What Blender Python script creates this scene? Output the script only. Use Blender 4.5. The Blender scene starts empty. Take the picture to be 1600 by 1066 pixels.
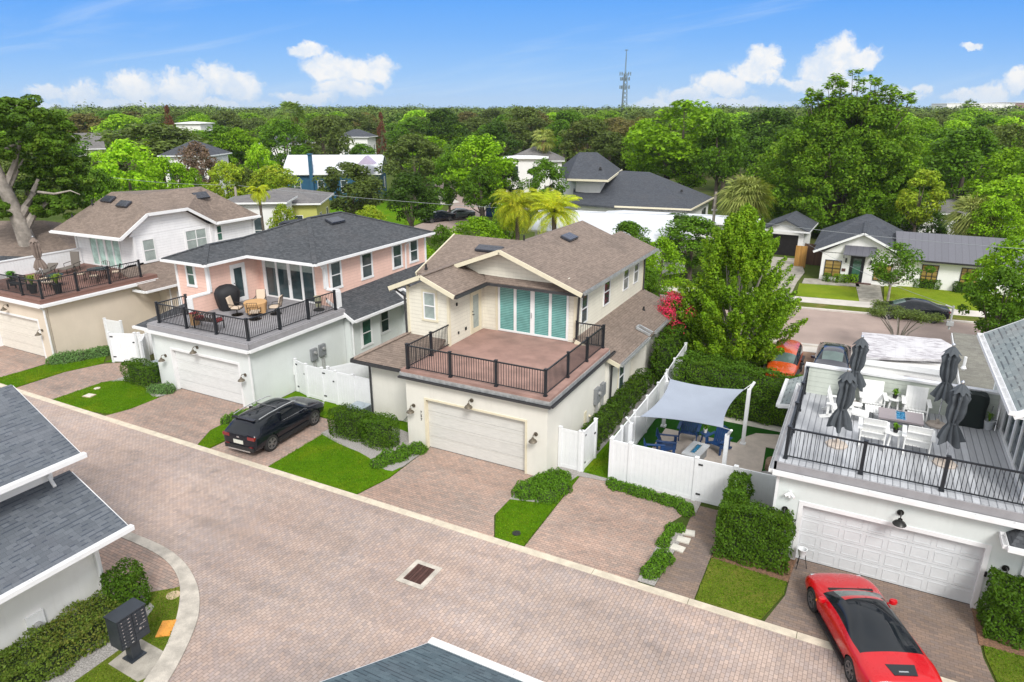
import bpy, bmesh, math, random
import numpy as np
from mathutils import Vector, Matrix
SC = bpy.context.scene
COL = SC.collection
rad = math.radians
# ------------------------------------------------------------------ camera
F_PX, HZ_PX, CAM_H = 1067.0, 172.0, 14.0
PITCH = math.atan((533 - HZ_PX) / F_PX)
YAW = math.atan2(585.0, F_PX / math.cos(PITCH))
cd = bpy.data.cameras.new('camera'); cam = bpy.data.objects.new('camera', cd); COL.objects.link(cam)
cam.location = (0, 0, CAM_H); cam.rotation_euler = (math.pi / 2 - PITCH, 0, YAW)
cd.sensor_width = 36; cd.lens = 36 * F_PX / 1600; cd.clip_end = 9000; cd.clip_start = 0.1
SC.camera = cam
SC.render.resolution_x, SC.render.resolution_y = 1024, 682
SC.view_settings.view_transform = 'Standard'; SC.view_settings.look = 'None'
SC.view_settings.exposure = 0.0; SC.view_settings.gamma = 1.0
# ------------------------------------------------------------------ world + sun
SUN_EL, SUN_AZ = rad(44), rad(140)      # azimuth measured from +Y clockwise
sd = (math.sin(SUN_AZ) * math.cos(SUN_EL), math.cos(SUN_AZ) * math.cos(SUN_EL), math.sin(SUN_EL))
sl = bpy.data.lights.new('sun', 'SUN'); sl.energy = 3.1; sl.angle = rad(18); sl.color = (1, .975, .94)
so = bpy.data.objects.new('sun', sl); COL.objects.link(so)
so.rotation_euler = Vector(sd).to_track_quat('Z', 'Y').to_euler(); so.location = (0, 0, 60)
W = bpy.data.worlds.new('World'); SC.world = W; W.use_nodes = True
nt = W.node_tree; nt.nodes.clear()
class NG:
    "tiny helper to write node maths"
    def __init__(s, nt): s.nt = nt
    def n(s, t, **k):
        x = s.nt.nodes.new(t)
        for a, b in k.items(): setattr(x, a, b)
        return x
    def put(s, sock, v):
        if hasattr(v, 'is_linked') or hasattr(v, 'links'): s.nt.links.new(v, sock)
        elif v is not None: sock.default_value = v
    def m(s, op, a, b=None, c=None, clamp=False):
        x = s.n('ShaderNodeMath', operation=op); x.use_clamp = clamp
        s.put(x.inputs[0], a); s.put(x.inputs[1], b)
        if c is not None: s.put(x.inputs[2], c)
        return x.outputs[0]
    def vm(s, op, a, b=None, out=0):
        x = s.n('ShaderNodeVectorMath', operation=op); s.put(x.inputs[0], a)
        if b is not None: s.put(x.inputs[1], b)
        return x.outputs[out]
    def mix(s, f, a, b, bt='MIX'):
        x = s.n('ShaderNodeMix', data_type='RGBA', blend_type=bt); s.put(x.inputs[0], f)
        s.put(x.inputs[6], a if not isinstance(a, tuple) else tuple(a[:3]) + (1,))
        s.put(x.inputs[7], b if not isinstance(b, tuple) else tuple(b[:3]) + (1,)); return x.outputs[2]
    def sstep(s, v, a, b, lo=0., hi=1.):
        x = s.n('ShaderNodeMapRange', interpolation_type='SMOOTHSTEP'); s.put(x.inputs[0], v)
        for i, q in zip((1, 2, 3, 4), (a, b, lo, hi)): s.put(x.inputs[i], q)
        return x.outputs[0]
    def noise(s, vec, scale, detail=4, rough=.55, dist=0., out=0):
        x = s.n('ShaderNodeTexNoise'); s.put(x.inputs['Vector'], vec)
        x.inputs['Scale'].default_value = scale; x.inputs['Detail'].default_value = detail
        x.inputs['Roughness'].default_value = rough; x.inputs['Distortion'].default_value = dist
        return x.outputs[out]
    def comb(s, x, y, z=0.):
        c = s.n('ShaderNodeCombineXYZ'); s.put(c.inputs[0], x); s.put(c.inputs[1], y); s.put(c.inputs[2], z); return c.outputs[0]
    def sep(s, v):
        c = s.n('ShaderNodeSeparateXYZ'); s.put(c.inputs[0], v); return c.outputs
def build_world():
    g = NG(nt)
    tc = g.n('ShaderNodeTexCoord').outputs['Generated']
    fw = (-math.sin(YAW), math.cos(YAW), 0); rt = (math.cos(YAW), math.sin(YAW), 0)
    d = g.vm('DOT_PRODUCT', tc, fw, 1); r = g.vm('DOT_PRODUCT', tc, rt, 1); z = g.sep(tc)[2]
    dd = g.m('MAXIMUM', d, 0.05)
    u = g.m('DIVIDE', r, dd); v = g.m('DIVIDE', z, dd)
    def uv(px, py):
        a = (533 - py) / F_PX                    # (v c + s)/(c - v s) = a
        c, s = math.cos(PITCH), math.sin(PITCH)
        vv = (a * c - s) / (c + a * s); dep = c - s * vv
        return (px - 800) / F_PX * dep, vv
    sky = g.n('ShaderNodeTexSky', sky_type='NISHITA'); sky.sun_disc = False
    sky.sun_elevation = SUN_EL; sky.sun_rotation = SUN_AZ; sky.dust_density = .6; sky.air_density = 1.2; sky.ozone_density = 3
    nish = g.mix(1.0, sky.outputs[0], (.1, .1, .1), 'MULTIPLY')
    # clear blue band seen below the added cloud deck
    cr = g.n('ShaderNodeValToRGB'); g.put(cr.inputs[0], g.m('DIVIDE', v, .22))
    e = cr.color_ramp.elements
    e[0].position = 0; e[0].color = (.40, .66, 1.0, 1); e[1].position = 1; e[1].color = (.055, .27, .95, 1)
    for p, c_ in ((.2, (.30, .58, 1.0)), (.42, (.18, .47, 1.0)), (.7, (.085, .375, 1.0))):
        q = cr.color_ramp.elements.new(p); q.color = c_ + (1,)
    blue = g.mix(.93, nish, cr.outputs[0])
    P = g.comb(u, v)
    warp = g.noise(g.vm('MULTIPLY', P, (1, 1.25, 1)), 16, 7, .62, 0, 1)
    wv = g.vm('SCALE', g.vm('SUBTRACT', warp, (.5, .5, .5)), None); wv.node.inputs[3].default_value = .052
    Pw = g.vm('ADD', P, wv)
    dens = None
    E = [(75,150,42,18),(130,146,50,26),(210,138,60,30),(285,138,60,30),(345,128,48,30),(378,135,40,32),(240,165,220,16),(60,172,70,10),
         (478,80,32,13),(510,105,45,28),(560,105,50,28),(590,108,30,22),(540,135,60,24),(480,150,70,12),
         (1195,90,34,26),(1180,112,50,26),(1130,135,60,24),(1075,148,60,18),(1020,160,60,14),(1140,165,130,14),
         (1310,80,42,30),(1345,88,40,24),(1290,105,50,34),(1300,135,90,24),(1250,130,50,16),(1400,150,60,14),
         (1500,152,40,16),(1545,148,42,24),(1590,128,30,26),(1570,165,120,10),(1523,75,24,6),(1440,138,20,9)]
    for px, py, a, b in E:
        cu, cv = uv(px, py); au = a * .92 / F_PX; bv = b * .88 / F_PX
        q = g.vm('MULTIPLY', g.vm('SUBTRACT', Pw, (cu, cv, 0)), (1 / au, 1 / bv, 0))
        t = g.m('SUBTRACT', 1.0, g.vm('LENGTH', q, None, 1))
        dens = t if dens is None else g.m('MAXIMUM', dens, t)
    tex = g.noise(P, 40, 6, .6)
    cm = g.sstep(g.m('ADD', dens, g.m('MULTIPLY', g.m('SUBTRACT', g.noise(Pw, 70, 6, .65), .5), 1.0)), .0, .52)
    tex2 = g.noise(Pw, 18, 3, .5)
    shade = g.m('ADD', g.m('MULTIPLY', tex, .55), g.m('MULTIPLY', tex2, .45))
    ccol = g.mix(g.sstep(shade, .38, .6), (.74, .83, .95), (1.0, .99, .97))
    lowfade = g.sstep(v, .0, .045, .55, 1.)
    cm = g.m('MULTIPLY', cm, g.m('MULTIPLY', lowfade, .96))
    # high cirrus streaks
    uu, vv_ = u, v
    cp = g.comb(g.m('ADD', g.m('MULTIPLY', u, 1.3), g.m('MULTIPLY', v, -1.2)), g.m('ADD', g.m('MULTIPLY', v, 9.), g.m('MULTIPLY', u, -1.2)), 3.7)
    ci = g.sstep(g.noise(cp, 2.6, 6, .6, .6), .50, .82)
    ci = g.m('MULTIPLY', ci, .3)
    haze = g.sstep(v, .0, .05, .12, 0.)
    c1 = g.mix(ci, blue, (.80, .90, 1.0))
    c1 = g.mix(haze, c1, (.72, .86, 1.0))
    front = g.mix(cm, c1, ccol)
    # bright cloud deck added out of view, overhead and behind, for soft neutral light
    fill_deck_n = g.noise(tc, 2.2, 5, .6)
    dk = g.mix(g.sstep(fill_deck_n, .35, .7), (1.16, 1.19, 1.24), (1.56, 1.55, 1.53))
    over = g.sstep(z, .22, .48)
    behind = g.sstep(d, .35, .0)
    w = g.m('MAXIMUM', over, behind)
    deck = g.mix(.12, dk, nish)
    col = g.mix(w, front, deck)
    below = g.sstep(z, -.02, -.12)
    col = g.mix(below, col, (.12, .15, .09))
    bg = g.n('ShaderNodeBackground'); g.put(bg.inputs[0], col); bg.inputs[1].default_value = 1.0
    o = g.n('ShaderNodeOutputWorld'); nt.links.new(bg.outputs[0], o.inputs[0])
build_world()
W.cycles.sampling_method = 'MANUAL'; W.cycles.sample_map_resolution = 512
# ------------------------------------------------------------------ pixel ray helper (used to read real positions)
def cam_axes():
    f = Vector((-math.sin(YAW) * math.cos(PITCH), math.cos(YAW) * math.cos(PITCH), -math.sin(PITCH)))
    r = Vector((math.cos(YAW), math.sin(YAW), 0)); return r, r.cross(f), f
_r, _u, _f = cam_axes()
def ray(px, py): return _f + _r * ((px - 800) / F_PX) - _u * ((py - 533) / F_PX)
def at_dist(px, py, D):
    "world point on the ray at horizontal distance D"
    d = ray(px, py); t = D / math.hypot(d.x, d.y); return Vector((d.x * t, d.y * t, CAM_H + d.z * t))
def at(px, py, z=0.):
    d = ray(px, py); t = (z - CAM_H) / d.z; return Vector((d.x * t, d.y * t, z))
# ------------------------------------------------------------------ mesh builder
OFF = {}
SPLIT = {'corner_board', 'half_wall', 'half_wall_cap', 'rake_board', 'fascia', 'outlet_box', 'soffit', 'parapet_cap', 'wall', 'wing_wall', 'deck_fascia', 'brace'}
class MB:
    def __init__(s, M=None): s.v = []; s.f = []; s.M = M; s.b = []
    def add(s, vs, fs):
        b = len(s.v); s.b.append((b, len(s.f)))
        if s.M is not None: vs = [tuple(s.M @ Vector(p)) for p in vs]
        s.v += [tuple(p) for p in vs]; s.f += [tuple(b + i for i in f) for f in fs]; return s
    def box(s, x0, x1, y0, y1, z0, z1):
        if x0 > x1: x0, x1 = x1, x0
        if y0 > y1: y0, y1 = y1, y0
        return s.add([(x0,y0,z0),(x1,y0,z0),(x1,y1,z0),(x0,y1,z0),(x0,y0,z1),(x1,y0,z1),(x1,y1,z1),(x0,y1,z1)],
                     [(0,3,2,1),(4,5,6,7),(0,1,5,4),(1,2,6,5),(2,3,7,6),(3,0,4,7)])
    def bar(s, a, b, w, h=None, up=(0, 0, 1)):
        "rectangular bar from a to b"
        h = h or w; a = Vector(a); b = Vector(b); d = (b - a).normalized(); upv = Vector(up)
        if abs(d.dot(upv)) > .97: upv = Vector((0, 1, 0))
        r = d.cross(upv).normalized() * (w / 2); q = r.cross(d).normalized() * (h / 2)
        vs = [a - r - q, a + r - q, a + r + q, a - r + q, b - r - q, b + r - q, b + r + q, b - r + q]
        return s.add(vs, [(0,1,2,3),(7,6,5,4),(0,4,5,1),(1,5,6,2),(2,6,7,3),(3,7,4,0)])
    def tube(s, pts, r, n=8, caps=True):
        pts = [Vector(p) for p in pts]; k = len(pts)
        R = r if isinstance(r, (list, tuple)) else [r] * k
        vs = []; ref = Vector((0.13, .37, .92))
        for i, p in enumerate(pts):
            d = (pts[min(i + 1, k - 1)] - pts[max(i - 1, 0)]).normalized()
            a = d.cross(ref)
            if a.length < .15: a = d.cross(Vector((1, 0, 0)))
            a.normalize(); b = d.cross(a)
            for j in range(n):
                t = 2 * math.pi * j / n; vs.append(p + (a * math.cos(t) + b * math.sin(t)) * R[i])
        fs = [(i * n + j, i * n + (j + 1) % n, (i + 1) * n + (j + 1) % n, (i + 1) * n + j) for i in range(k - 1) for j in range(n)]
        if caps: fs += [tuple(range(n - 1, -1, -1)), tuple(range((k - 1) * n, k * n))]
        return s.add(vs, fs)
    def lathe(s, c, prof, n=16, sx=1., sy=1.):
        vs = []
        for r, z in prof:
            for j in range(n):
                t = 2 * math.pi * j / n; vs.append((c[0] + r * sx * math.cos(t), c[1] + r * sy * math.sin(t), c[2] + z))
        k = len(prof)
        fs = [(i * n + j, i * n + (j + 1) % n, (i + 1) * n + (j + 1) % n, (i + 1) * n + j) for i in range(k - 1) for j in range(n)]
        fs += [tuple(range(n - 1, -1, -1)), tuple(range((k - 1) * n, k * n))]
        return s.add(vs, fs)
    def poly(s, pts): return s.add(pts, [tuple(range(len(pts)))])
    def slab(s, pts, t=.14, up=(0, 0, 1)):
        "plate whose top is pts, thickness t downwards"
        n = len(pts); u = Vector(up) * t
        lo = [tuple(Vector(p) - u) for p in pts]
        fs = [tuple(range(n)), tuple(range(2 * n - 1, n - 1, -1))] + [(i, n + i, n + (i + 1) % n, (i + 1) % n) for i in range(n)]
        return s.add(list(pts) + lo, fs)
    def prism(s, poly, z0, z1):
        n = len(poly); vs = [(x, y, z0) for x, y in poly] + [(x, y, z1) for x, y in poly]
        return s.add(vs, [tuple(range(n - 1, -1, -1)), tuple(range(n, 2 * n))] + [(i, (i + 1) % n, n + (i + 1) % n, n + i) for i in range(n)])
    def build(s, name, mat, parent=None, smooth=False, label=None, off=None, recalc=True, world=None):
        if name in SPLIT:
            # every added piece of these kinds becomes a part of its own
            ob = None; bounds = s.b + [(len(s.v), len(s.f))]
            if len(s.b) > 1:
                for (v0, f0), (v1, f1) in zip(bounds[:-1], bounds[1:]):
                    q = MB(); q.v = s.v[v0:v1]; q.f = [tuple(i - v0 for i in f) for f in s.f[f0:f1]]; ob = q.build(name, mat, parent, smooth, label, off, recalc)
                return ob
        o_ = Vector(off) if off is not None else (OFF.get(parent.name, Vector()) if parent else Vector())
        me = bpy.data.meshes.new(name)
        me.from_pydata([(x - o_.x, y - o_.y, z - o_.z) for x, y, z in s.v], [], s.f); me.update()
        if recalc:
            bm = bmesh.new(); bm.from_mesh(me); bmesh.ops.recalc_face_normals(bm, faces=bm.faces); bm.to_mesh(me); bm.free()
        plane_uv(me, o_)
        if smooth:
            me.polygons.foreach_set('use_smooth', [True] * len(me.polygons))
            try: me.set_sharp_from_angle(angle=rad(38))
            except Exception: pass
        if mat: me.materials.append(mat)
        ob = bpy.data.objects.new(name, me); COL.objects.link(ob)
        if parent: ob.parent = parent; OFF[ob.name] = o_
        else:
            OFF[ob.name] = o_; ob.location = o_
        if label: ob['label'] = label
        return ob
def plane_uv(me, off):
    "metric uv for each face: u horizontal in the face's plane, v up its slope"
    uvl = me.uv_layers.new(name='UVMap').data
    vs = me.vertices
    for p in me.polygons:
        n = p.normal
        if abs(n.z) > .985: U = Vector((1, 0, 0)); V = Vector((0, 1, 0))
        else: U = Vector((-n.y, n.x, 0)).normalized(); V = n.cross(U)
        if V.z < 0: V = -V
        for li in p.loop_indices:
            c = vs[me.loops[li].vertex_index].co + off
            uvl[li].uv = (c.dot(U), c.dot(V))
def T(name, label, cat, loc=(0, 0, 0), group=None, rz=0., local=False, kind=None):
    o = bpy.data.objects.new(name, None); COL.objects.link(o); o.location = loc; o.rotation_euler.z = rz
    o.empty_display_size = .3
    o['label'] = label; o['category'] = cat
    if group: o['group'] = group
    if kind: o['kind'] = kind
    OFF[o.name] = Vector() if local else Vector(loc)
    return o
def tag(o, label=None, cat=None, group=None, kind=None):
    for k, v in (('label', label), ('category', cat), ('group', group), ('kind', kind)):
        if v: o[k] = v
    return o
def copy_tree(o, loc=None, rz=None, label=None, parent=None, group=None):
    c = o.copy(); COL.objects.link(c); c.parent = parent
    if loc is not None: c.location = loc
    if rz is not None: c.rotation_euler.z = rz
    if label: c['label'] = label
    if group: c['group'] = group
    for ch in o.children: copy_tree(ch, parent=c)
    return c
def fr(o, deg=0): return Matrix.Translation(Vector(o)) @ Matrix.Rotation(rad(deg), 4, 'Z')
# ------------------------------------------------------------------ materials
MATS = {}
DK = .92
def dk_(*cs): return tuple(tuple(x * DK for x in hexlin(c)) for c in cs)
def _new(name):
    m = bpy.data.materials.new(name); m.use_nodes = True; g = NG(m.node_tree); b = m.node_tree.nodes['Principled BSDF']
    MATS[name] = m; return m, g, b
def hexlin(c):
    if isinstance(c, str):
        c = [int(c[i:i + 2], 16) / 255 for i in (0, 2, 4)]
        return tuple(x / 12.92 if x <= .04045 else ((x + .055) / 1.055) ** 2.4 for x in c)
    return c
def basic(name, col, rough=.6, metal=0., var=.08, scale=3., spec=.5, bump=0., bscale=60, coat=0., fine=0.):
    m, g, b = _new(name); col = hexlin(col)
    tc = g.n('ShaderNodeTexCoord').outputs['Object']
    c = tuple(col) + (1,)
    if var:
        n1 = g.noise(tc, scale, 5, .6)
        f = g.sstep(n1, .3, .7, 1 - var, 1 + var * .6)
        cc = g.mix(1., c, g.comb(f, f, f), 'MULTIPLY')
        if fine:
            n2 = g.noise(tc, 45, 2, .6); f2 = g.sstep(n2, .3, .7, 1 - fine, 1 + fine)
            cc = g.mix(1., cc, g.comb(f2, f2, f2), 'MULTIPLY')
        g.put(b.inputs['Base Color'], cc)
        g.put(b.inputs['Roughness'], g.sstep(n1, .3, .7, max(rough - .06, .02), min(rough + .08, 1)))
    else:
        b.inputs['Base Color'].default_value = c; b.inputs['Roughness'].default_value = rough
    b.inputs['Metallic'].default_value = metal; b.inputs['Specular IOR Level'].default_value = spec
    if coat: b.inputs['Coat Weight'].default_value = coat; b.inputs['Coat Roughness'].default_value = .04
    if bump:
        bn = g.n('ShaderNodeBump'); bn.inputs['Strength'].default_value = bump; bn.inputs['Distance'].default_value = .01
        g.put(bn.inputs['Height'], g.noise(tc, bscale, 3, .6)); g.put(b.inputs['Normal'], bn.outputs[0])
    return m
def UVn(g): return g.n('ShaderNodeUVMap').outputs[0]
def siding(name, col, lap=.18, dark=.62, var=.05):
    m, g, b = _new(name); col = hexlin(col)
    uv = UVn(g); v = g.sep(uv)[1]; fv = g.m('FRACT', g.m('DIVIDE', v, lap))
    line = g.sstep(fv, .0, .10, 1., 0.)
    tc = g.n('ShaderNodeTexCoord').outputs['Object']
    n1 = g.noise(tc, 1.2, 5, .6); f = g.sstep(n1, .3, .7, 1 - var, 1 + var * .5)
    streak = g.noise(g.vm('MULTIPLY', uv, (2.5, .35, 1)), 3, 4, .6); f2 = g.sstep(streak, .35, .75, 1.0, .94)
    f = g.m('MULTIPLY', f, f2)
    c = g.mix(1., tuple(col) + (1,), g.comb(f, f, f), 'MULTIPLY')
    c = g.mix(g.m('MULTIPLY', line, 1 - dark), c, tuple(x * .35 for x in col))
    g.put(b.inputs['Base Color'], c); b.inputs['Roughness'].default_value = .62
    bn = g.n('ShaderNodeBump'); bn.inputs['Strength'].default_value = .6; bn.inputs['Distance'].default_value = .02
    g.put(bn.inputs['Height'], g.m('SUBTRACT', 1., fv)); g.put(b.inputs['Normal'], bn.outputs[0])
    return m
def stucco(name, col, var=.05, stain=(.55, .47, .33), st=.25):
    m, g, b = _new(name); col = hexlin(col)
    uv = UVn(g); tc = g.n('ShaderNodeTexCoord').outputs['Object']
    n1 = g.noise(tc, .8, 6, .62); f = g.sstep(n1, .3, .7, 1 - var, 1 + var * .5)
    c = g.mix(1., tuple(col) + (1,), g.comb(f, f, f), 'MULTIPLY')
    z = g.sep(g.n('ShaderNodeNewGeometry').outputs['Position'])[2]
    low = g.sstep(z, .0, .9, 1., 0.)
    sn = g.sstep(g.noise(g.vm('MULTIPLY', uv, (1, .4, 1)), 2.2, 5, .65), .42, .72)
    c = g.mix(g.m('MULTIPLY', g.m('MULTIPLY', low, sn), st), c, stain)
    dn = g.sstep(g.noise(g.vm('MULTIPLY', uv, (3.5, .25, 1)), 2.0, 4, .6), .5, .85)
    c = g.mix(g.m('MULTIPLY', dn, .10), c, tuple(x * .5 for x in stain))
    g.put(b.inputs['Base Color'], c); b.inputs['Roughness'].default_value = .85
    bn = g.n('ShaderNodeBump'); bn.inputs['Strength'].default_value = .25; bn.inputs['Distance'].default_value = .01
    g.put(bn.inputs['Height'], g.noise(tc, 55, 3, .7)); g.put(b.inputs['Normal'], bn.outputs[0])
    return m
def shingle(name, cA, cB, cD, w=.30, h=.145, dirt=(.05, .045, .04), da=.35, contrast=1.):
    m, g, b = _new(name); cA, cB, cD = dk_(cA, cB, cD)
    uv = UVn(g)
    wob = g.noise(uv, .7, 2, .5, 0, 1)
    uvw = g.vm('ADD', uv, g.vm('MULTIPLY', g.vm('SUBTRACT', wob, (.5, .5, .5)), (.15, .03, 0)))
    br = g.n('ShaderNodeTexBrick'); g.put(br.inputs['Vector'], uvw)
    br.inputs['Scale'].default_value = 1; br.inputs['Brick Width'].default_value = w; br.inputs['Row Height'].default_value = h
    br.inputs['Mortar Size'].default_value = .004; br.inputs['Mortar Smooth'].default_value = .3; br.inputs['Bias'].default_value = -.1
    br.offset = .37; br.squash = .7; br.squash_frequency = 3
    br.inputs['Color1'].default_value = tuple(cA) + (1,); br.inputs['Color2'].default_value = tuple(cB) + (1,); br.inputs['Mortar'].default_value = tuple(x * .72 for x in cB) + (1,)
    # dark tabs: second irregular brick lattice marks darker laminated tabs just above each course line
    b2 = g.n('ShaderNodeTexBrick'); g.put(b2.inputs['Vector'], g.vm('ADD', uvw, (.11, 0, 0)))
    b2.inputs['Scale'].default_value = 1; b2.inputs['Brick Width'].default_value = w * .5; b2.inputs['Row Height'].default_value = h
    b2.inputs['Mortar Size'].default_value = 0; b2.inputs['Color1'].default_value = (0, 0, 0, 1); b2.inputs['Color2'].default_value = (1, 1, 1, 1)
    b2.offset = .61; b2.squash = 1.5; b2.squash_frequency = 2
    rv = g.sep(b2.outputs[0])[0]
    tab = g.m('GREATER_THAN', rv, .58)
    fv = g.m('FRACT', g.m('DIVIDE', g.sep(uvw)[1], h)); edge = g.sstep(fv, .12, .36, 1., 0.)
    c = g.mix(g.m('MULTIPLY', g.m('MULTIPLY', tab, edge), min(.95, .7 * contrast)), br.outputs[0], tuple(cD))
    n1 = g.noise(uv, .45, 5, .65); c = g.mix(g.m('MULTIPLY', g.sstep(n1, .45, .75), da), c, dirt)
    sp = g.noise(uv, 60, 2, .6); f = g.sstep(sp, .3, .7, .80, 1.2)
    c = g.mix(1., c, g.comb(f, f, f), 'MULTIPLY')
    g.put(b.inputs['Base Color'], c); b.inputs['Roughness'].default_value = .92; b.inputs['Specular IOR Level'].default_value = .25
    bn = g.n('ShaderNodeBump'); bn.inputs['Strength'].default_value = .7; bn.inputs['Distance'].default_value = .02
    g.put(bn.inputs['Height'], g.m('ADD', g.m('SUBTRACT', 1., fv), g.m('MULTIPLY', tab, .6))); g.put(b.inputs['Normal'], bn.outputs[0])
    return m
def pavers(name, c1, c2, cg, w=.21, h=.105, rot=0., stain=.35, scale_patch=.35, mort=.006):
    m, g, b = _new(name); c1, c2, cg = dk_(c1, c2, cg)
    uv = UVn(g)
    if rot:
        mp = g.n('ShaderNodeMapping'); g.put(mp.inputs[0], uv); mp.inputs['Rotation'].default_value = (0, 0, rad(rot)); uvr = mp.outputs[0]
    else: uvr = uv
    wob = g.noise(uv, .25, 2, .5, 0, 1); uvr = g.vm('ADD', uvr, g.vm('MULTIPLY', g.vm('SUBTRACT', wob, (.5, .5, .5)), (.05, .05, 0)))
    def brick(a, bb, mo, off=.5):
        br = g.n('ShaderNodeTexBrick'); g.put(br.inputs['Vector'], uvr)
        br.inputs['Scale'].default_value = 1; br.inputs['Brick Width'].default_value = w; br.inputs['Row Height'].default_value = h
        br.inputs['Mortar Size'].default_value = mort; br.inputs['Mortar Smooth'].default_value = .4; br.offset = off
        br.inputs['Color1'].default_value = a; br.inputs['Color2'].default_value = bb; br.inputs['Mortar'].default_value = mo; return br
    rnd = brick((0, 0, 0, 1), (1, 1, 1, 1), (.5, .5, .5, 1)); rr = g.sep(rnd.outputs[0])[0]; mo = rnd.outputs[1]
    patch = g.noise(uv, scale_patch, 5, .6, .3)
    # hue of each stone: mixes by its random value, shifted by broad patches laid from different pallets
    t = g.m('ADD', g.m('MULTIPLY', rr, .55), g.m('ADD', .1, g.m('MULTIPLY', g.m('SUBTRACT', patch, .5), 1.1)))
    c = g.mix(g.sstep(t, .05, .75), tuple(c1), tuple(c2))
    vr = g.m('FRACT', g.m('MULTIPLY', rr, 7.31)); f = g.m('ADD', .91, g.m('MULTIPLY', vr, .18)); c = g.mix(1., c, g.comb(f, f, f), 'MULTIPLY')
    c = g.mix(g.m('MULTIPLY', mo, .85), c, tuple(cg))
    s1 = g.sstep(g.noise(uv, .75, 7, .72, .5), .52, .70); c = g.mix(g.m('MULTIPLY', s1, stain), c, (.13, .115, .11))
    s2 = g.sstep(g.noise(g.vm('ADD', uv, (31, 7, 0)), .16, 4, .6), .35, .7, .88, 1.08); c = g.mix(1., c, g.comb(s2, s2, s2), 'MULTIPLY')
    sp = g.noise(uv, 70, 2, .6); f = g.sstep(sp, .3, .7, .90, 1.1); c = g.mix(1., c, g.comb(f, f, f), 'MULTIPLY')
    tr = g.sstep(g.noise(g.vm('MULTIPLY', uv, (.09, 1.1, 1)), 1.3, 4, .6), .35, .7, 1.05, .90); c = g.mix(1., c, g.comb(tr, tr, tr), 'MULTIPLY')   # worn wheel lines
    warm = g.sstep(g.noise(g.vm('ADD', uv, (5, 50, 0)), .3, 4, .6), .35, .7); c = g.mix(g.m('MULTIPLY', warm, .4), c, g.mix(1., c, (1.05, .95, .90), 'MULTIPLY'))
    g.put(b.inputs['Base Color'], c); b.inputs['Roughness'].default_value = .88; b.inputs['Specular IOR Level'].default_value = .3
    bn = g.n('ShaderNodeBump'); bn.inputs['Strength'].default_value = .5; bn.inputs['Distance'].default_value = .01
    g.put(bn.inputs['Height'], g.m('SUBTRACT', 1., mo)); g.put(b.inputs['Normal'], bn.outputs[0])
    return m
def lawnmat(name, cA, cB, cY, yel=.35, sc=1.):
    yel = min(1, yel * 1.25)
    m, g, b = _new(name); cA, cB, cY = dk_(cA, cB, cY); uv = UVn(g)
    n1 = g.noise(uv, 1.1 * sc, 6, .7); n2 = g.noise(uv, 26, 3, .7); n3 = g.noise(uv, .5 * sc, 4, .65, .4); n4 = g.noise(g.vm('MULTIPLY', uv, (1., .45, 1)), 90, 2, .6)
    c = g.mix(g.sstep(n1, .3, .7), tuple(cA), tuple(cB)); c = g.mix(g.m('MULTIPLY', g.sstep(n3, .48, .72), yel), c, tuple(cY))
    f = g.m('MULTIPLY', g.sstep(n2, .25, .75, .62, 1.38), g.sstep(n4, .25, .75, .68, 1.32)); c = g.mix(1., c, g.comb(f, f, f), 'MULTIPLY')
    g.put(b.inputs['Base Color'], c); b.inputs['Roughness'].default_value = .95; b.inputs['Specular IOR Level'].default_value = .04
    bn = g.n('ShaderNodeBump'); bn.inputs['Strength'].default_value = .9; bn.inputs['Distance'].default_value = .03
    g.put(bn.inputs['Height'], g.m('ADD', n2, n4)); g.put(b.inputs['Normal'], bn.outputs[0])
    return m
def leafmat(name, col, var=.35, yellow=(.35, .33, .05), ya=.15, trans=.25, rough=.5):
    m, g, b = _new(name); col, yellow = dk_(col, yellow)
    gi = g.n('ShaderNodeNewGeometry').outputs['Random Per Island']; oi = g.n('ShaderNodeObjectInfo').outputs['Random']
    tc = g.n('ShaderNodeTexCoord').outputs['Object']; big = g.noise(tc, .55, 3, .6)
    t = g.m('ADD', g.m('MULTIPLY', gi, .6), g.m('MULTIPLY', g.m('SUBTRACT', big, .5), 1.4))
    f = g.m('ADD', 1 - var, g.m('MULTIPLY', g.m('FRACT', g.m('MULTIPLY', gi, 5.7)), 2 * var)); f = g.m('MULTIPLY', f, g.m('ADD', .85, g.m('MULTIPLY', oi, .3)))
    c = g.mix(g.m('MULTIPLY', g.sstep(t, .25, .85), ya), tuple(col), yellow)
    c = g.mix(1., c, g.comb(f, f, f), 'MULTIPLY')
    g.put(b.inputs['Base Color'], c); b.inputs['Roughness'].default_value = rough; b.inputs['Specular IOR Level'].default_value = .12
    if trans:
        tr = g.n('ShaderNodeBsdfTranslucent'); g.put(tr.inputs[0], g.mix(1., c, (1.4, 1.4, .3), 'MULTIPLY'))
        mx = g.n('ShaderNodeMixShader'); mx.inputs[0].default_value = trans
        out = m.node_tree.nodes['Material Output']; m.node_tree.links.new(b.outputs[0], mx.inputs[1]); m.node_tree.links.new(tr.outputs[0], mx.inputs[2])
        m.node_tree.links.new(mx.outputs[0], out.inputs[0])
    return m
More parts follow.
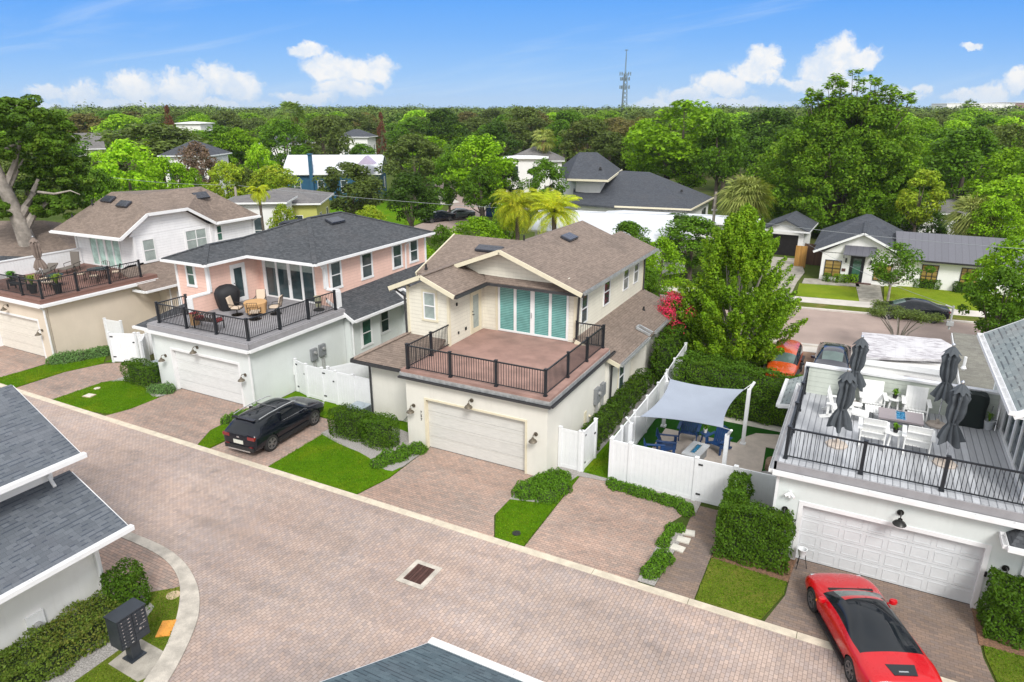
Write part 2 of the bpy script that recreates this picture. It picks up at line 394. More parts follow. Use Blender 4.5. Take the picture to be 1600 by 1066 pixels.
def planks(name, col, w=.14, gap=(.12, .12, .12), var=.15, along='v', metal=0., rough=.7, gw=.07):
    "boards running along v (or u) of the face"
    m, g, b = _new(name); col = hexlin(col); uv = UVn(g); s = g.sep(uv); a = s[0] if along == 'v' else s[1]; l = s[1] if along == 'v' else s[0]
    q = g.m('DIVIDE', a, w); idx = g.m('FLOOR', q); fq = g.m('FRACT', q)
    wn = g.n('ShaderNodeTexWhiteNoise', noise_dimensions='1D'); g.put(wn.inputs['W'], idx)
    f = g.sstep(wn.outputs[0], 0, 1, 1 - var, 1 + var)
    gr = g.noise(g.comb(g.m('MULTIPLY', a, 8.), g.m('MULTIPLY', l, .8)), 3, 4, .6); f = g.m('MULTIPLY', f, g.sstep(gr, .3, .7, .93, 1.07))
    c = g.mix(1., tuple(col) + (1,), g.comb(f, f, f), 'MULTIPLY')
    ln = g.sstep(g.m('ABSOLUTE', g.m('SUBTRACT', fq, .5)), .5 - gw, .5)
    c = g.mix(g.m('MULTIPLY', ln, .8), c, gap)
    g.put(b.inputs['Base Color'], c); b.inputs['Roughness'].default_value = rough; b.inputs['Metallic'].default_value = metal
    bn = g.n('ShaderNodeBump'); bn.inputs['Strength'].default_value = .4; bn.inputs['Distance'].default_value = .01
    g.put(bn.inputs['Height'], g.m('SUBTRACT', 1., ln)); g.put(b.inputs['Normal'], bn.outputs[0]); return m
def glassmat(name, col, rough=.06, spec=.8):
    m, g, b = _new(name); tc = g.n('ShaderNodeTexCoord').outputs['Object']
    n = g.noise(tc, 1.3, 3, .6); f = g.sstep(n, .3, .7, .7, 1.4); c = g.mix(1., tuple(hexlin(col)) + (1,), g.comb(f, f, f), 'MULTIPLY')
    g.put(b.inputs['Base Color'], c); b.inputs['Roughness'].default_value = rough; b.inputs['Specular IOR Level'].default_value = spec; return m
def blinds(name, col, dark, pitch=.055):
    m, g, b = _new(name); col = hexlin(col); uv = UVn(g); v = g.sep(uv)[1]; f = g.m('FRACT', g.m('DIVIDE', v, pitch))
    c = g.mix(g.sstep(f, .35, .6), tuple(col), hexlin(dark))
    n = g.noise(uv, 2., 3, .6); k = g.sstep(n, .3, .7, .85, 1.1); c = g.mix(1., c, g.comb(k, k, k), 'MULTIPLY')
    g.put(b.inputs['Base Color'], c); b.inputs['Roughness'].default_value = .12; b.inputs['Specular IOR Level'].default_value = .6; return m
M = dict(
 cream=stucco('cream stucco', (.72, .70, .63)), cream_sid=siding('cream lap siding', (.73, .695, .59)), cream_trim=basic('cream trim', (.70, .64, .48), .5, var=.05),
 gray_st=stucco('pale grey green stucco', (.69, .72, .705)), pink=siding('pink lap siding', (.80, .53, .44)), white=basic('white trim', (.79, .79, .79), .45, var=.04),
 beige=stucco('beige stucco', (.67, .58, .47), st=.4), white_sid=siding('white lap siding', (.83, .83, .835)), white_st=stucco('white stucco', (.82, .81, .79)),
 green_sid=siding('pale green siding', (.58, .62, .55), .2), greenwall=stucco('pale green grey stucco', (.66, .70, .68)),
 gdoor=planks('cream garage door', (.60, .595, .56), .53, (.38, .35, .28), .02, 'u', rough=.5, gw=.018), gdoor_w=planks('white garage door', (.68, .69, .68), .53, (.42, .43, .43), .02, 'u', rough=.5, gw=.018),
 gdoor_b=planks('beige garage door', (.70, .66, .58), .53, (.38, .33, .27), .02, 'u', rough=.5, gw=.018), door_flat=basic('garage door grey white', (.62, .64, .65), .5, var=.04),
 brown=shingle('brown shingles', (.27, .21, .172), (.20, .156, .128), (.10, .073, .06), w=.24, h=.13, da=.3, contrast=.7), dark=shingle('charcoal shingles', (.095, .10, .108), (.055, .06, .066), (.022, .025, .03), w=.24, h=.13, da=.25, dirt=(.11, .10, .10)),
 blue=shingle('blue grey shingles', (.15, .165, .185), (.105, .118, .135), (.045, .058, .085), w=.26, h=.145, da=.18, dirt=(.16, .14, .16), contrast=1.05), teal=shingle('slate teal shingles', (.125, .170, .19), (.085, .122, .14), (.025, .038, .052), w=.26, h=.145, da=.25, dirt=(.11, .10, .11), contrast=1.0),
 grayroof=shingle('weathered grey shingles', (.30, .335, .33), (.20, .235, .24), (.075, .085, .095), w=.36, h=.17, da=.3, dirt=(.25, .21, .19), contrast=1.2), oldroof=shingle('old grey shingles', (.24, .235, .20), (.19, .18, .155), (.11, .10, .085), w=.3, h=.14, da=.5, dirt=(.28, .27, .22)),
 ridge=basic('ridge shingle', (.27, .21, .17), .9, var=.25, scale=8), gutter_d=basic('dark bronze gutter', (.045, .045, .048), .4, var=.1), metal_l=basic('worn galvanised edge', (.45, .46, .46), .4, .4, var=.25, scale=6),
 deck_red=basic('terracotta deck coating', (.33, .20, .165), .75, var=.22, scale=1.1, bump=.15, fine=.06), deck_gray=planks('grey deck boards', (.27, .26, .27), .14, (.08, .08, .09), .08), deck_stripe=planks('silver grey deck boards', (.44, .45, .47), .2, (.10, .105, .12), .16, gw=.13), deck_brown=planks('brown deck boards', (.20, .105, .082), .14, (.08, .05, .04), .12, 'u'),
 fasc_gray=basic('grey fascia', (.30, .29, .30), .6, var=.1), fasc_brown=basic('brown fascia', (.24, .13, .10), .6, var=.15), black=basic('black powder coat', (.014, .017, .022), .4, var=.15), blackm=basic('matt black', (.018, .018, .019), .8, var=.25),
 glass=glassmat('dark glass', (.035, .055, .06)), glass_teal=blinds('teal tinted blinds', (.20, .45, .42), (.09, .25, .235), .085), glass_green=glassmat('green tinted glass', (.035, .10, .075)), glass_pale=glassmat('pale green sliding glass', (.42, .60, .54), .1, .6), blind_w=blinds('pale blinds', (.42, .48, .45), (.22, .27, .26)), amber=blinds('amber blinds', (.35, .24, .07), (.26, .17, .05), .3),
 vinyl=basic('white vinyl', (.76, .77, .78), .38, var=.03), bronze=basic('bronze lamp', (.16, .135, .10), .5, .5, var=.3, scale=12), dkbronze=basic('dark bronze lamp', (.035, .035, .033), .4, .6, var=.2), meter=basic('grey meter box', (.24, .25, .26), .5, .1, var=.15, scale=8), pvc=basic('grey conduit', (.35, .35, .34), .5, var=.1),
 concrete=basic('kerb concrete', (.58, .51, .40), .85, var=.16, scale=2.5, bump=.2, fine=.08), conc_old=basic('old kerb concrete', (.50, .455, .39), .85, var=.28, scale=1.8, bump=.2, fine=.1), pad=basic('concrete pad', (.36, .33, .28), .9, var=.3, scale=2, fine=.1), sidewalk=basic('pale sidewalk', (.55, .51, .46), .85, var=.15, scale=.7, fine=.06), stone=basic('pale stepping stone', (.60, .57, .50), .8, var=.15, scale=5),
 lawn=lawnmat('lawn', (.075, .185, .004), (.115, .235, .006), (.24, .25, .012), .4), lawn2=lawnmat('far lawn', (.16, .24, .014), (.22, .29, .02), (.30, .28, .04), .4, .5), turf=lawnmat('artificial turf', (.02, .09, .012), (.028, .11, .015), (.03, .1, .015), .1), lawn_dry=lawnmat('thin lawn', (.10, .135, .02), (.15, .18, .03), (.27, .20, .09), .6), lawn_mix=lawnmat('front lawn', (.12, .165, .02), (.155, .205, .025), (.25, .22, .05), .5),
 gravel=basic('grey gravel', (.34, .32, .30), .95, var=.4, scale=22, bump=.8, bscale=40, fine=.3), mulch=basic('red brown mulch', (.20, .11, .065), .95, var=.45, scale=18, bump=.8, bscale=40, fine=.3), dirt=basic('brown dirt', (.24, .15, .10), .95, var=.3, scale=1.2, fine=.2), patio=basic('travertine patio', (.50, .43, .37), .7, var=.12, scale=3, fine=.08), asphalt=basic('pinkish old brick street', (.34, .26, .225), .9, var=.12, scale=.5, fine=.1),
 road=pavers('alley pavers', (.495, .385, .325), (.41, .342, .316), (.20, .16, .14), w=.17, h=.112, rot=90, stain=.32, mort=.008), drive=pavers('driveway pavers', (.46, .325, .26), (.345, .275, .235), (.14, .115, .10), w=.2, h=.11, mort=.008, rot=0, stain=.42, scale_patch=.5), drive2=pavers('tan driveway pavers', (.27, .20, .155), (.205, .165, .145), (.10, .08, .07), w=.21, h=.105, rot=0, stain=.2, scale_patch=.5),
 ground=lawnmat('ground', (.05, .085, .018), (.10, .13, .03), (.20, .16, .08), .6, .05),
)
# ------------------------------------------------------------------ ground, road, kerbs, driveways, lawns
def sheet(name, pts, z, mat, t=0., label=None):
    m = MB()
    if t: m.prism(pts, z - t, z)
    else: m.poly([(x, y, z) for x, y in pts])
    o = m.build(name, mat); o['kind'] = 'structure'; return o
def arc(pts, n=4):
    "smooth a polyline a little (Chaikin)"
    for _ in range(n):
        q = [pts[0]]
        for a, b in zip(pts[:-1], pts[1:]): q += [(a[0] * .75 + b[0] * .25, a[1] * .75 + b[1] * .25), (a[0] * .25 + b[0] * .75, a[1] * .25 + b[1] * .75)]
        pts = q + [pts[-1]]
    return pts
g_ = MB()
N_ = 40
g_.poly([(-2590, -50, 0), (1890, -50, 0), (1890, 2590, 0), (-2590, 2590, 0)])
o = g_.build('ground', M['ground']); o['kind'] = 'structure'
KY = 17.62
sheet('road', [(-60, -4), (30, -4), (30, KY - .3), (-60, KY - .3)], .008, M['road'])
kb = MB()
for i in range(30):
    a = -58 + i * 3.05; kb.box(a, a + 3.035, KY - .3, KY, -.1, .018)
o = kb.build('kerb', M['concrete']); o['kind'] = 'structure'
# driveways and parking pads
sheet('driveway', [(-55, KY), (-39.9, KY), (-41.2, 18.9), (-41.25, 21.2), (-55, 21.2)], .012, M['drive'])
sheet('driveway', [(-38.85, KY), (-35.6, KY), (-35.5, 20.2), (-34.9, 21.4), (-35.8, 22.7), (-37.3, 22.9), (-38.3, 22.0), (-38.9, 20.2)], .012, M['drive'])
sheet('driveway', [(-31.3, KY), (-24.8, KY), (-25.5, 18.9), (-25.6, 21.8), (-30.95, 21.8), (-30.95, 18.7)], .012, M['drive'])
sheet('driveway', [(-24.0, KY), (-20.55, KY), (-20.62, 22.3), (-23.8, 22.3)], .012, M['drive'])
sheet('driveway', [(-15.85, KY), (-9.85, KY), (-10.5, 18.8), (-10.5, 22.2), (-15.55, 22.2), (-15.5, 19.2)], .012, M['drive'])
sheet('driveway', [(-8.68, KY), (-4.72, KY), (-4.75, 21.1), (-4.15, 22.6), (-7.7, 23.0), (-8.78, 22.85)], .012, M['drive'])
sheet('path', [(-4.2, KY), (-2.97, KY), (-2.97, 20.2), (-2.9, 22.9), (-4.15, 22.9), (-4.1, 21.2), (-4.1, 19)], .012, M['drive2'])
sheet('driveway', [(-.95, KY), (4.75, KY), (4.5, 18.9), (4.42, 21.2), (-.5, 21.2), (-.55, 19.1)], .012, M['drive2'])
# ribbon of darker soldier pavers under the south kerb and the curved kerb
co = [(-60, 12.0), (-24, 12.0), (-21.3, 12.0), (-19.4, 12.02), (-18.1, 11.75), (-17.25, 11.4), (-16.5, 11.0), (-15.7, 10.35), (-15.2, 9.75), (-14.6, 8.85), (-14.2, 8.1), (-13.4, 6.4), (-12.6, 4.0), (-12.2, 0)]
ci_ = [(-60, 11.65), (-24, 11.65), (-21.4, 11.66), (-20.1, 11.67), (-18.95, 11.58), (-18.05, 11.32), (-17.3, 10.95), (-16.45, 10.25), (-15.8, 9.55), (-15.2, 8.75), (-14.85, 8.0), (-14.0, 6.2), (-13.2, 3.9), (-12.85, 0)]
co, ci_ = arc(co, 3), arc(ci_, 3)
k2 = MB()
seg = list(zip(co, ci_)); step = 7
for i in range(0, len(seg) - 1, step):
    ch = seg[i:i + step + 1]
    if len(ch) < 2: continue
    pl = [a for a, _ in ch] + [b for _, b in reversed(ch)]
    k2.prism(pl, -.1, .05)
o = k2.build('kerb', M['conc_old']); o['kind'] = 'structure'
sheet('driveway', [(p[0], p[1]) for p in ci_ if p[0] < -16.9 and p[0] > -40] + [(-17.95, 9.95), (-40, 9.5)], .030, M['drive'])
gl = [p for p in ci_ if p[0] > -16.95]
sheet('lawn', [(-18.0, 10.1), (-17.3, 10.75)] + [q for q in ci_ if q[0] > -17.25] + [(-18.3, 0), (-18.3, 9.7)], .034, M['lawn_mix'])
sheet('pavement', [(-16.3, 8.87), (-15.25, 8.85), (-14.88, 8.05), (-14.95, 7.85), (-16.2, 7.88)], .045, M['pad'], .04)
# lawns
LZ = .035
sheet('lawn', [(-41.25, KY + .02), (-38.95, KY + .02), (-38.9, 20.3), (-38.3, 22.1), (-39.5, 23.1), (-41.0, 23.1), (-41.1, 19.2)], LZ, M['lawn'], .03)
sheet('lawn', arc([(-35.5, KY + .02), (-31.3, KY + .02), (-30.95, 18.7), (-30.95, 20.6), (-32.2, 21.3), (-33.8, 21.6), (-34.8, 21.5), (-35.5, 20.2)], 1), LZ, M['lawn'], .03)
sheet('lawn', [(-37.4, 22.9), (-35.8, 22.7), (-34.9, 21.6), (-32.6, 22.0), (-32.6, 23.6), (-38.4, 23.6), (-38.5, 22.3)], LZ - .004, M['lawn'], .03)
sheet('lawn', [(-24.75, KY + .02), (-24.05, KY + .02), (-23.85, 22.9), (-25.45, 22.0), (-25.45, 18.9)], LZ, M['lawn'], .03)
sheet('lawn', [(-20.5, KY + .02), (-15.9, KY + .02), (-15.52, 19.2), (-15.55, 20.0), (-17, 20.9), (-19, 21.3), (-20.6, 21.6)], LZ, M['lawn'], .03)
sheet('lawn', [(-23.8, 22.4), (-20.6, 22.35), (-20.4, 21.5), (-16.7, 20.9), (-16.7, 26), (-25.3, 26), (-25.3, 22.6)], LZ - .004, M['lawn'], .03)
sheet('lawn', [(-9.82, KY + .02), (-8.72, KY + .02), (-8.8, 22.8), (-9.85, 22.6), (-10.45, 21.5), (-10.48, 18.9)], LZ, M['lawn'], .03)
sheet('lawn', [(-8.85, 23.0), (-7.65, 23.0), (-7.65, 33), (-8.7, 33)], LZ, M['lawn'], .03)
sheet('lawn', [(-2.93, KY + .02), (-1.05, KY + .02), (-.6, 19.1), (-.6, 19.75), (-2.93, 19.9)], LZ, M['lawn_mix'], .03)
sheet('lawn', [(4.8, KY + .02), (12, KY + .02), (12, 20), (4.55, 20), (4.55, 19)], LZ, M['lawn_mix'], .03)
# planting beds
sheet('gravel', arc([(-35.2, 20.5), (-34.6, 21.0), (-32.8, 20.9), (-31.5, 20.2), (-30.96, 20.3), (-30.96, 21.75), (-32.3, 22.4), (-35.3, 22.6)], 1), .042, M['gravel'], .03)
sheet('gravel', arc([(-20.7, 20.95), (-19.2, 20.5), (-17.6, 20.3), (-16.2, 19.6), (-15.56, 19.7), (-15.56, 21.95), (-17, 23), (-20.7, 23)], 1), .042, M['gravel'], .03)
sheet('gravel', [(-10.5, 20.0), (-9.4, 20.3), (-8.85, 22.85), (-10.45, 22.2)], .042, M['gravel'], .03)
sheet('gravel', [(-9.85, 22.7), (-7.7, 22.95), (-7.7, 23.15), (-9.85, 23.2)], .044, M['gravel'], .03)
sheet('gravel', [(-7.7, 22.75), (-4.0, 22.35), (-4.0, 23.15), (-7.7, 23.15)], .043, M['gravel'], .03)
sheet('gravel', [(-4.75, KY + .05), (-4.2, KY + .05), (-4.05, 21.1), (-4.7, 21.3)], .042, M['gravel'], .03)
sheet('mulch', [(-2.95, 19.9), (-.55, 19.75), (-.45, 21.0), (-1.5, 22.9), (-2.95, 22.9)], .041, M['mulch'], .03)
sheet('mulch', [(4.45, 19.4), (12, 19.6), (12, 22), (4.4, 22)], .041, M['mulch'], .03)
sheet('mulch', [(-16.4, 5), (-16.42, 8.6), (-17.1, 9.9), (-18.0, 10.1), (-18.3, 9.8), (-18.3, 0), (-16.5, 0)], .040, M['gravel'], .03)
sheet('gravel', [(-9.8, 23.3), (-8.85, 23.3), (-8.4, 31), (-8.4, 40), (-9.4, 40), (-9.8, 31)], .02, M['gravel'])
# patio behind the sail fence
sheet('lawn', [(-7.6, 23.3), (-1.3, 23.3), (-1.3, 31.6), (-7.6, 31.6)], .02, M['turf'])
pt = [(-6.9, 24.0), (-2.3, 24.0), (-2.35, 26.9), (-2.5, 28.9), (-1.35, 28.95), (-1.35, 30.45), (-2.2, 30.4), (-3.1, 30.1), (-3.6, 29.3), (-3.7, 28.7), (-6.9, 28.7)]
sheet('patio', pt, .045, M['patio'], .04)
sheet('gravel', [(-7.5, 30.8), (-1.3, 30.75), (-1.3, 31.4), (-7.5, 31.4)], .03, M['stone'])
# street beyond, pavements, verges
def rot_row(y, x): return y + .12 * (x + 2) if x > -200 else y
def strip(name, x0, x1, y0, y1, z, mat, t=0.):
    k = .135; return sheet(name, [(x0, y0 + k * (x0 + 2)), (x1, y0 + k * (x1 + 2)), (x1, y1 + k * (x1 + 2)), (x0, y1 + k * (x0 + 2))], z, mat, t)
strip('street', -34, 60, 44.6, 53.4, .01, M['asphalt'])
strip('kerb', -34, 60, 53.4, 53.65, .12, M['sidewalk'], .2); strip('kerb', -34, 60, 44.3, 44.6, .12, M['sidewalk'], .2)
strip('lawn', -4, 60, 53.65, 55.2, .07, M['lawn_dry'], .05); strip('sidewalk', -40, 60, 55.2, 56.9, .09, M['sidewalk'], .08)
sheet('lawn', [(-4.2, 57.0), (0.35, 57.2), (0.25, 62.3), (-4.4, 61.4)], .06, M['lawn2'], .05)
sheet('lawn', [(2.0, 57.5), (22, 60.2), (22, 68), (2.0, 64)], .06, M['lawn2'], .05)
sheet('path', [(.35, 57.1), (2.0, 57.3), (1.7, 64), (-.2, 64)], .08, M['pad'], .05)
sheet('driveway', [(-7.2, 53), (-4.6, 53.4), (-4.6, 62), (-4.4, 66), (-5.4, 72), (-9, 72)], .085, M['pad'], .06)
sheet('driveway', [(-4.2, 61.5), (.2, 62.4), (.0, 64.5), (-4.2, 63.5)], .08, M['pad'], .05)
sheet('driveway', [(-4.3, 37.5), (2.8, 38), (2.6, 44.2), (-4.5, 44.0)], .02, M['dirt'])
sheet('lawn', [(-40, 40), (-4.5, 40), (-4.5, 44.1), (-40, 39.6)], .012, M['lawn_mix'])
sheet('driveway', [(-3.4, 43.0), (1.0, 43.4), (1.0, 44.7), (-3.4, 44.2)], .03, M['sidewalk'])
# cross street further left
sheet('street', [(-43, 66), (-50, 64.5), (-52.5, 80), (-60.5, 97), (-80, 118), (-74, 121), (-55.5, 101), (-47.5, 84)], .012, M['asphalt'])
sheet('sidewalk', [(-50.2, 88), (-47, 88.5), (-44, 92), (-47, 94), (-56, 98), (-57, 95)], .03, M['sidewalk'])
sheet('sidewalk', [(-58.3, 94.2), (-61, 97), (-73, 111), (-71, 107), (-59.3, 90)], .03, M['sidewalk'])
sheet('lawn', [(-58, 70), (-51.5, 72), (-53.6, 80), (-58.5, 90), (-70, 92), (-72, 76)], .02, M['lawn'])
sheet('dirt', [(-60, 101), (-53, 99), (-50, 106), (-58, 110)], .02, M['dirt'])
# ------------------------------------------------------------------ building kit
def window(par, o, deg, w, h, frame='white', pane='glass', cols=1, rows=2, trim=None, tw=.09, sill=True, name='window', label=None):
    "o: lower left corner seen from outside; deg: 0 faces -Y, 90 faces +X, -90 faces -X, 180 faces +Y"
    m = MB(fr(o, deg)); f = .055
    if trim:
        t = MB(fr(o, deg)); t.box(-tw, w + tw, -.028, .03, h, h + tw * 1.2).box(-tw, 0, -.028, .03, 0, h).box(w, w + tw, -.028, .03, 0, h).box(-tw - .02, w + tw + .02, -.05, .03, -tw, 0)
    m.box(0, f, -.05, .03, 0, h).box(w - f, w, -.05, .03, 0, h).box(f, w - f, -.05, .03, 0, f).box(f, w - f, -.05, .03, h - f, h)
    for i in range(1, rows): m.box(f, w - f, -.042, .03, h * i / rows - .025, h * i / rows + .025)
    for i in range(1, cols): m.box(w * i / cols - .03, w * i / cols + .03, -.044, .03, f, h - f)
    wd = m.build(name, M[frame], par, label=label)
    g = MB(fr(o, deg)); g.box(f, w - f, -.016, .02, f, h - f); g.build('pane', M[pane], wd)
    if trim: t.build('trim', M[trim], wd)
    return wd
def sliding(par, o, deg, w, h, panels=4, frame='white', pane='glass_teal', hdl=True):
    m = MB(fr(o, deg)); f = .1
    m.box(0, f, -.07, .03, 0, h).box(w - f, w, -.07, .03, 0, h).box(f, w - f, -.07, .03, 0, .09).box(f, w - f, -.07, .03, h - f, h)
    for i in range(1, panels):
        x = w * i / panels; q = .085 if i == panels // 2 else .055
        m.box(x - q * 1.3, x + q * 1.3, -.06, .03, .09, h - f)
    d = m.build('sliding_door', M[frame], par)
    g = MB(fr(o, deg)); g.box(f, w - f, -.02, .02, .09, h - f); g.build('pane', M[pane], d)
    if hdl:
        k = MB(fr(o, deg)); x = w / 2 - .03; k.box(x - .012, x + .012, -.11, -.06, h * .38, h * .5); k.build('handle', M['metal_l'], d)
    return d
def door(par, o, deg, w=.9, h=2.05, col='cream_trim', pane='glass', frame='white'):
    m = MB(fr(o, deg)); m.box(-.1, 0, -.04, .03, 0, h + .1).box(w, w + .1, -.04, .03, 0, h + .1).box(0, w, -.04, .03, h, h + .1)
    m.box(0, .14, -.025, .02, 0, h).box(w - .14, w, -.025, .02, 0, h).box(.14, w - .14, -.025, .02, 0, .25).box(.14, w - .14, -.025, .02, h - .14, h)
    d = m.build('door', M[col], par)
    g = MB(fr(o, deg)); g.box(.14, w - .14, -.012, .02, .25, h - .14); g.build('pane', M[pane], d)
    k = MB(fr(o, deg)); k.tube([(.07, -.03, .98), (.07, -.09, .98)], .022).tube([(.07, -.085, .98), (.17, -.085, .98)], .014).tube([(.07, -.03, 1.13), (.07, -.06, 1.13)], .028); k.build('handle', M['blackm'], d)
    return d
def wall_lamp(par, o, deg, mat='bronze', s=1.):
    m = MB(fr(o, deg) @ Matrix.Scale(s, 4))
    m.lathe((0, 0, .12), [(.0, -.0), (.085, .0)], 4) if 0 else None
    m.tube([(0, -.01, .17), (0, -.04, .17)], .085, 14)
    m.tube([(0, -.04, .17), (0, -.12, .24), (0, -.22, .25), (0, -.28, .19), (0, -.29, .12)], .018, 8)
    m.lathe((0, -.29, 0), [(.17, -.045), (.175, -.03), (.13, .03), (.07, .065), (.05, .13), (.02, .14)], 16)
    return m.build('wall_lamp', M[mat], par, smooth=True)
def garage_door(par, x0, x1, y, z1, mat, panels=False, deep=.2):
    m = MB(); n = 4; hh = z1 / n
    for i in range(n): m.box(x0, x1, y - .03, y + .02, i * hh + (.006 if i else .0), (i + 1) * hh - .006)
    d = m.build('garage_door', M[mat], par)
    if panels:
        q = MB(); nc = 8; ww = (x1 - x0) / nc
        for i in range(n):
            for j in range(nc):
                a, b = x0 + j * ww + .07, x0 + (j + 1) * ww - .07; c, e = i * hh + .09, (i + 1) * hh - .09
                q.box(a, b, y - .0405, y - .028, c, c + .014).box(a, b, y - .0405, y - .028, e - .014, e).box(a, a + .014, y - .0405, y - .028, c + .014, e - .014).box(b - .014, b, y - .0405, y - .028, c + .014, e - .014)
        q.build('panel', M['door_flat'], d)
    s = MB(); s.box(x0, x1, y - .045, y - .02, .0, .025); s.build('weather_strip', M['blackm'], d)
    return d
def garage_front(par, X0, X1, y, zt, dx0, dx1, dz, wmat, dmat, trim, tw=.1, rec=.22, panels=False, proud=.025):
    "front wall with a recessed two-car door"
    m = MB(); m.box(X0, dx0, y, y + rec, 0, zt).box(dx1, X1, y, y + rec, 0, zt).box(dx0, dx1, y, y + rec, dz, zt)
    m.build('front_wall', M[wmat], par)
    garage_door(par, dx0, dx1, y + rec - .03, dz, dmat, panels)
    t = MB(); t.box(dx0 - tw, dx0 + .012, y - proud, y + rec - .065, 0, dz - .012).box(dx1 - .012, dx1 + tw, y - proud, y + rec - .065, 0, dz - .012).box(dx0 - tw, dx1 + tw, y - proud, y + rec - .065, dz - .012, dz + tw)
    t.build('door_trim', M[trim], par)
def railing(par, pts, z, h=1.08, posts=None, mat='black', sp=.112, pw=.1):
    "one railing_panel per span, a post at each given point"
    for (a, b) in zip(pts[:-1], pts[1:]):
        A = Vector((a[0], a[1], z)); B = Vector((b[0], b[1], z)); L = (B - A).length; d = (B - A) / L
        m = MB(); m.bar(A + Vector((0, 0, h - .03)), B + Vector((0, 0, h - .03)), .055, .05).bar(A + Vector((0, 0, .1)), B + Vector((0, 0, .1)), .035, .035)
        n = max(2, int(L / sp))
        for i in range(1, n):
            p = A + d * (L * i / n); m.box(p.x - .009, p.x + .009, p.y - .009, p.y + .009, z + .1, z + h - .05)
        m.build('railing_panel', M[mat], par)
    for p in (posts if posts is not None else pts):
        m = MB(); m.box(p[0] - pw / 2, p[0] + pw / 2, p[1] - pw / 2, p[1] + pw / 2, z, z + h + .03).box(p[0] - pw / 2 - .015, p[0] + pw / 2 + .015, p[1] - pw / 2 - .015, p[1] + pw / 2 + .015, z + h + .03, z + h + .055).box(p[0] - pw / 2 - .02, p[0] + pw / 2 + .02, p[1] - pw / 2 - .02, p[1] + pw / 2 + .02, z, z + .05)
        m.build('post', M[mat], par)
def gutter(par, a, b, mat='white', w=.13, h=.13, name='gutter', out=(0, -1, 0)):
    "open trough along an eave from a to b; out = direction away from the house"
    a = Vector(a); b = Vector(b); o = Vector(out); m = MB()
    def bx(p, q, ww, hh): m.bar(p, q, ww, hh)
    up = Vector((0, 0, 1))
    m.bar(a - up * h, b - up * h, w, .012); m.bar(a + o * (w / 2) - up * h / 2, b + o * (w / 2) - up * h / 2, .012, h); m.bar(a - o * (w / 2) - up * h / 2, b - o * (w / 2) - up * h / 2, .012, h)
    d = (b - a).normalized()
    for e in (a, b): m.bar(e - o * (w / 2) - up * h / 2, e + o * (w / 2) - up * h / 2, .012, h)
    k = int((b - a).length / .9)
    for i in range(1, k): p = a + (b - a) * i / k; m.bar(p - o * w / 2 - up * .012, p + o * w / 2 - up * .012, .02, .008)
    return m.build(name, M[mat], par)
def downspout(par, pts, mat='white', w=.085):
    m = MB()
    for a, b in zip(pts[:-1], pts[1:]):
        m.bar(a, b, w, w * .75)
    for p in pts[1:-1]: m.box(p[0] - w / 2 - .003, p[0] + w / 2 + .003, p[1] - w * .375 - .003, p[1] + w * .375 + .003, p[2] - w / 2, p[2] + w / 2)
    return m.build('downspout', M[mat], par)
def roof(par, polys, mat, t=.13, name='roof', ridges=(), rmat=None):
    m = MB()
    for p in polys: m.slab(p, t)
    r = m.build(name, M[mat], par)
    if ridges:
        q = MB()
        for a, b in ridges: q.bar(Vector(a) + Vector((0, 0, .012)), Vector(b) + Vector((0, 0, .012)), .26, .035)
        q.build('ridge_cap', rmat or M[mat], r)
    return r
def fascia(par, pairs, mat='white', h=.2, t=.035, name='fascia', dz=-.02):
    m = MB()
    for a, b in pairs:
        a = Vector(a) + Vector((0, 0, dz - h / 2)); b = Vector(b) + Vector((0, 0, dz - h / 2)); m.bar(a, b, t, h)
    return m.build(name, M[mat], par)
def skylight(par, c, n, along, w=1.1, l=.55, name='skylight'):
    "low dark box lying on a roof plane: c centre, n plane normal, along = long axis"
    n = Vector(n).normalized(); a = Vector(along).normalized(); b = n.cross(a).normalized(); c = Vector(c)
    m = MB(); vs = []
    for k, sc in ((.03, 1.0), (.14, 1.0), (.17, .93)):
        for sx, sy in ((-1, -1), (1, -1), (1, 1), (-1, 1)): vs.append(c + a * (sx * w / 2 * sc) + b * (sy * l / 2 * sc) + n * k)
    m.add(vs, [(0,3,2,1),(0,1,5,4),(1,2,6,5),(2,3,7,6),(3,0,4,7),(4,5,9,8),(5,6,10,9),(6,7,11,10),(7,4,8,11),(8,9,10,11)])
    return m.build(name, M['skyl'], par)
M['skyl'] = basic('dark roof vent', (.05, .055, .07), .28, .2, var=.2)
def vent_pipe(par, p, h=.35, r=.05, mat='blackm'):
    m = MB(); m.tube([(p[0], p[1], p[2] - .1), (p[0], p[1], p[2] + h)], r, 10); m.lathe((p[0], p[1], p[2]), [(r * 2, -.03), (r * 1.1, .08)], 10); return m.build('vent_pipe', M[mat], par)
def numbers(par, txt, x, y, z, mat='blackm', s=.17):
    for i, ch in enumerate(txt):
        cu = bpy.data.curves.new('house_number', 'FONT'); cu.body = ch; cu.size = s; cu.extrude = .008; cu.align_x = 'CENTER'
        ob = bpy.data.objects.new('tmp', cu); COL.objects.link(ob)
        dg = bpy.context.evaluated_depsgraph_get(); me = bpy.data.meshes.new_from_object(ob.evaluated_get(dg)); bpy.data.objects.remove(ob)
        me.materials.clear(); me.materials.append(M[mat])
        n = bpy.data.objects.new('house_number', me); COL.objects.link(n); n.parent = par; o = OFF[par.name]
        n.location = (x - o.x, y - o.y, z - i * s * 1.0 - o.z); n.rotation_euler = (math.pi / 2, 0, 0)
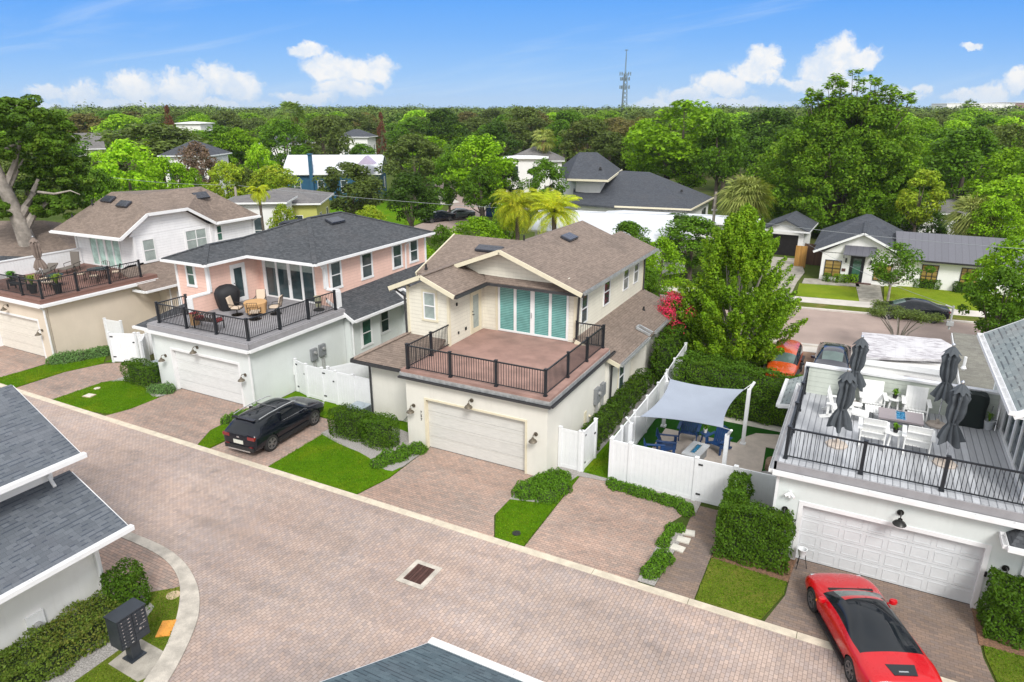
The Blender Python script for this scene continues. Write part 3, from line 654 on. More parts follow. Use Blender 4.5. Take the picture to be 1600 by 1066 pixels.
def meter_box(par, o, deg, s=1., glass=True):
    m = MB(fr(o, deg)); m.box(-.2 * s, .2 * s, -.16, 0, 0, .62 * s).box(-.17 * s, .17 * s, -.175, -.15, .04, .58 * s)
    b = m.build('meter_box', M['meter'], par)
    if glass:
        g = MB(fr(o, deg)); g.tube([(0, -.17, .42 * s), (0, -.27, .42 * s)], .085, 16); g.build('meter_dial', M['pvc'], b)
    c = MB(fr(o, deg)); c.tube([(-.08, -.08, 0), (-.08, -.08, -.9)], .028, 8).tube([(.08, -.08, 0), (.08, -.08, -1.0)], .035, 8); c.build('conduit', M['pvc'], b)
    return b
# ================================================================== cream house (centre)
H = T('house', 'cream two-storey house in the centre with an empty terracotta roof deck over its garage', 'house', (-13.5, 27, 0))
m = MB(); m.box(-16.6, -9.9, 22.27, 28.62, 0, 3.2); m.build('garage_wall', M['cream'], H)
garage_front(H, -16.6, -9.9, 22.05, 3.2, -15.6, -10.85, 2.33, 'cream', 'gdoor', 'cream_trim', tw=.07, proud=.03)
numbers(H, '757', -15.85, 22.03, 1.62)
for x, z in ((-16.22, 1.85), (-13.3, 2.68), (-10.38, 1.82)): wall_lamp(H, (x, 22.05, z - .1), 0)
m = MB(); m.box(-16.74, -9.76, 21.93, 28.55, 3.43, 3.55); m.build('deck', M['deck_red'], H)
m = MB(); m.box(-16.78, -9.72, 21.89, 28.6, 3.2, 3.43); m.build('deck_flashing', M['metal_l'], H)
gutter(H, (-16.8, 21.83, 3.27), (-9.68, 21.83, 3.27), 'gutter_d', w=.11, h=.075); gutter(H, (-9.66, 21.9, 3.27), (-9.66, 29.1, 3.27), 'gutter_d', out=(1, 0, 0), w=.11, h=.075)
railing(H, [(-16.48, 25.35), (-16.48, 23.9), (-16.48, 22.1), (-14.34, 22.1), (-12.19, 22.1), (-10.03, 22.1), (-10.03, 24.3), (-10.03, 26.42), (-10.03, 28.45)], 3.55, posts=[(-16.48, 23.9), (-16.48, 22.1), (-14.34, 22.1), (-12.19, 22.1), (-10.03, 22.1), (-10.03, 24.3), (-10.03, 26.42), (-10.03, 28.45)])
railing(H, [(-10.03, 28.45), (-11.38, 28.45)], 3.55, posts=[(-11.38, 28.45)], pw=.05)
# upper walls
m = MB(); m.box(-18.7, -16.46, 25.4, 29.0, 0, 6.02).prism([(-18.7, 25.4), (-16.46, 25.4), (-16.46, 25.5), (-18.7, 25.5)], 6.02, 6.1)
m.add([(-18.7, 25.4, 6.1), (-16.46, 25.4, 6.1), (-17.62, 25.4, 6.62), (-18.7, 25.5, 6.1), (-16.46, 25.5, 6.1), (-17.62, 25.5, 6.62)], [(0, 1, 2), (5, 4, 3), (0, 2, 5, 3), (1, 4, 5, 2)])
m.build('wall', M['cream_sid'], H)
m = MB(); m.box(-20.0 + .35, -11.46, 28.6, 39.1, 0, 6.05).box(-16.4, -11.9, 28.62, 28.8, 6.05, 6.6); m.build('wall', M['cream_sid'], H)
m = MB(); m.add([(-17.9, 28.33, 6.45), (-11.5, 28.33, 6.25), (-15.06, 28.33, 7.66), (-17.9, 28.45, 6.45), (-11.5, 28.6, 6.25), (-15.06, 28.6, 7.66)], [(0, 1, 2), (5, 4, 3), (0, 2, 5, 3), (1, 4, 5, 2), (0, 3, 4, 1)]); m.build('gable', M['cream_sid'], H)
m = MB()   # corner boards
m.box(-18.78, -18.66, 25.36, 25.5, 3.4, 6.2).box(-16.54, -16.42, 25.36, 25.48, 3.55, 6.05).box(-11.58, -11.43, 28.57, 28.7, 3.55, 6.1).box(-11.56, -11.43, 38.98, 39.13, 3.0, 6.1).box(-15.74, -15.63, 28.55, 28.62, 3.55, 6.0); m.build('corner_board', M['cream_trim'], H)
window(H, (-17.83, 25.4, 4.72), 0, .66, 1.3, pane='blind_w', trim='cream_trim', tw=.1)
sliding(H, (-15.6, 28.6, 3.58), 0, 3.76, 2.32, pane='glass_teal')
door(H, (-16.46, 27.4, 3.57), 90, .82, 2.05, 'cream_trim', 'blind_w')
for y0, w, z0, z1 in ((29.15, .82, 4.25, 5.75), (32.2, .95, 4.4, 5.85), (35.3, .9, 4.5, 5.85), (37.15, .85, 4.5, 5.85)): window(H, (-11.46, y0, z0), 90, w, z1 - z0)
m = MB(); m.box(-16.44, -16.40, 26.0, 26.09, 5.35, 5.5).box(-16.44, -16.40, 26.1, 26.18, 3.95, 4.07).box(-16.44, -16.42, 26.75, 26.9, 3.95, 4.1); m.build('outlet_box', M['dkb'] if 'dkb' in M else M['blackm'], H)
k = .375
ez = 6.22
roof(H, [[(-15.06, 27.7, 7.78), (-10.95, 27.7, ez), (-10.95, 39.7, ez), (-13.2, 39.7, 7.07), (-13.2, 38.1, 7.07), (-15.06, 38.1, 7.78)]], 'brown')
roof(H, [[(-18.3, 27.7, 6.56), (-15.06, 27.7, 7.785), (-15.06, 38.1, 7.785), (-18.9, 38.1, 6.33), (-18.9, 29.8, 6.33)]], 'brown')
roof(H, [[(-20.05, 28.05, 6.14), (-17.2, 28.05, 6.14), (-15.8, 31.8, 7.53), (-20.05, 31.8, 7.53)], [(-20.05, 31.8, 7.53), (-15.8, 31.8, 7.53), (-15.6, 35.5, 6.14), (-20.05, 35.5, 6.14)]], 'brown')
roof(H, [[(-19.42, 24.95, 6.15), (-17.66, 24.95, 6.86), (-17.66, 30.0, 6.86), (-19.42, 28.6, 6.15)], [(-17.66, 24.95, 6.865), (-15.9, 24.95, 6.15), (-15.9, 28.25, 6.15), (-17.66, 30.0, 6.865)]], 'brown', ridges=[((-17.66, 24.95, 6.87), (-17.66, 29.4, 6.87))])
roof(H, [[(-15.9, 28.0, 6.13), (-11.3, 28.0, 6.13), (-12.1, 28.4, 6.42), (-16.3, 28.4, 6.42)]], 'brown', t=.06)
fascia(H, [((-18.3, 27.68, 6.56), (-15.06, 27.68, 7.80)), ((-15.06, 27.68, 7.80), (-10.85, 27.68, 6.2)), ((-19.46, 24.93, 6.15), (-17.66, 24.93, 6.88)), ((-17.66, 24.93, 6.88), (-15.86, 24.93, 6.15)), ((-20.07, 28.0, 6.14), (-20.07, 31.8, 7.55))], 'cream_trim', .2, .05, 'rake_board', dz=.03)
fascia(H, [((-19.44, 24.95, 6.14), (-19.44, 28.5, 6.14))], 'cream_trim', .18, .03)
gutter(H, (-10.87, 28.0, 6.2), (-10.87, 39.7, 6.2), 'metal_l', out=(1, 0, 0)); gutter(H, (-15.95, 27.97, 6.12), (-10.9, 27.97, 6.12), 'gutter_d'); gutter(H, (-15.83, 25.0, 6.13), (-15.83, 28.1, 6.13), 'gutter_d', out=(1, 0, 0))
downspout(H, [(-10.95, 28.2, 6.0), (-11.3, 28.5, 5.85), (-11.38, 28.52, 3.75)], 'gutter_d'); downspout(H, [(-10.95, 38.9, 6.0), (-11.38, 39.0, 5.85), (-11.38, 39.0, 3.4)], 'gutter_d'); downspout(H, [(-19.4, 25.3, 6.0), (-18.85, 25.32, 5.7), (-18.82, 25.32, 3.9)], 'gutter_d')
skylight(H, (-14.15, 33.9, 7.44), (k, 0, 1), (0, 1, 0), 1.15, .6); skylight(H, (-17.2, 30.6, 7.1), (0, -k, 1), (1, 0, 0), 1.5, .5); vent_pipe(H, (-16.5, 33.2, 7.2)); vent_pipe(H, (-19.7, 28.4, 6.3), .25)
# lower east wing
m = MB(); m.box(-11.5, -9.75, 28.62, 31.9, 0, 2.85).box(-11.5, -10.3, 31.9, 34.0, 0, 2.95).box(-11.5, -9.55, 34.0, 38.9, 0, 2.85); m.build('wing_wall', M['cream'], H)
roof(H, [[(-9.15, 28.4, 2.92), (-9.15, 39.2, 2.92), (-11.5, 39.2, 3.8), (-11.5, 28.4, 3.8)]], 'brown', ridges=[])
fascia(H, [((-9.15, 28.38, 2.92), (-11.4, 28.38, 3.78))], 'cream_trim', .2, .04, 'rake_board')
gutter(H, (-9.08, 28.4, 2.92), (-9.08, 32.9, 2.92), 'metal_l', out=(1, 0, 0)); gutter(H, (-9.08, 33.9, 2.92), (-9.08, 39.2, 2.92), 'metal_l', out=(1, 0, 0))
m = MB(); m.bar((-9.1, 33.0, 2.99), (-9.85, 33.0, 3.28), .1, .12).bar((-9.85, 33.0, 3.28), (-9.85, 33.45, 3.28), .1, .12).bar((-9.85, 33.45, 3.28), (-9.1, 33.45, 2.99), .1, .12); m.build('gutter_diverter', M['metal_l'], H)
downspout(H, [(-9.1, 28.6, 2.8), (-9.65, 28.75, 2.6), (-9.68, 28.8, .1)], 'gutter_d'); downspout(H, [(-9.1, 38.9, 2.8), (-9.45, 38.9, 2.6), (-9.45, 38.9, .1)], 'gutter_d')
window(H, (-9.75, 30.1, .75), 90, .85, 1.5, trim='cream_trim'); vent_pipe(H, (-10.4, 36.0, 3.4), .2)
meter_box(H, (-9.9, 27.35, 1.25), 90, 1.2); meter_box(H, (-9.9, 28.1, 1.35), 90, 1.0, False)
m = MB(); m.box(-9.9, -9.87, 26.0, 26.25, .5, 1.3).tube([(-9.9, 26.6, .9), (-9.8, 26.6, .9)], .05); m.build('utility_plate', M['cream_trim'], H)
# lower west wing
m = MB(); m.box(-19.85, -16.6, 23.75, 28.6, 0, 2.8); m.build('wing_wall', M['cream'], H)
roof(H, [[(-20.55, 23.3, 2.9), (-16.7, 23.3, 2.9), (-16.7, 25.5, 3.9), (-18.7, 25.5, 3.9)], [(-20.55, 23.3, 2.9), (-18.7, 25.5, 3.9), (-18.7, 31.0, 3.9), (-20.55, 31.0, 2.9)]], 'brown', ridges=[((-20.5, 23.35, 2.93), (-18.7, 25.45, 3.92))], rmat=M['ridge'])
gutter(H, (-20.6, 23.24, 2.9), (-16.85, 23.24, 2.9), 'gutter_d'); gutter(H, (-20.62, 23.3, 2.9), (-20.62, 31, 2.9), 'gutter_d', out=(-1, 0, 0)); downspout(H, [(-19.95, 23.35, 2.8), (-19.9, 23.7, 2.6), (-19.9, 23.7, .1)], 'gutter_d')
window(H, (-17.55, 23.75, 1.85), 0, .75, .62, rows=1, trim='cream_trim', pane='glass_green')
m = MB(); m.box(-17.8, -17.62, 23.68, 23.75, 1.0, 1.25).tube([(-17.7, 23.7, 1.0), (-17.72, 23.66, .5), (-18.0, 23.6, .15), (-18.6, 23.6, .08)], .025); m.build('conduit', M['pvc'], H)
# ================================================================== pink house
H = T('house', 'pink-sided house with a furnished grey roof deck, dark shingled hip roof and white garage door', 'house', (-29, 27, 0))
m = MB(); m.box(-32.35, -25.4, 21.72, 28.3, 0, 3.05); m.build('garage_wall', M['gray_st'], H)
garage_front(H, -32.35, -25.4, 21.5, 3.05, -31.05, -26.2, 2.25, 'gray_st', 'gdoor_w', 'white', tw=.1)
for x, z in ((-31.6, 1.75), (-29.0, 2.62), (-25.78, 1.72)): wall_lamp(H, (x, 21.5, z - .1), 0)
m = MB(); m.box(-32.45, -25.2, 21.36, 28.2, 3.22, 3.52); m.build('deck', M['deck_gray'], H)
m = MB(); m.box(-32.40, -25.16, 21.32, 28.2, 3.05, 3.22).box(-25.2, -25.12, 21.34, 28.2, 3.22, 3.48).box(-32.4, -25.12, 21.28, 21.36, 3.22, 3.48); m.build('deck_fascia', M['fasc_gray'], H)
gutter(H, (-32.5, 21.22, 3.2), (-25.1, 21.22, 3.2), 'white'); gutter(H, (-25.06, 21.3, 3.2), (-25.06, 28.3, 3.2), 'white', out=(1, 0, 0)); downspout(H, [(-25.3, 21.3, 3.1), (-25.33, 21.45, 2.9), (-25.33, 21.45, .1)], 'white')
P = [(-31.9, 23.4), (-31.9, 21.66), (-29.8, 21.66), (-27.67, 21.68), (-25.5, 21.7), (-25.46, 23.7), (-25.44, 25.7), (-25.4, 27.75)]
railing(H, P, 3.52, posts=P)
m = MB(); m.box(-34.0, -31.45, 24.65, 28.5, 0, 6.05).box(-34.0, -26.35, 28.2, 38.0, 0, 6.05); m.build('wall', M['pink'], H)
m = MB(); m.box(-31.75, -31.45, 23.45, 24.65, 3.0, 4.45).box(-26.35, -25.6, 28.15, 28.35, 3.0, 4.45); m.build('half_wall', M['pink'], H)
m = MB(); m.box(-31.8, -31.42, 23.42, 24.62, 4.45, 4.53).box(-31.8, -31.42, 23.36, 23.45, 3.0, 4.45).box(-26.33, -25.55, 28.1, 28.4, 4.45, 4.53).box(-25.62, -25.52, 28.08, 28.42, 3.0, 4.45); m.build('half_wall_cap', M['white'], H)
m = MB(); m.box(-34.06, -33.9, 24.6, 24.7, 3.4, 6.05).box(-31.6, -31.38, 24.58, 24.72, 4.53, 6.05).box(-26.5, -26.3, 28.14, 28.34, 4.5, 6.05).box(-31.12, -30.98, 28.14, 28.2, 3.52, 6.0).box(-34.0, -26.3, 28.16, 28.19, 5.9, 6.05).box(-26.36, -26.3, 37.86, 38.03, 2.6, 6.05); m.build('corner_board', M['white'], H)
window(H, (-33.15, 24.65, 4.75), 0, .62, 1.25, pane='glass_green', trim='white')
sliding(H, (-30.98, 28.2, 3.54), 0, 3.85, 2.36, pane='glass'); door(H, (-31.45, 26.2, 3.54), 90, .85, 2.1, 'white', 'glass')
m = MB(); m.box(-30.9, -27.2, 28.165, 28.175, 5.3, 5.82); m.build('roman_blind', M['blind_w'], H)
for y0, w, z0, z1 in ((28.6, .85, 4.4, 5.9), (31.3, .95, 4.42, 5.9), (34.35, .9, 4.45, 5.9), (36.2, .85, 4.5, 5.9)): window(H, (-26.35, y0, z0), 90, w, z1 - z0, trim='white')
e = 6.2; a = 7.8; b = 6.845
roof(H, [[(-34.4, 24.13, e), (-32.68, 25.85, b), (-32.68, 28.33, b), (-30.15, 31.25, a), (-30.15, 34.15, a), (-34.4, 38.4, e)][::-1], [(-34.4, 24.13, e), (-30.97, 24.13, e), (-32.68, 25.85, b)], [(-30.97, 24.13, e), (-30.97, 27, e), (-32.68, 28.33, b), (-32.68, 25.85, b)],
         [(-30.97, 27, e), (-25.9, 27, e), (-30.15, 31.25, a), (-32.68, 28.33, b)], [(-25.9, 27, e), (-25.9, 38.4, e), (-30.15, 34.15, a), (-30.15, 31.25, a)], [(-25.9, 38.4, e), (-34.4, 38.4, e), (-30.15, 34.15, a)]], 'dark',
     ridges=[((-25.9, 27, e), (-30.15, 31.25, a)), ((-30.15, 31.25, a), (-30.15, 34.15, a)), ((-34.4, 24.13, e), (-32.68, 25.85, b)), ((-30.97, 24.13, e), (-32.68, 25.85, b)), ((-32.68, 28.33, b), (-30.15, 31.25, a)), ((-32.68, 25.85, b), (-32.68, 28.7, b)), ((-30.15, 34.15, a), (-25.9, 38.4, e))], rmat=M['dark'])
for p, q, out in (((-34.4, 24.07, e), (-30.9, 24.07, e), (0, -1, 0)), ((-30.91, 24.1, e), (-30.91, 26.98, e), (1, 0, 0)), ((-30.95, 26.94, e), (-25.9, 26.94, e), (0, -1, 0)), ((-25.84, 26.95, e), (-25.84, 38.4, e), (1, 0, 0)), ((-34.46, 24.1, e), (-34.46, 38, e), (-1, 0, 0))): gutter(H, p, q, 'white', out=out)
m = MB(); m.box(-34.3, -31.1, 24.2, 24.65, 6.02, 6.06).box(-31.45, -31.05, 24.2, 27.0, 6.02, 6.055).box(-31.1, -26.0, 27.05, 28.2, 6.02, 6.065).box(-26.35, -26.0, 28.2, 38.3, 6.02, 6.06); m.build('soffit', M['white'], H)
downspout(H, [(-25.9, 27.4, 6.05), (-26.25, 27.9, 5.75), (-26.28, 28.1, 5.6), (-26.28, 28.1, 4.6)], 'white'); downspout(H, [(-25.9, 35.6, 6.05), (-26.25, 35.6, 5.75), (-26.27, 35.6, 4.2)], 'white')
skylight(H, (-31.3, 30.9, 7.42), (-k, 0, 1), (.25, 1, 0), 1.2, .6); skylight(H, (-29.2, 32.5, 7.47), (k, 0, 1), (0, 1, 0), 1.2, .6)
# pink: lower east wing, north slope roof
m = MB(); m.box(-26.4, -25.0, 28.35, 31.0, 0, 2.85).box(-26.4, -25.6, 31.0, 34, 0, 2.95).box(-26.4, -24.9, 34, 38, 0, 2.85); m.build('wing_wall', M['gray_st'], H)
roof(H, [[(-24.45, 28.1, 2.95), (-24.45, 39.0, 2.95), (-26.4, 38.0, 4.25), (-26.4, 28.1, 4.0)]], 'dark')
gutter(H, (-24.38, 28.1, 2.95), (-24.38, 32.8, 2.95), 'white', out=(1, 0, 0)); gutter(H, (-24.38, 33.9, 2.95), (-24.38, 39, 2.95), 'white', out=(1, 0, 0)); fascia(H, [((-24.45, 28.08, 2.95), (-26.3, 28.08, 4.0))], 'white', .2, .04, 'rake_board')
m = MB(); m.bar((-24.4, 32.9, 3.0), (-25.1, 32.9, 3.4), .1, .13).bar((-25.1, 32.9, 3.4), (-25.1, 33.6, 3.42), .1, .13).bar((-25.1, 33.6, 3.42), (-24.4, 33.7, 3.0), .1, .13); m.build('gutter_diverter', M['white'], H)
downspout(H, [(-24.4, 28.3, 2.8), (-24.95, 28.5, 2.6), (-24.95, 28.5, .1)], 'white')
window(H, (-25.0, 29.3, .95), 90, .85, 1.55, trim='white', pane='glass_green'); window(H, (-25.0, 35.0, .9), 90, .7, 1.55, trim='white'); window(H, (-25.6, 31.8, .95), 90, .8, 1.55, trim='white')
meter_box(H, (-25.4, 25.7, 1.25), 90, 1.05); meter_box(H, (-25.4, 26.35, 1.3), 90, 1.05); m = MB(); m.box(-25.4, -25.3, 24.2, 24.6, .9, 1.4); m.build('utility_plate', M['white'], H)
m = MB(); m.box(-34.2, -32.35, 22.6, 24.65, 0, 2.9); m.build('wing_wall', M['gray_st'], H)
roof(H, [[(-34.4, 21.9, 2.95), (-32.5, 21.9, 2.95), (-32.5, 24.7, 3.75), (-33.4, 24.7, 3.75)], [(-34.4, 21.9, 2.95), (-33.4, 24.7, 3.75), (-34.4, 28.0, 2.95)]], 'dark', name='roof')
gutter(H, (-34.45, 21.84, 2.95), (-32.5, 21.84, 2.95), 'white'); downspout(H, [(-32.7, 21.9, 2.8), (-32.6, 22.2, 2.6), (-32.6, 22.2, .1)], 'white')
# ================================================================== white house (left)
H = T('house', 'white-sided house at left with brown shingled roof, beige garage and a crowded roof terrace', 'house', (-46, 28, 0))
m = MB(); m.box(-49, -41.3, 21.3, 28.4, 0, 3.35); m.build('garage_wall', M['beige'], H)
garage_front(H, -49, -41.3, 21.05, 3.35, -46.9, -42.1, 2.35, 'beige', 'gdoor_b', 'white', tw=.1)
for x, z in ((-44.9, 2.85), (-41.8, 1.75)): wall_lamp(H, (x, 21.05, z - .1), 0)
m = MB(); m.box(-49, -41.05, 20.88, 28.3, 3.5, 3.75); m.build('deck', M['deck_brown'], H)
m = MB(); m.box(-49, -41.0, 20.84, 28.3, 3.35, 3.5); m.build('deck_fascia', M['white'], H)
gutter(H, (-49, 20.76, 3.46), (-41, 20.76, 3.46), 'white'); gutter(H, (-40.93, 20.85, 3.46), (-40.93, 28, 3.46), 'white', out=(1, 0, 0)); downspout(H, [(-41.1, 20.85, 3.3), (-41.17, 21.02, 3.1), (-41.17, 21.02, .1)], 'white')
P = [(-49, 21.1), (-46.9, 21.1), (-43.1, 21.1), (-41.25, 21.15), (-41.25, 23.2), (-41.25, 25.2), (-41.25, 27.3)]
railing(H, P, 3.75, posts=P[1:])
m = MB(); m.box(-49.0, -42.75, 28.2, 38.3, 0, 6.1); m.build('wall', M['white_sid'], H)
m = MB(); m.add([(-42.74, 27.9, 6.1), (-42.74, 34.2, 6.1), (-42.74, 32.2, 7.4), (-42.74, 29.3, 7.4), (-42.85, 27.9, 6.1), (-42.85, 34.2, 6.1), (-42.85, 32.2, 7.4), (-42.85, 29.3, 7.4)], [(0, 1, 2, 3), (7, 6, 5, 4), (0, 3, 7, 4), (1, 5, 6, 2), (2, 6, 7, 3)]); m.build('gable', M['white_sid'], H)
m = MB(); m.box(-42.82, -42.68, 28.12, 28.3, 3.5, 6.05).box(-42.8, -42.69, 34.2, 34.4, 3.2, 6.1).box(-42.8, -42.69, 38.2, 38.35, 3.2, 6.1).box(-49.1, -48.95, 28.12, 28.3, 3.5, 6.05); m.build('corner_board', M['white'], H)
sliding(H, (-47.55, 28.2, 3.77), 0, 3.35, 2.25, pane='glass_pale', hdl=False)
window(H, (-42.75, 28.75, 4.3), 90, .9, 1.5, pane='blind_w', trim='white'); window(H, (-42.75, 32.1, 4.5), 90, 1.75, 1.4, pane='blind_w', cols=2, trim='white'); window(H, (-42.75, 34.75, 4.75), 90, .5, 1.15, pane='glass_green', trim='white')
Fp, L, J1, J2, V, P1, S, N, P2 = (-42.3, 27.06, 6.2), (-49.45, 26.85, 6.2), (-42.3, 29.19, 7.51), (-42.3, 32.29, 7.51), (-45.1, 30.75, 8.47), (-48.2, 30.8, 8.47), (-42.3, 34.5, 6.2), (-42.3, 38.6, 6.2), (-44.5, 35.4, 8.6)
roof(H, [[L, Fp, J1, V, P1], [J1, J2, V], [J2, S, P2, V], [S, N, P2], [V, P2, (-48.3, 35.4, 8.2), P1], [P1, (-48.3, 35.4, 8.2), (-50, 38.6, 6.2), L], [P2, N, (-50, 38.6, 6.2), (-48.3, 35.4, 8.2)]], 'brown', t=.12)
fascia(H, [(L, Fp), (Fp, J1), (J1, J2), (J2, S), (S, N)], 'white', .2, .06, 'rake_board', dz=.03)
gutter(H, (-49.5, 26.8, 6.18), (-42.3, 27.0, 6.18), 'white'); gutter(H, (-42.2, 34.6, 6.18), (-42.2, 38.6, 6.18), 'white', out=(1, 0, 0)); downspout(H, [(-42.3, 38.3, 6.0), (-42.65, 38.2, 5.8), (-42.65, 38.2, 3.3)], 'white')
skylight(H, (-47.4, 30.0, 8.02), (0, -.6, 1), (1, 0, 0), 1.1, .6); skylight(H, (-45.3, 29.7, 7.85), (0, -.6, 1), (1, 0, 0), 1.1, .6); skylight(H, (-43.7, 34.6, 8.0), (.9, 0, 1), (0, 1, 0), 1.2, .6)
vent_pipe(H, (-48.4, 29.4, 7.75)); vent_pipe(H, (-49.0, 28.2, 7.0), .2)
m = MB(); m.box(-42.9, -40.5, 28.4, 34, 0, 3.0); m.build('wing_wall', M['beige'], H)
roof(H, [[(-42.75, 27.5, 4.3), (-42.75, 26.9, 4.1), (-40.0, 26.6, 3.1), (-40.0, 33.5, 3.1), (-42.75, 33.5, 4.3)]], 'brown'); gutter(H, (-39.93, 26.6, 3.1), (-39.93, 33.5, 3.1), 'white', out=(1, 0, 0)); gutter(H, (-41.2, 26.55, 3.1), (-40.0, 26.55, 3.1), 'white')
downspout(H, [(-40.0, 28.5, 2.95), (-40.45, 28.6, 2.75), (-40.45, 28.6, .1)], 'white'); window(H, (-40.5, 29.2, 1.55), 90, 1.35, .8, rows=1, trim='white', pane='glass_green')
# ================================================================== near house, bottom left
H = T('house', 'white stucco house at lower left with blue grey shingled roofs and white gutters', 'house', (-20, 7, 0))
m = MB(); m.box(-28, -18.4, -2, 9.4, 0, 2.75); m.build('wall', M['white_st'], H)
m = MB(); m.box(-28, -20.0, -2, 9.45, 2.75, 4.5); m.build('upper_wall', M['white_st'], H)
roof(H, [[(-17.35, -2, 2.82), (-17.35, 9.78, 2.82), (-20.05, 9.95, 3.82), (-20.05, -2, 3.82)]], 'blue')
roof(H, [[(-19.15, -2, 4.62), (-19.15, 9.9, 4.62), (-22.8, 10.25, 5.95), (-22.8, -2, 5.95)], [(-22.8, -2, 5.95), (-22.8, 10.25, 5.95), (-26.4, 9.9, 4.62), (-26.4, -2, 4.62)]], 'blue')
gutter(H, (-17.27, -2, 2.84), (-17.27, 9.85, 2.84), 'white', out=(1, 0, 0), w=.15); gutter(H, (-19.07, -2, 4.64), (-19.07, 9.97, 4.64), 'white', out=(1, 0, 0), w=.15)
fascia(H, [((-17.35, 9.8, 2.8), (-20.0, 9.97, 3.8)), ((-19.15, 9.92, 4.6), (-22.8, 10.27, 5.93))], 'white', .16, .03, 'rake_board')
m = MB(); m.box(-18.4, -17.45, 9.0, 9.7, 2.62, 2.66).box(-18.4, -17.4, -2, 9.7, 2.6, 2.64).box(-20.0, -19.25, -2, 9.8, 4.4, 4.44); m.build('soffit', M['white'], H)
downspout(H, [(-17.35, 9.3, 2.7), (-18.2, 9.25, 2.5), (-18.32, 9.25, 2.35), (-18.32, 9.25, .15)], 'white'); downspout(H, [(-19.15, 9.45, 4.5), (-19.75, 9.42, 4.3), (-19.88, 9.42, 4.2), (-19.9, 9.3, 3.95), (-19.6, 9.25, 3.75)], 'white')
m = MB(); m.box(-18.42, -18.33, 7.2, 7.65, .0, 1.15); pl = m.build('utility_cover', M['white'], H)
m = MB(); m.tube([(-18.34, 7.43, .78), (-18.2, 7.43, .78)], .12, 18).tube([(-18.21, 7.43, .78), (-18.18, 7.43, .78)], .08, 18); m.build('round_meter', M['pvc'], pl)
# ================================================================== near roof, bottom centre
H = T('house', 'slate shingled roof corner with white gutter rising from the bottom edge', 'house', (-4, 4, 0))
m = MB(); m.box(-5.9, 3, -3, 8.4, 0, 3.6); m.build('wall', M['white_st'], H)
roof(H, [[(-6.5, 8.9, 4.0), (3, 8.9, 4.0), (3, 1.5, 8.07), (-6.5, 1.5, 8.07)]], 'teal'); roof(H, [[(-6.5, 1.5, 8.07), (3, 1.5, 8.07), (3, -3, 5.6), (-6.5, -3, 5.6)]], 'teal')
m = MB()
for yy in (8.4, 1.5): pass
m.add([(-5.9, 8.4, 3.6), (-5.9, 1.5, 7.8), (-5.9, -3, 5.4), (-5.9, -3, 3.6), (-5.8, 8.4, 3.6), (-5.8, 1.5, 7.8), (-5.8, -3, 5.4), (-5.8, -3, 3.6)], [(0, 1, 2, 3), (7, 6, 5, 4), (0, 4, 5, 1)]); m.build('gable', M['white_st'], H)
gutter(H, (-6.5, 8.98, 4.02), (3, 8.98, 4.02), 'white', w=.15); fascia(H, [((-6.52, 8.9, 3.99), (-6.52, 1.5, 8.06))], 'white', .18, .03, 'rake_board')
# ================================================================== pale green house (right)
H = T('house', 'pale green stucco house at right with furnished grey roof deck and folded umbrellas', 'house', (2, 25, 0))
m = MB(); m.box(-1.3, 8.5, 21.3, 27.4, 0, 3.1); m.build('garage_wall', M['greenwall'], H)
garage_front(H, -1.3, 8.5, 21.05, 3.1, -.5, 4.4, 2.1, 'greenwall', 'door_flat', 'white', tw=.12, panels=True)
numbers(H, '752', -.66, 21.02, 1.42, s=.16)
for x, z in ((-1.0, 1.75), (2.15, 2.55), (4.95, 1.55)): wall_lamp(H, (x, 21.05, z - .12), 0, 'dkbronze', 1.1)
m = MB(); m.tube([(-.92, 21.05, 2.45), (-.92, 20.98, 2.45)], .05).tube([(-.9, 20.98, 2.43), (-.78, 20.85, 2.38)], .05).tube([(-.94, 20.98, 2.43), (-1.06, 20.85, 2.38)], .05).tube([(-.92, 20.98, 2.43), (-.92, 20.9, 2.32)], .035); m.build('security_light', M['white'], H)
m = MB(); m.box(-1.42, 8.5, 20.95, 27.3, 3.24, 3.5); m.build('deck', M['deck_stripe'], H)
m = MB(); m.box(-1.5, 8.5, 20.9, 20.96, 3.22, 3.47).box(-1.5, -1.42, 20.9, 28, 3.22, 3.47).box(-1.44, 8.5, 20.93, 27.3, 3.1, 3.24); m.build('deck_fascia', M['fasc_gray'], H)
gutter(H, (-1.5, 20.83, 3.2), (8.5, 20.83, 3.2), 'white'); gutter(H, (-1.57, 20.9, 3.2), (-1.57, 29, 3.2), 'white', out=(-1, 0, 0)); downspout(H, [(-1.45, 20.9, 3.1), (-1.33, 21.0, 2.9), (-1.33, 21.0, .1)], 'white')
P = [(-1.22, 27.1), (-1.22, 25.3), (-1.22, 23.3), (-1.22, 21.22), (.93, 21.22), (3.05, 21.22), (5.2, 21.22), (7.3, 21.22)]
railing(H, P, 3.5, posts=P)
m = MB(); m.box(-1.25, 5.2, 27.3, 27.45, 2.5, 4.6); m.build('parapet', M['green_sid'], H)
m = MB(); m.box(-1.32, 3.7, 27.24, 27.5, 4.6, 4.68).box(-1.34, -1.2, 27.24, 27.5, 2.5, 4.6).box(3.7, 5.15, 27.24, 27.5, 4.6, 4.68).box(5.0, 5.18, 27.2, 27.3, 3.5, 4.6); m.build('parapet_cap', M['white'], H)
m = MB(); m.box(5.15, 9.5, 21.75, 29.2, 0, 6.1); m.build('upper_wall', M['greenwall'], H)
m = MB(); m.box(5.03, 5.2, 21.65, 21.85, 3.5, 6.05).box(5.08, 5.16, 27.0, 27.2, 3.5, 6.1).box(5.08, 5.16, 29.05, 29.25, 3.5, 6.1).box(5.08, 5.15, 21.85, 27.0, 5.85, 6.1); m.build('corner_board', M['white'], H)
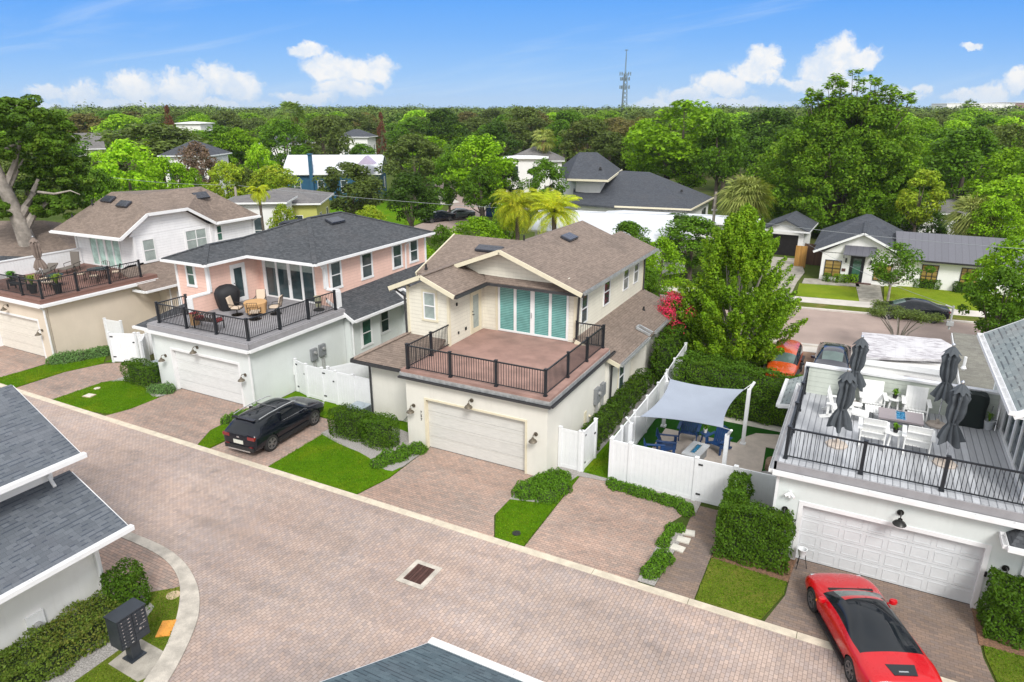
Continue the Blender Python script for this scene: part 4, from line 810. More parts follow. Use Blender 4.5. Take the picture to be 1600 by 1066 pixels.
sliding(H, (5.15, 26.7, 3.52), -90, 4.7, 2.3, pane='glass', panels=5, hdl=False)
roof(H, [[(4.35, 21.4, 6.22), (9.5, 21.4, 9.5), (9.5, 29.1, 9.5), (4.35, 29.1, 6.22)]], 'grayroof')
gutter(H, (4.27, 21.35, 6.24), (4.27, 29.1, 6.24), 'white', out=(-1, 0, 0), w=.17); fascia(H, [((4.3, 21.38, 6.2), (9.5, 21.38, 9.5)), ((4.3, 29.12, 6.2), (9.5, 29.12, 9.5))], 'white', .2, .04, 'rake_board')
m = MB(); m.box(4.4, 5.15, 21.45, 29.05, 6.0, 6.05); m.build('soffit', M['white'], H)
roof(H, [[(4.75, 20.3, 2.75), (8.5, 20.3, 2.75), (8.5, 21.05, 3.05), (5.1, 21.05, 3.05)], [(4.75, 20.3, 2.75), (5.1, 21.05, 3.05), (4.75, 21.05, 2.75)]], 'dark', t=.05); gutter(H, (4.7, 20.24, 2.75), (8.5, 20.24, 2.75), 'white'); gutter(H, (4.66, 20.3, 2.75), (4.66, 21.0, 2.75), 'white', out=(-1, 0, 0)); downspout(H, [(5.3, 20.3, 2.6), (5.35, 20.9, 2.4), (5.35, 21.0, 2.3), (5.35, 21.0, .1)], 'white')
roof(H, [[(-2.1, 27.9, 2.55), (-1.3, 27.9, 2.85), (-1.3, 31.3, 2.85), (-2.1, 31.0, 2.55)]], 'grayroof', t=.08); gutter(H, (-2.17, 27.85, 2.57), (-2.17, 31.0, 2.57), 'white', out=(-1, 0, 0)); gutter(H, (-2.15, 27.82, 2.57), (-1.35, 27.82, 2.7), 'white')
m = MB(); m.box(4.5, 4.56, 20.98, 21.04, 1.2, 1.35); m.build('keypad', M['blackm'], H)
m = MB(); m.box(-1.3, 5, 27.45, 31.2, 0, 2.4); m.build('wing_wall', M['greenwall'], H)
# ================================================================== metal roofed house behind the deck parapet
H = T('house', 'low white house behind the right deck with streaked white metal roofs', 'house', (3, 36, 0))
M['streak'] = planks('streaked white metal roof', (.62, .60, .60), .33, (.3, .28, .29), .04, 'v', gw=.02)
def streakmat():
    m, g, b = _new('weathered white metal roof'); uv = UVn(g)
    n = g.noise(g.vm('MULTIPLY', uv, (1.6, 6., 1)), 1.2, 6, .65, .4); n2 = g.noise(uv, .6, 3, .5)
    f = g.m('MULTIPLY', g.sstep(n, .44, .60), g.sstep(n2, .36, .52)); c = g.mix(g.m('MULTIPLY', f, .6), (.56, .545, .555), (.16, .13, .15))
    rb = g.m('FRACT', g.m('DIVIDE', g.sep(uv)[0], .4)); c = g.mix(g.m('MULTIPLY', g.sstep(rb, .06, .0), .3), c, (.3, .3, .3))
    g.put(b.inputs['Base Color'], c); b.inputs['Roughness'].default_value = .5; return m
M['streak'] = streakmat()
m = MB(); m.box(.75, 4.0, 34.3, 36.0, 0, 3.2).box(.75, 3.9, 33.4, 34.3, 0, 3.15).box(.8, 2.5, 31.9, 33.3, 0, 2.4).box(4.9, 7.5, 31.5, 38.4, 0, 2.55); m.build('wall', M['white_st'], H)
roof(H, [[(x, y, 3.38 + .1 * (y - 33.2)) for x, y in ((.6, 33.2), (3.95, 34.2), (4.4, 35.9), (3.9, 36.6), (.55, 36.2))]], 'streak', t=.12); roof(H, [[(2.35, 31.8, 2.3), (4.1, 31.8, 2.3), (4.2, 33.6, 2.75), (2.45, 33.35, 2.75)]], 'streak', t=.1)
roof(H, [[(4.55, 30.6, 2.7), (8.5, 30.6, 2.7), (8.5, 38.9, 3.5), (4.58, 38.9, 3.5)]], 'oldroof'); m = MB(); m.box(.65, 3.9, 33.3, 33.38, 3.0, 3.25); m.build('fascia', M['white'], H)
fascia(H, [((4.52, 30.6, 2.7), (4.55, 38.9, 3.48))], 'white', .2, .05, 'rake_board'); m = MB(); m.tube([(4.35, 38.6, 3.7), (4.35, 38.6, 4.9)], .05).tube([(4.35, 38.6, 4.8), (4.0, 38.6, 4.9)], .04).box(4.2, 4.5, 38.5, 38.7, 3.9, 4.1); m.build('service_mast', M['pvc'], H)
vent_pipe(H, (4.65, 33.8, 3.35), .5, .06, 'white')
# ------------------------------------------------------------------ vehicles
M['paint_black'] = basic('black car paint', (.006, .008, .014), .12, var=.1, spec=.3, coat=.35); M['paint_red'] = basic('red car paint', (.50, .002, .008), .3, var=.05, spec=.3, coat=.6)
M['paint_gray'] = basic('grey car paint', (.09, .11, .12), .22, .3, var=.08, coat=1.); M['paint_navy'] = basic('dark blue car paint', (.012, .014, .03), .2, var=.1, coat=.8); M['paint_orange'] = basic('orange car paint', (.55, .075, .01), .28, var=.08, coat=.7)
M['carglass'] = basic('car glass', (.008, .011, .015), .05, var=.1, spec=.45); M['windscreen'] = basic('pale windscreen', (.10, .15, .14), .06, var=.25, scale=1.2, spec=.9); M['tyre'] = basic('tyre rubber', (.018, .018, .018), .85, var=.2, scale=10)
M['rim'] = basic('alloy rim', (.30, .31, .32), .3, .8, var=.1); M['rim_d'] = basic('dark alloy rim', (.24, .24, .25), .3, .8, var=.1); M['chrome'] = basic('bright metal trim', (.62, .63, .65), .22, .9, var=.05); M['taillight'] = basic('red tail lamp', (.22, .008, .01), .15, var=.1, coat=1.)
M['headlight'] = basic('clear lamp', (.5, .52, .54), .12, .2, var=.1, coat=1.); M['plastic'] = basic('black plastic cladding', (.016, .016, .017), .6, var=.15); M['plate'] = basic('licence plate', (.65, .66, .58), .4, var=.1, scale=30); M['amber_l'] = basic('amber marker', (.8, .25, .02), .3, var=.05)
def car(name, label, cat, st, glass, wheels, R, paint, loc, rz, group=None, rim='rim', tw=.22, sub=2, wind=None, dark=(), darkmat='carglass', spokes=10, arch=.045, liner='plastic'):
    t = T(name, label, cat, (loc[0], loc[1], 0), group, rad(rz), local=True)
    ring = []
    for y, pts, zc in st:
        zb = pts[0][1]
        r = [(0, y, zb)] + [(x, y, z) for x, z in pts] + [(0, y, zc)] + [(-x, y, z) for x, z in reversed(pts)]
        ring.append(r)
    n = len(ring[0]); vs = [p for r in ring for p in r]; fs = []; mi = []
    for i in range(len(ring) - 1):
        for j in range(n):
            fs.append((i * n + j, i * n + (j + 1) % n, (i + 1) * n + (j + 1) % n, (i + 1) * n + j))
            k = j if j < n // 2 else n - 1 - j        # segment index from the bottom centre
            mi.append(1 if (i, k) in glass else 3 if wind and (i, k) in wind else 2 if (i, k) in dark else 0)
    fs.append(tuple(range(n))[::-1]); mi.append(0); fs.append(tuple(range((len(ring) - 1) * n, len(ring) * n))); mi.append(0)
    me = bpy.data.meshes.new('body'); me.from_pydata(vs, [], fs); me.update()
    mats = [M[paint], M['carglass'], M[darkmat], M['windscreen'], M[liner]]
    for q in mats: me.materials.append(q)
    me.polygons.foreach_set('material_index', mi)
    bm = bmesh.new(); bm.from_mesh(me); bmesh.ops.recalc_face_normals(bm, faces=bm.faces); bm.to_mesh(me); bm.free()
    ob = bpy.data.objects.new('tmpbody', me); COL.objects.link(ob)
    sm = ob.modifiers.new('s', 'SUBSURF'); sm.levels = sub; sm.render_levels = sub
    dg = bpy.context.evaluated_depsgraph_get(); e0 = bpy.data.meshes.new_from_object(ob.evaluated_get(dg)); ob.modifiers.clear(); ob.data = e0
    A = np.array(vs); lo, hi = A.min(0), A.max(0); co = np.empty(len(e0.vertices) * 3); e0.vertices.foreach_get('co', co); co = co.reshape(-1, 3); l2, h2 = co.min(0), co.max(0)
    co = (co - l2) / (h2 - l2) * (hi - lo) + lo; e0.vertices.foreach_set('co', co.ravel()); e0.update()
    cut = MB()
    for (wx, wy) in wheels:
        x0 = (wx - .30) if wx > 0 else (wx - .35); x1 = (wx + .35) if wx > 0 else (wx + .30)
        cut.tube([(x0, wy, R), (x1, wy, R)], R + arch, 28)
    co_ = cut.build('tmpcut', M[liner]); co_.data.materials.clear()
    for q in mats: co_.data.materials.append(q)
    co_.data.polygons.foreach_set('material_index', [4] * len(co_.data.polygons))
    bo = ob.modifiers.new('b', 'BOOLEAN'); bo.operation = 'DIFFERENCE'; bo.object = co_; bo.solver = 'EXACT'
    dg = bpy.context.evaluated_depsgraph_get(); em = bpy.data.meshes.new_from_object(ob.evaluated_get(dg))
    bpy.data.objects.remove(ob); bpy.data.objects.remove(co_)
    P = {}
    names = {0: 'body', 1: 'windows', 2: 'dark_panel', 3: 'windscreen', 4: 'wheel_arch'}
    for idx in range(5):
        q = em.copy(); b_ = bmesh.new(); b_.from_mesh(q)
        dl = [f for f in b_.faces if f.material_index != idx]
        if len(dl) == len(b_.faces): b_.free(); continue
        bmesh.ops.delete(b_, geom=dl, context='FACES')
        for f in b_.faces: f.smooth = idx != 4; f.material_index = 0
        if idx == 4:
            pass
        if idx == 4:
            for (wx, wy) in wheels:
                b2 = b_.copy(); bmesh.ops.delete(b2, geom=[f for f in b2.faces if (f.calc_center_median().x > 0) != (wx > 0) or (f.calc_center_median().y > 0) != (wy > 0)], context='FACES')
                q2 = bpy.data.meshes.new('wheel_arch'); b2.to_mesh(q2); b2.free(); q2.materials.append(mats[4]); o = bpy.data.objects.new('wheel_arch', q2); COL.objects.link(o); o.parent = t; OFF[o.name] = Vector()
            b_.free(); continue
        b_.to_mesh(q); b_.free(); q.materials.clear(); q.materials.append(mats[idx]); q.name = names[idx]
        o = bpy.data.objects.new(names[idx], q); COL.objects.link(o); o.parent = t; OFF[o.name] = Vector(); P[idx] = o
    for (wx, wy) in wheels:
        sgn = 1 if wx > 0 else -1; x0 = wx - tw / 2 * sgn; xo = wx + tw / 2 * sgn
        m = MB(); pr = [(R * .62, 0), (R * .93, 0), (R, .03), (R, tw - .03), (R * .93, tw), (R * .66, tw), (R * .62, tw - .03)]
        mt = MB(Matrix.Translation((x0, wy, R)) @ Matrix.Rotation(math.pi / 2 * sgn, 4, 'Y')); mt.lathe((0, 0, 0), pr, 28); ty = mt.build('wheel', M['tyre'], t, smooth=True)
        rm = MB(Matrix.Translation((x0, wy, R)) @ Matrix.Rotation(math.pi / 2 * sgn, 4, 'Y'))
        rm.lathe((0, 0, 0), [(R * .62, .05), (R * .67, tw - .02), (R * .67, tw + .004), (R * .60, tw + .004), (R * .58, tw - .06), (R * .2, tw - .09), (.0, tw - .09)], 28)
        for k in range(spokes):
            a = 2 * math.pi * k / spokes + (.12 if k % 2 else -.12) * (1 if spokes > 6 else 0)
            rm.bar((0, 0, tw - .025), (R * .6 * math.cos(a), R * .6 * math.sin(a), tw - .012), .035, .03)
        rm.lathe((0, 0, 0), [(.06, tw - .07), (.055, tw), (.02, tw + .004)], 12)
        rm.build('rim', M[rim], ty)
    return t
def partbox(t, name, mat, *boxes, rot=None, smooth=False):
    m = MB(rot)
    for b in boxes: m.box(*b)
    return m.build(name, M[mat], t, smooth=smooth)
def mirror(t, x, y, z, mat):
    for s in (1, -1):
        m = MB(); m.lathe((s * x, y, z), [(.02, -.07), (.10, -.06), (.12, 0), (.10, .06), (.03, .08)], 12, 1.0, .75); m.bar((s * (x - .14), y + .02, z - .06), (s * x, y, z - .04), .04, .03); m.build('wing_mirror', M[mat], t, smooth=True)
# black SUV parked by the pink house
S = [(-2.33, [(.76, .34), (.86, .52), (.86, .80), (.80, .96), (.45, .99)], 1.0), (-2.24, [(.84, .27), (.93, .55), (.92, .90), (.84, 1.06), (.60, 1.12)], 1.13), (-2.0, [(.86, .24), (.95, .58), (.94, .97), (.845, 1.11), (.63, 1.40)], 1.44),
     (-1.86, [(.86, .24), (.955, .58), (.945, .99), (.85, 1.11), (.655, 1.57)], 1.60), (-1.1, [(.86, .23), (.955, .58), (.945, .99), (.85, 1.09), (.665, 1.60)], 1.63), (-.2, [(.86, .23), (.95, .58), (.94, .97), (.85, 1.06), (.665, 1.60)], 1.635), (.4, [(.86, .23), (.95, .58), (.94, .96), (.85, 1.05), (.655, 1.56)], 1.60),
     (.62, [(.86, .23), (.95, .58), (.94, .96), (.85, 1.04), (.66, 1.48)], 1.52), (1.18, [(.86, .23), (.955, .58), (.945, .93), (.86, 1.03), (.66, 1.08)], 1.10), (1.30, [(.86, .23), (.955, .58), (.945, .92), (.85, 1.01), (.6, 1.05)], 1.06), (2.05, [(.85, .25), (.94, .56), (.92, .84), (.80, .93), (.5, .96)], .97), (2.36, [(.72, .32), (.82, .5), (.80, .70), (.68, .80), (.36, .83)], .84)]
gl = {(i, 4) for i in range(2, 8)} | {(7, 5)} | {(1, 5)} ; gl -= {(7, 4)}; gl |= {(7, 4)}
suv = car('suv', 'black sport utility vehicle parked on the paver strip beside the pink house', 'car', S, gl, [(.83, -1.4), (-.83, -1.4), (.83, 1.41), (-.83, 1.41)], .375, 'paint_black', (-22.42, 20.1), 3.5, dark={(3, 5), (4, 5), (5, 5)}, spokes=10)
for s in (1, -1):
    m = MB(); m.tube([(s * .70, -1.75, 1.595), (s * .715, -1.2, 1.645), (s * .72, -.3, 1.65), (s * .71, .3, 1.62), (s * .70, .5, 1.56)], .022, 8); m.build('roof_rail', M['chrome'], suv, smooth=True)
    partbox(suv, 'taillight', 'taillight', (s * .50, s * .88, -2.33, -2.20, .86, .99)); partbox(suv, 'headlight', 'headlight', (s * .55, s * .83, 2.12, 2.27, .72, .80)); partbox(suv, 'reflector', 'taillight', (s * .55, s * .75, -2.35, -2.3, .50, .54))
    partbox(suv, 'side_cladding', 'plastic', (s * .88, s * .965, -1.0, .98, .24, .42)); partbox(suv, 'door_handle', 'paint_black', (s * .94, s * .975, -.62, -.42, .92, .95), (s * .94, s * .975, .25, .45, .90, .93)); partbox(suv, 'pillar', 'paint_black', (s * .70, s * .87, -.72, -.64, 1.05, 1.5), rot=None)
    m = MB(); m.tube([(s * .80, -1.62, 1.14), (s * .86, -1.5, 1.10), (s * .865, -.6, 1.085), (s * .865, .9, 1.055)], .012, 6); m.build('window_trim', M['chrome'], suv)
partbox(suv, 'licence_plate', 'plate', (-.26, .26, -2.365, -2.34, .62, .78)); partbox(suv, 'rear_bumper', 'plastic', (-.78, .78, -2.37, -2.2, .34, .52)); partbox(suv, 'skid_plate', 'chrome', (-.6, .6, -2.375, -2.25, .30, .36)); partbox(suv, 'spoiler', 'paint_black', (-.60, .60, -1.97, -1.8, 1.565, 1.60)); partbox(suv, 'wiper', 'blackm', (-.02, .3, -2.16, -2.13, 1.18, 1.20))
m = MB(); m.lathe((0, -1.55, 1.60), [(.05, 0), (.03, .05), (.01, .08)], 10, 1, 1.6); m.build('antenna', M['paint_black'], suv); partbox(suv, 'badge', 'chrome', (-.07, .07, -2.35, -2.325, .885, .95)); mirror(suv, 1.02, .72, 1.08, 'paint_black'); partbox(suv, 'sunroof_seam', 'rim_d', (-.55, .55, -.55, -.50, 1.622, 1.645))
# red sports coupe
S = [(-2.27, [(.66, .30), (.82, .42), (.84, .62), (.76, .76), (.4, .80)], .81), (-2.14, [(.80, .24), (.93, .42), (.93, .68), (.84, .86), (.5, .90)], .91), (-1.75, [(.86, .17), (.985, .42), (.985, .74), (.86, .89), (.55, .91)], .92), (-1.50, [(.86, .15), (.99, .42), (.99, .77), (.86, .90), (.60, .92)], .94), (-1.38, [(.86, .15), (.99, .42), (.985, .78), (.76, .91), (.60, .93)], .97), (-1.0, [(.86, .14), (.98, .42), (.97, .78), (.80, .90), (.765, .94)], 1.09), (-.65, [(.86, .14), (.965, .42), (.955, .77), (.79, .89), (.73, 1.02)], 1.2),
     (-.35, [(.86, .14), (.955, .42), (.94, .75), (.79, .88), (.62, 1.18)], 1.26), (.15, [(.86, .14), (.95, .42), (.93, .74), (.79, .87), (.565, 1.22)], 1.285), (.36, [(.86, .14), (.95, .42), (.93, .73), (.80, .865), (.58, 1.19)], 1.25), (.46, [(.86, .14), (.95, .42), (.93, .73), (.805, .86), (.60, 1.15)], 1.21), (1.08, [(.86, .14), (.965, .42), (.95, .72), (.83, .83), (.60, .89)], .91), (1.22, [(.86, .14), (.97, .42), (.955, .72), (.84, .82), (.56, .86)], .87),
     (1.65, [(.86, .15), (.985, .42), (.965, .70), (.85, .79), (.45, .80)], .82), (2.1, [(.82, .17), (.93, .38), (.88, .58), (.74, .665), (.4, .69)], .70), (2.36, [(.62, .2), (.74, .33), (.70, .46), (.52, .53), (.25, .55)], .555)]
gl = {(i, 4) for i in range(5, 11)}
fe = car('sports_car', 'glossy red two-door sports coupe parked askew in front of the right garage door', 'car', S, gl, [(.84, -1.33), (-.84, -1.33), (.83, 1.34), (-.83, 1.34)], .345, 'paint_red', (1.60, 17.98), 25, rim='rim_d', tw=.26, wind={(10, 5)}, dark={(4, 4), (4, 5), (5, 5), (6, 5), (7, 5), (8, 5)}, spokes=10, arch=.03)
for s in (1, -1):
    partbox(fe, 'taillight', 'taillight', (s * .60, s * .88, -2.22, -2.10, .74, .80)); partbox(fe, 'headlight', 'headlight', (s * .62, s * .74, 1.98, 2.12, .61, .67)); partbox(fe, 'side_sill', 'plastic', (s * .86, s * .965, -.95, .95, .13, .2)); m = MB(); m.lathe((s * .967, 1.02, .60), [(.0, -.03), (.035, -.02), (.035, .02), (0, .03)], 10, .5, 1); m.build('side_marker', M['amber_l'], fe)
m = MB(); m.add([(-.36, -1.72, .945), (.36, -1.72, .945), (.28, -2.06, .935), (-.28, -2.06, .935), (-.36, -1.72, .90), (.36, -1.72, .90), (.28, -2.06, .89), (-.28, -2.06, .89)], [(0, 1, 2, 3), (7, 6, 5, 4), (0, 4, 5, 1), (1, 5, 6, 2), (2, 6, 7, 3), (3, 7, 4, 0)]); sp = m.build('spoiler_panel', M['carglass'], fe); partbox(sp, 'badge', 'chrome', (-.13, .10, -1.98, -1.94, .94, .952))
mirror(fe, .985, .66, .90, 'paint_red'); partbox(fe, 'rear_diffuser', 'plastic', (-.7, .7, -2.3, -2.15, .22, .42)); partbox(fe, 'licence_plate', 'plate', (-.26, .26, -2.32, -2.28, .50, .64)); partbox(fe, 'cowl', 'blackm', (-.62, .62, 1.08, 1.17, .895, .925))
for s in (1, -1):
    m = MB(); m.tube([(s * .45, -2.3, .33), (s * .45, -2.36, .33)], .05, 12).tube([(s * .6, -2.29, .33), (s * .6, -2.35, .33)], .05, 12); m.build('exhaust', M['chrome'], fe)
# generic sedan
SD = [(-2.38, [(.68, .36), (.80, .5), (.80, .75), (.72, .92), (.4, .95)], .96), (-2.2, [(.80, .26), (.90, .55), (.89, .86), (.79, 1.0), (.5, 1.04)], 1.05), (-1.75, [(.84, .22), (.92, .55), (.91, .90), (.80, 1.01), (.55, 1.06)], 1.07), (-1.1, [(.84, .2), (.92, .55), (.915, .90), (.80, 1.0), (.57, 1.36)], 1.39), (-.2, [(.84, .2), (.92, .55), (.915, .88), (.80, .98), (.58, 1.43)], 1.46),
      (.4, [(.84, .2), (.92, .55), (.91, .87), (.80, .97), (.57, 1.38)], 1.41), (1.1, [(.84, .2), (.92, .55), (.91, .86), (.81, .95), (.58, 1.0)], 1.02), (1.85, [(.83, .22), (.91, .52), (.88, .78), (.77, .86), (.45, .88)], .89), (2.3, [(.7, .28), (.80, .45), (.76, .62), (.62, .70), (.3, .72)], .73)]
gs = {(i, 4) for i in range(2, 6)} | {(2, 5)}
def sedan(label, paint, loc, rz, group=None, name='sedan'):
    c = car(name, label, 'car', SD, gs, [(.80, -1.38), (-.80, -1.38), (.80, 1.40), (-.80, 1.40)], .33, paint, loc, rz, group, wind={(5, 5)}, spokes=5, sub=1 if 0 else 2)
    for s in (1, -1):
        partbox(c, 'taillight', 'taillight', (s * .55, s * .84, -2.33, -2.18, .80, .93)); partbox(c, 'headlight', 'headlight', (s * .5, s * .78, 2.12, 2.25, .60, .70)); partbox(c, 'door_handle', 'chrome', (s * .91, s * .935, -.55, -.38, .82, .845))
    mirror(c, .98, .75, .98, paint); partbox(c, 'licence_plate', 'plate', (-.25, .25, 2.31, 2.33, .42, .54)); return c
sedan('black sedan parked at the far kerb of the brick street before the white bungalow', 'paint_black', (3.55, 54.15), 97)
sedan('dark blue sedan facing the deck on the driveway behind the tall hedge', 'paint_navy', (-.62, 40.2), 180)
sedan('grey sedan parked on the distant left street', 'paint_gray', (-49.3, 79.0), 150, 'cars on the distant left street')
sedan('black sedan parked behind the grey one on the distant left street', 'paint_black', (-50.6, 76.0), 155, 'cars on the distant left street')
# orange boxy off-roader half hidden by the maple
SJ = [(-1.95, [(.72, .5), (.78, .6), (.78, 1.0), (.76, 1.12), (.68, 1.7)], 1.74), (-1.85, [(.74, .45), (.80, .6), (.80, 1.0), (.77, 1.14), (.68, 1.75)], 1.78), (-.5, [(.74, .45), (.80, .6), (.80, 1.0), (.77, 1.13), (.68, 1.78)], 1.8), (.45, [(.74, .45), (.80, .6), (.80, 1.0), (.77, 1.12), (.68, 1.72)], 1.75), (.75, [(.74, .45), (.80, .6), (.80, .98), (.76, 1.1), (.6, 1.13)], 1.14), (1.8, [(.7, .45), (.76, .6), (.74, .95), (.66, 1.06), (.5, 1.08)], 1.09), (1.95, [(.66, .5), (.70, .6), (.68, .9), (.6, 1.0), (.4, 1.02)], 1.03)]
j = car('off_roader', 'orange off-road vehicle half hidden by the maple above the hedge', 'car', SJ, {(1, 4), (2, 4), (3, 4)}, [(.78, -1.2), (-.78, -1.2), (.78, 1.25), (-.78, 1.25)], .40, 'paint_orange', (-2.95, 38.3), 180, wind={(3, 5)}, spokes=5)
j.scale = (1, 1, .9)
for s in (1, -1):
    m = MB(); m.lathe((s * .48, 1.95, .82), [(.0, -.02), (.1, -.02), (.1, .03)], 12, 1, .3); m.build('headlight', M['headlight'], j); partbox(j, 'fender', 'plastic', (s * .66, s * .93, .8, 1.75, .86, .9), (s * .66, s * .93, -1.65, -.75, .86, .9))
partbox(j, 'bumper', 'plastic', (-.75, .75, 1.98, 2.12, .5, .64)); mirror(j, .95, .6, 1.2, 'plastic')
# ------------------------------------------------------------------ street things, fences, furniture
# storm drain
t = T('storm_drain', 'rusty slotted storm drain in a concrete collar in the alley', 'drain', (-11.0, 14.78, 0))
m = MB(); x0, x1, y0, y1 = -11.5, -10.5, 14.2, 15.37
m.box(x0, x1, y0, y0 + .17, -.05, .03).box(x0, x1, y1 - .17, y1, -.05, .03).box(x0, x0 + .17, y0 + .17, y1 - .17, -.05, .03).box(x1 - .17, x1, y0 + .17, y1 - .17, -.05, .03); m.build('collar', M['conc_old'], t)
M['rust'] = basic('rusty cast iron', (.115, .055, .045), .8, .3, var=.3, scale=14); M['hole_shade'] = basic('dark pit', (.01, .008, .008), .9)
m = MB(); m.box(x0 + .17, x1 - .17, y0 + .17, y1 - .17, -.0, .011); m.build('hole_shade', M['hole_shade'], t)  # flat black sheet: the shade under the grate is put into its colour
m = MB(); n = 15
for i in range(n + 1):
    yy = y0 + .18 + (y1 - y0 - .36) * i / n; m.box(x0 + .17, x1 - .17, yy - .012, yy + .012, .012, .03)
for i in range(4): xx = x0 + .19 + (x1 - x0 - .38) * i / 3; m.box(xx - .02, xx + .02, y0 + .18, y1 - .18, .013, .033)
m.build('grate', M['rust'], t)
def disc(name, label, cat, c, r, mat, z=.03, h=.03, sq=None, lid=None):
    t = T(name, label, cat, (c[0], c[1], 0)); m = MB()
    if sq:
        M_ = fr((c[0], c[1], 0), sq[2]); m = MB(M_); m.box(-sq[0] / 2, sq[0] / 2, -sq[1] / 2, sq[1] / 2, -.02, z + h); m.build('rim', M[mat], t)
        m = MB(M_); m.box(-sq[0] / 2 + .04, sq[0] / 2 - .04, -sq[1] / 2 + .04, sq[1] / 2 - .04, z + h, z + h + .008); m.build('lid', M[lid or mat], t)
    else:
        m.lathe((c[0], c[1], z - .04), [(r, 0), (r, .04 + h * .6), (r * .86, .04 + h * .6)], 24); m.build('rim', M[mat], t)
        m = MB(); m.lathe((c[0], c[1], z + h * .6 - .01), [(r * .84, 0), (r * .84, .012), (0, .016)], 24); m.build('lid', M[lid or mat], t)
M['orange'] = basic('orange plastic lid', (.70, .30, .045), .6, var=.15, scale=6); M['tan'] = basic('tan lid', (.50, .38, .24), .7, var=.15, scale=6)
disc('utility_cover', 'round tan utility cover in the grass near the curved kerb', 'utility cover', (-17.05, 10.5), .2, 'tan')
disc('utility_cover', 'orange rectangular utility cover in the grass beside the mailbox unit', 'utility cover', (-15.99, 9.46), .2, 'orange', sq=(.38, .64, 36))
disc('utility_cover', 'pale square valve box lying in the lawn of the pink house', 'utility cover', (-34.3, 18.75), .2, 'tan', z=.04, sq=(.5, .42, 10), lid='stone'); disc('utility_cover', 'small round cap in the lawn of the pink house', 'utility cover', (-34.9, 19.55), .17, 'tan', z=.04, lid='stone')
disc('utility_cover', 'dark round drain lid at the tip of the lawn wedge', 'utility cover', (-9.25, 18.15), .15, 'blackm', z=.04)
# mailbox unit
t = T('mailbox_unit', 'dark grey cluster mailbox on a pedestal beside the lower left hedge', 'mailbox', (-15.82, 8.38, 0), rz=rad(90), local=True)
M['mail'] = basic('dark grey mailbox metal', (.035, .042, .052), .45, .2, var=.12, scale=5)
m = MB(); m.box(-.13, .13, -.13, .13, 0, .62).box(-.22, .22, -.2, .2, .045, .075); m.build('pedestal', M['mail'], t)
m = MB(); m.box(-.40, .40, -.24, .24, .62, 1.52).box(-.42, .42, -.26, .26, 1.52, 1.56); bx = m.build('cabinet', M['mail'], t)
m = MB(); rows = 8
for i in range(rows): m.box(-.38, -.01, -.256, -.24, .66 + i * .105, .755 + i * .105)
for i in range(4): m.box(.01, .38, -.256, -.24, 1.08 + i * .105, 1.175 + i * .105)
m.box(.01, .38, -.256, -.24, .66, .86).box(.01, .38, -.256, -.24, .875, 1.06); m.build('door', M['mail'], bx)
m = MB()
for i in range(rows): m.box(-.13, -.07, -.265, -.256, .70 + i * .105, .725 + i * .105).box(-.31, -.28, -.262, -.256, .70 + i * .105, .725 + i * .105)
for i in range(4): m.box(.26, .32, -.265, -.256, 1.12 + i * .105, 1.145 + i * .105).box(.08, .11, -.262, -.256, 1.12 + i * .105, 1.145 + i * .105)
m.box(.16, .34, -.265, -.256, 1.065, 1.08).box(.12, .18, -.27, -.256, .93, .99).box(.22, .25, -.27, -.256, .93, .96); m.build('lock_plate', M['chrome'], bx)
# stepping stones
for i, (x, y) in enumerate(((-4.05, 19.9), (-4.0, 20.45), (-3.95, 20.95))):
    m = MB(fr((x, y, 0), 8 * i - 6)); m.box(-.22, .22, -.16, .16, .0, .06); o = m.build('stepping_stone', M['stone']); tag(o, 'pale stepping stone ' + ('nearest the alley', 'in the middle', 'nearest the white fence')[i] + ' of three beside the shrubs', 'stepping stone', 'stepping stones by the path')
# vinyl fences: every run is a thing with posts and panels
def fence(label, pts, h=1.78, name='vinyl_fence', gate=None, group='white vinyl fences', cat='fence'):
    t = T(name, label, cat, (pts[0][0], pts[0][1], 0), group)
    for i, (a, b) in enumerate(zip(pts[:-1], pts[1:])):
        A = Vector((a[0], a[1], 0)); B = Vector((b[0], b[1], 0)); d = (B - A).normalized()
        m = MB(); p = A + d * .06; q = B - d * .06; up = Vector((0, 0, 1))
        m.bar(p + up * .9, q + up * .9, .035, 1.6).bar(p + up * (h - .06), q + up * (h - .06), .05, .13).bar(p + up * .12, q + up * .12, .05, .15)
        L = (q - p).length; n = int(L / .16); s_ = d.cross(up) * .019
        g = MB()
        for k in range(1, n):
            c = p + (q - p) * k / n
            for sg in (1, -1): g.bar(c + s_ * sg + up * .2, c + s_ * sg + up * (h - .13), .012, .004, up=d)
        pn = m.build('gate' if gate and i in gate else 'panel', M['vinyl'], t); g.build('groove', M['pvcw'], pn)
        if gate and i in gate:
            hw = MB(); s2 = d.cross(up)
            sg = -1 if s2.y > 0 or (abs(s2.y) < .2 and s2.x < 0) else 1
            s2 = s2 * sg if True else s2
            for zz in (.35, h - .2): hw.bar(p + up * zz - s2 * .03 * 0 + s2 * .035, p + d * .17 + up * zz + s2 * .035, .02, .06)
            hw.bar(q - d * .12 + up * 1.25 + s2 * .04, q + up * 1.25 + s2 * .04, .03, .06); hw.build('hinge', M['blackm'], pn)
    for p in pts:
        m = MB(); w = .065; m.box(p[0] - w, p[0] + w, p[1] - w, p[1] + w, 0, h + .05).box(p[0] - w - .012, p[0] + w + .012, p[1] - w - .012, p[1] + w + .012, h + .05, h + .075).box(p[0] - .03, p[0] + .03, p[1] - .03, p[1] + .03, h + .075, h + .1); m.build('post', M['vinyl'], t)
    return t
M['pvcw'] = basic('vinyl groove', (.69, .70, .72), .5, var=.02)
fence('white vinyl fence in front of the sail-shaded patio, with a double gate', [(-7.62, 23.15), (-6.84, 23.15), (-4.3, 23.15), (-2.9, 23.15), (-1.35, 23.15)], gate={2})
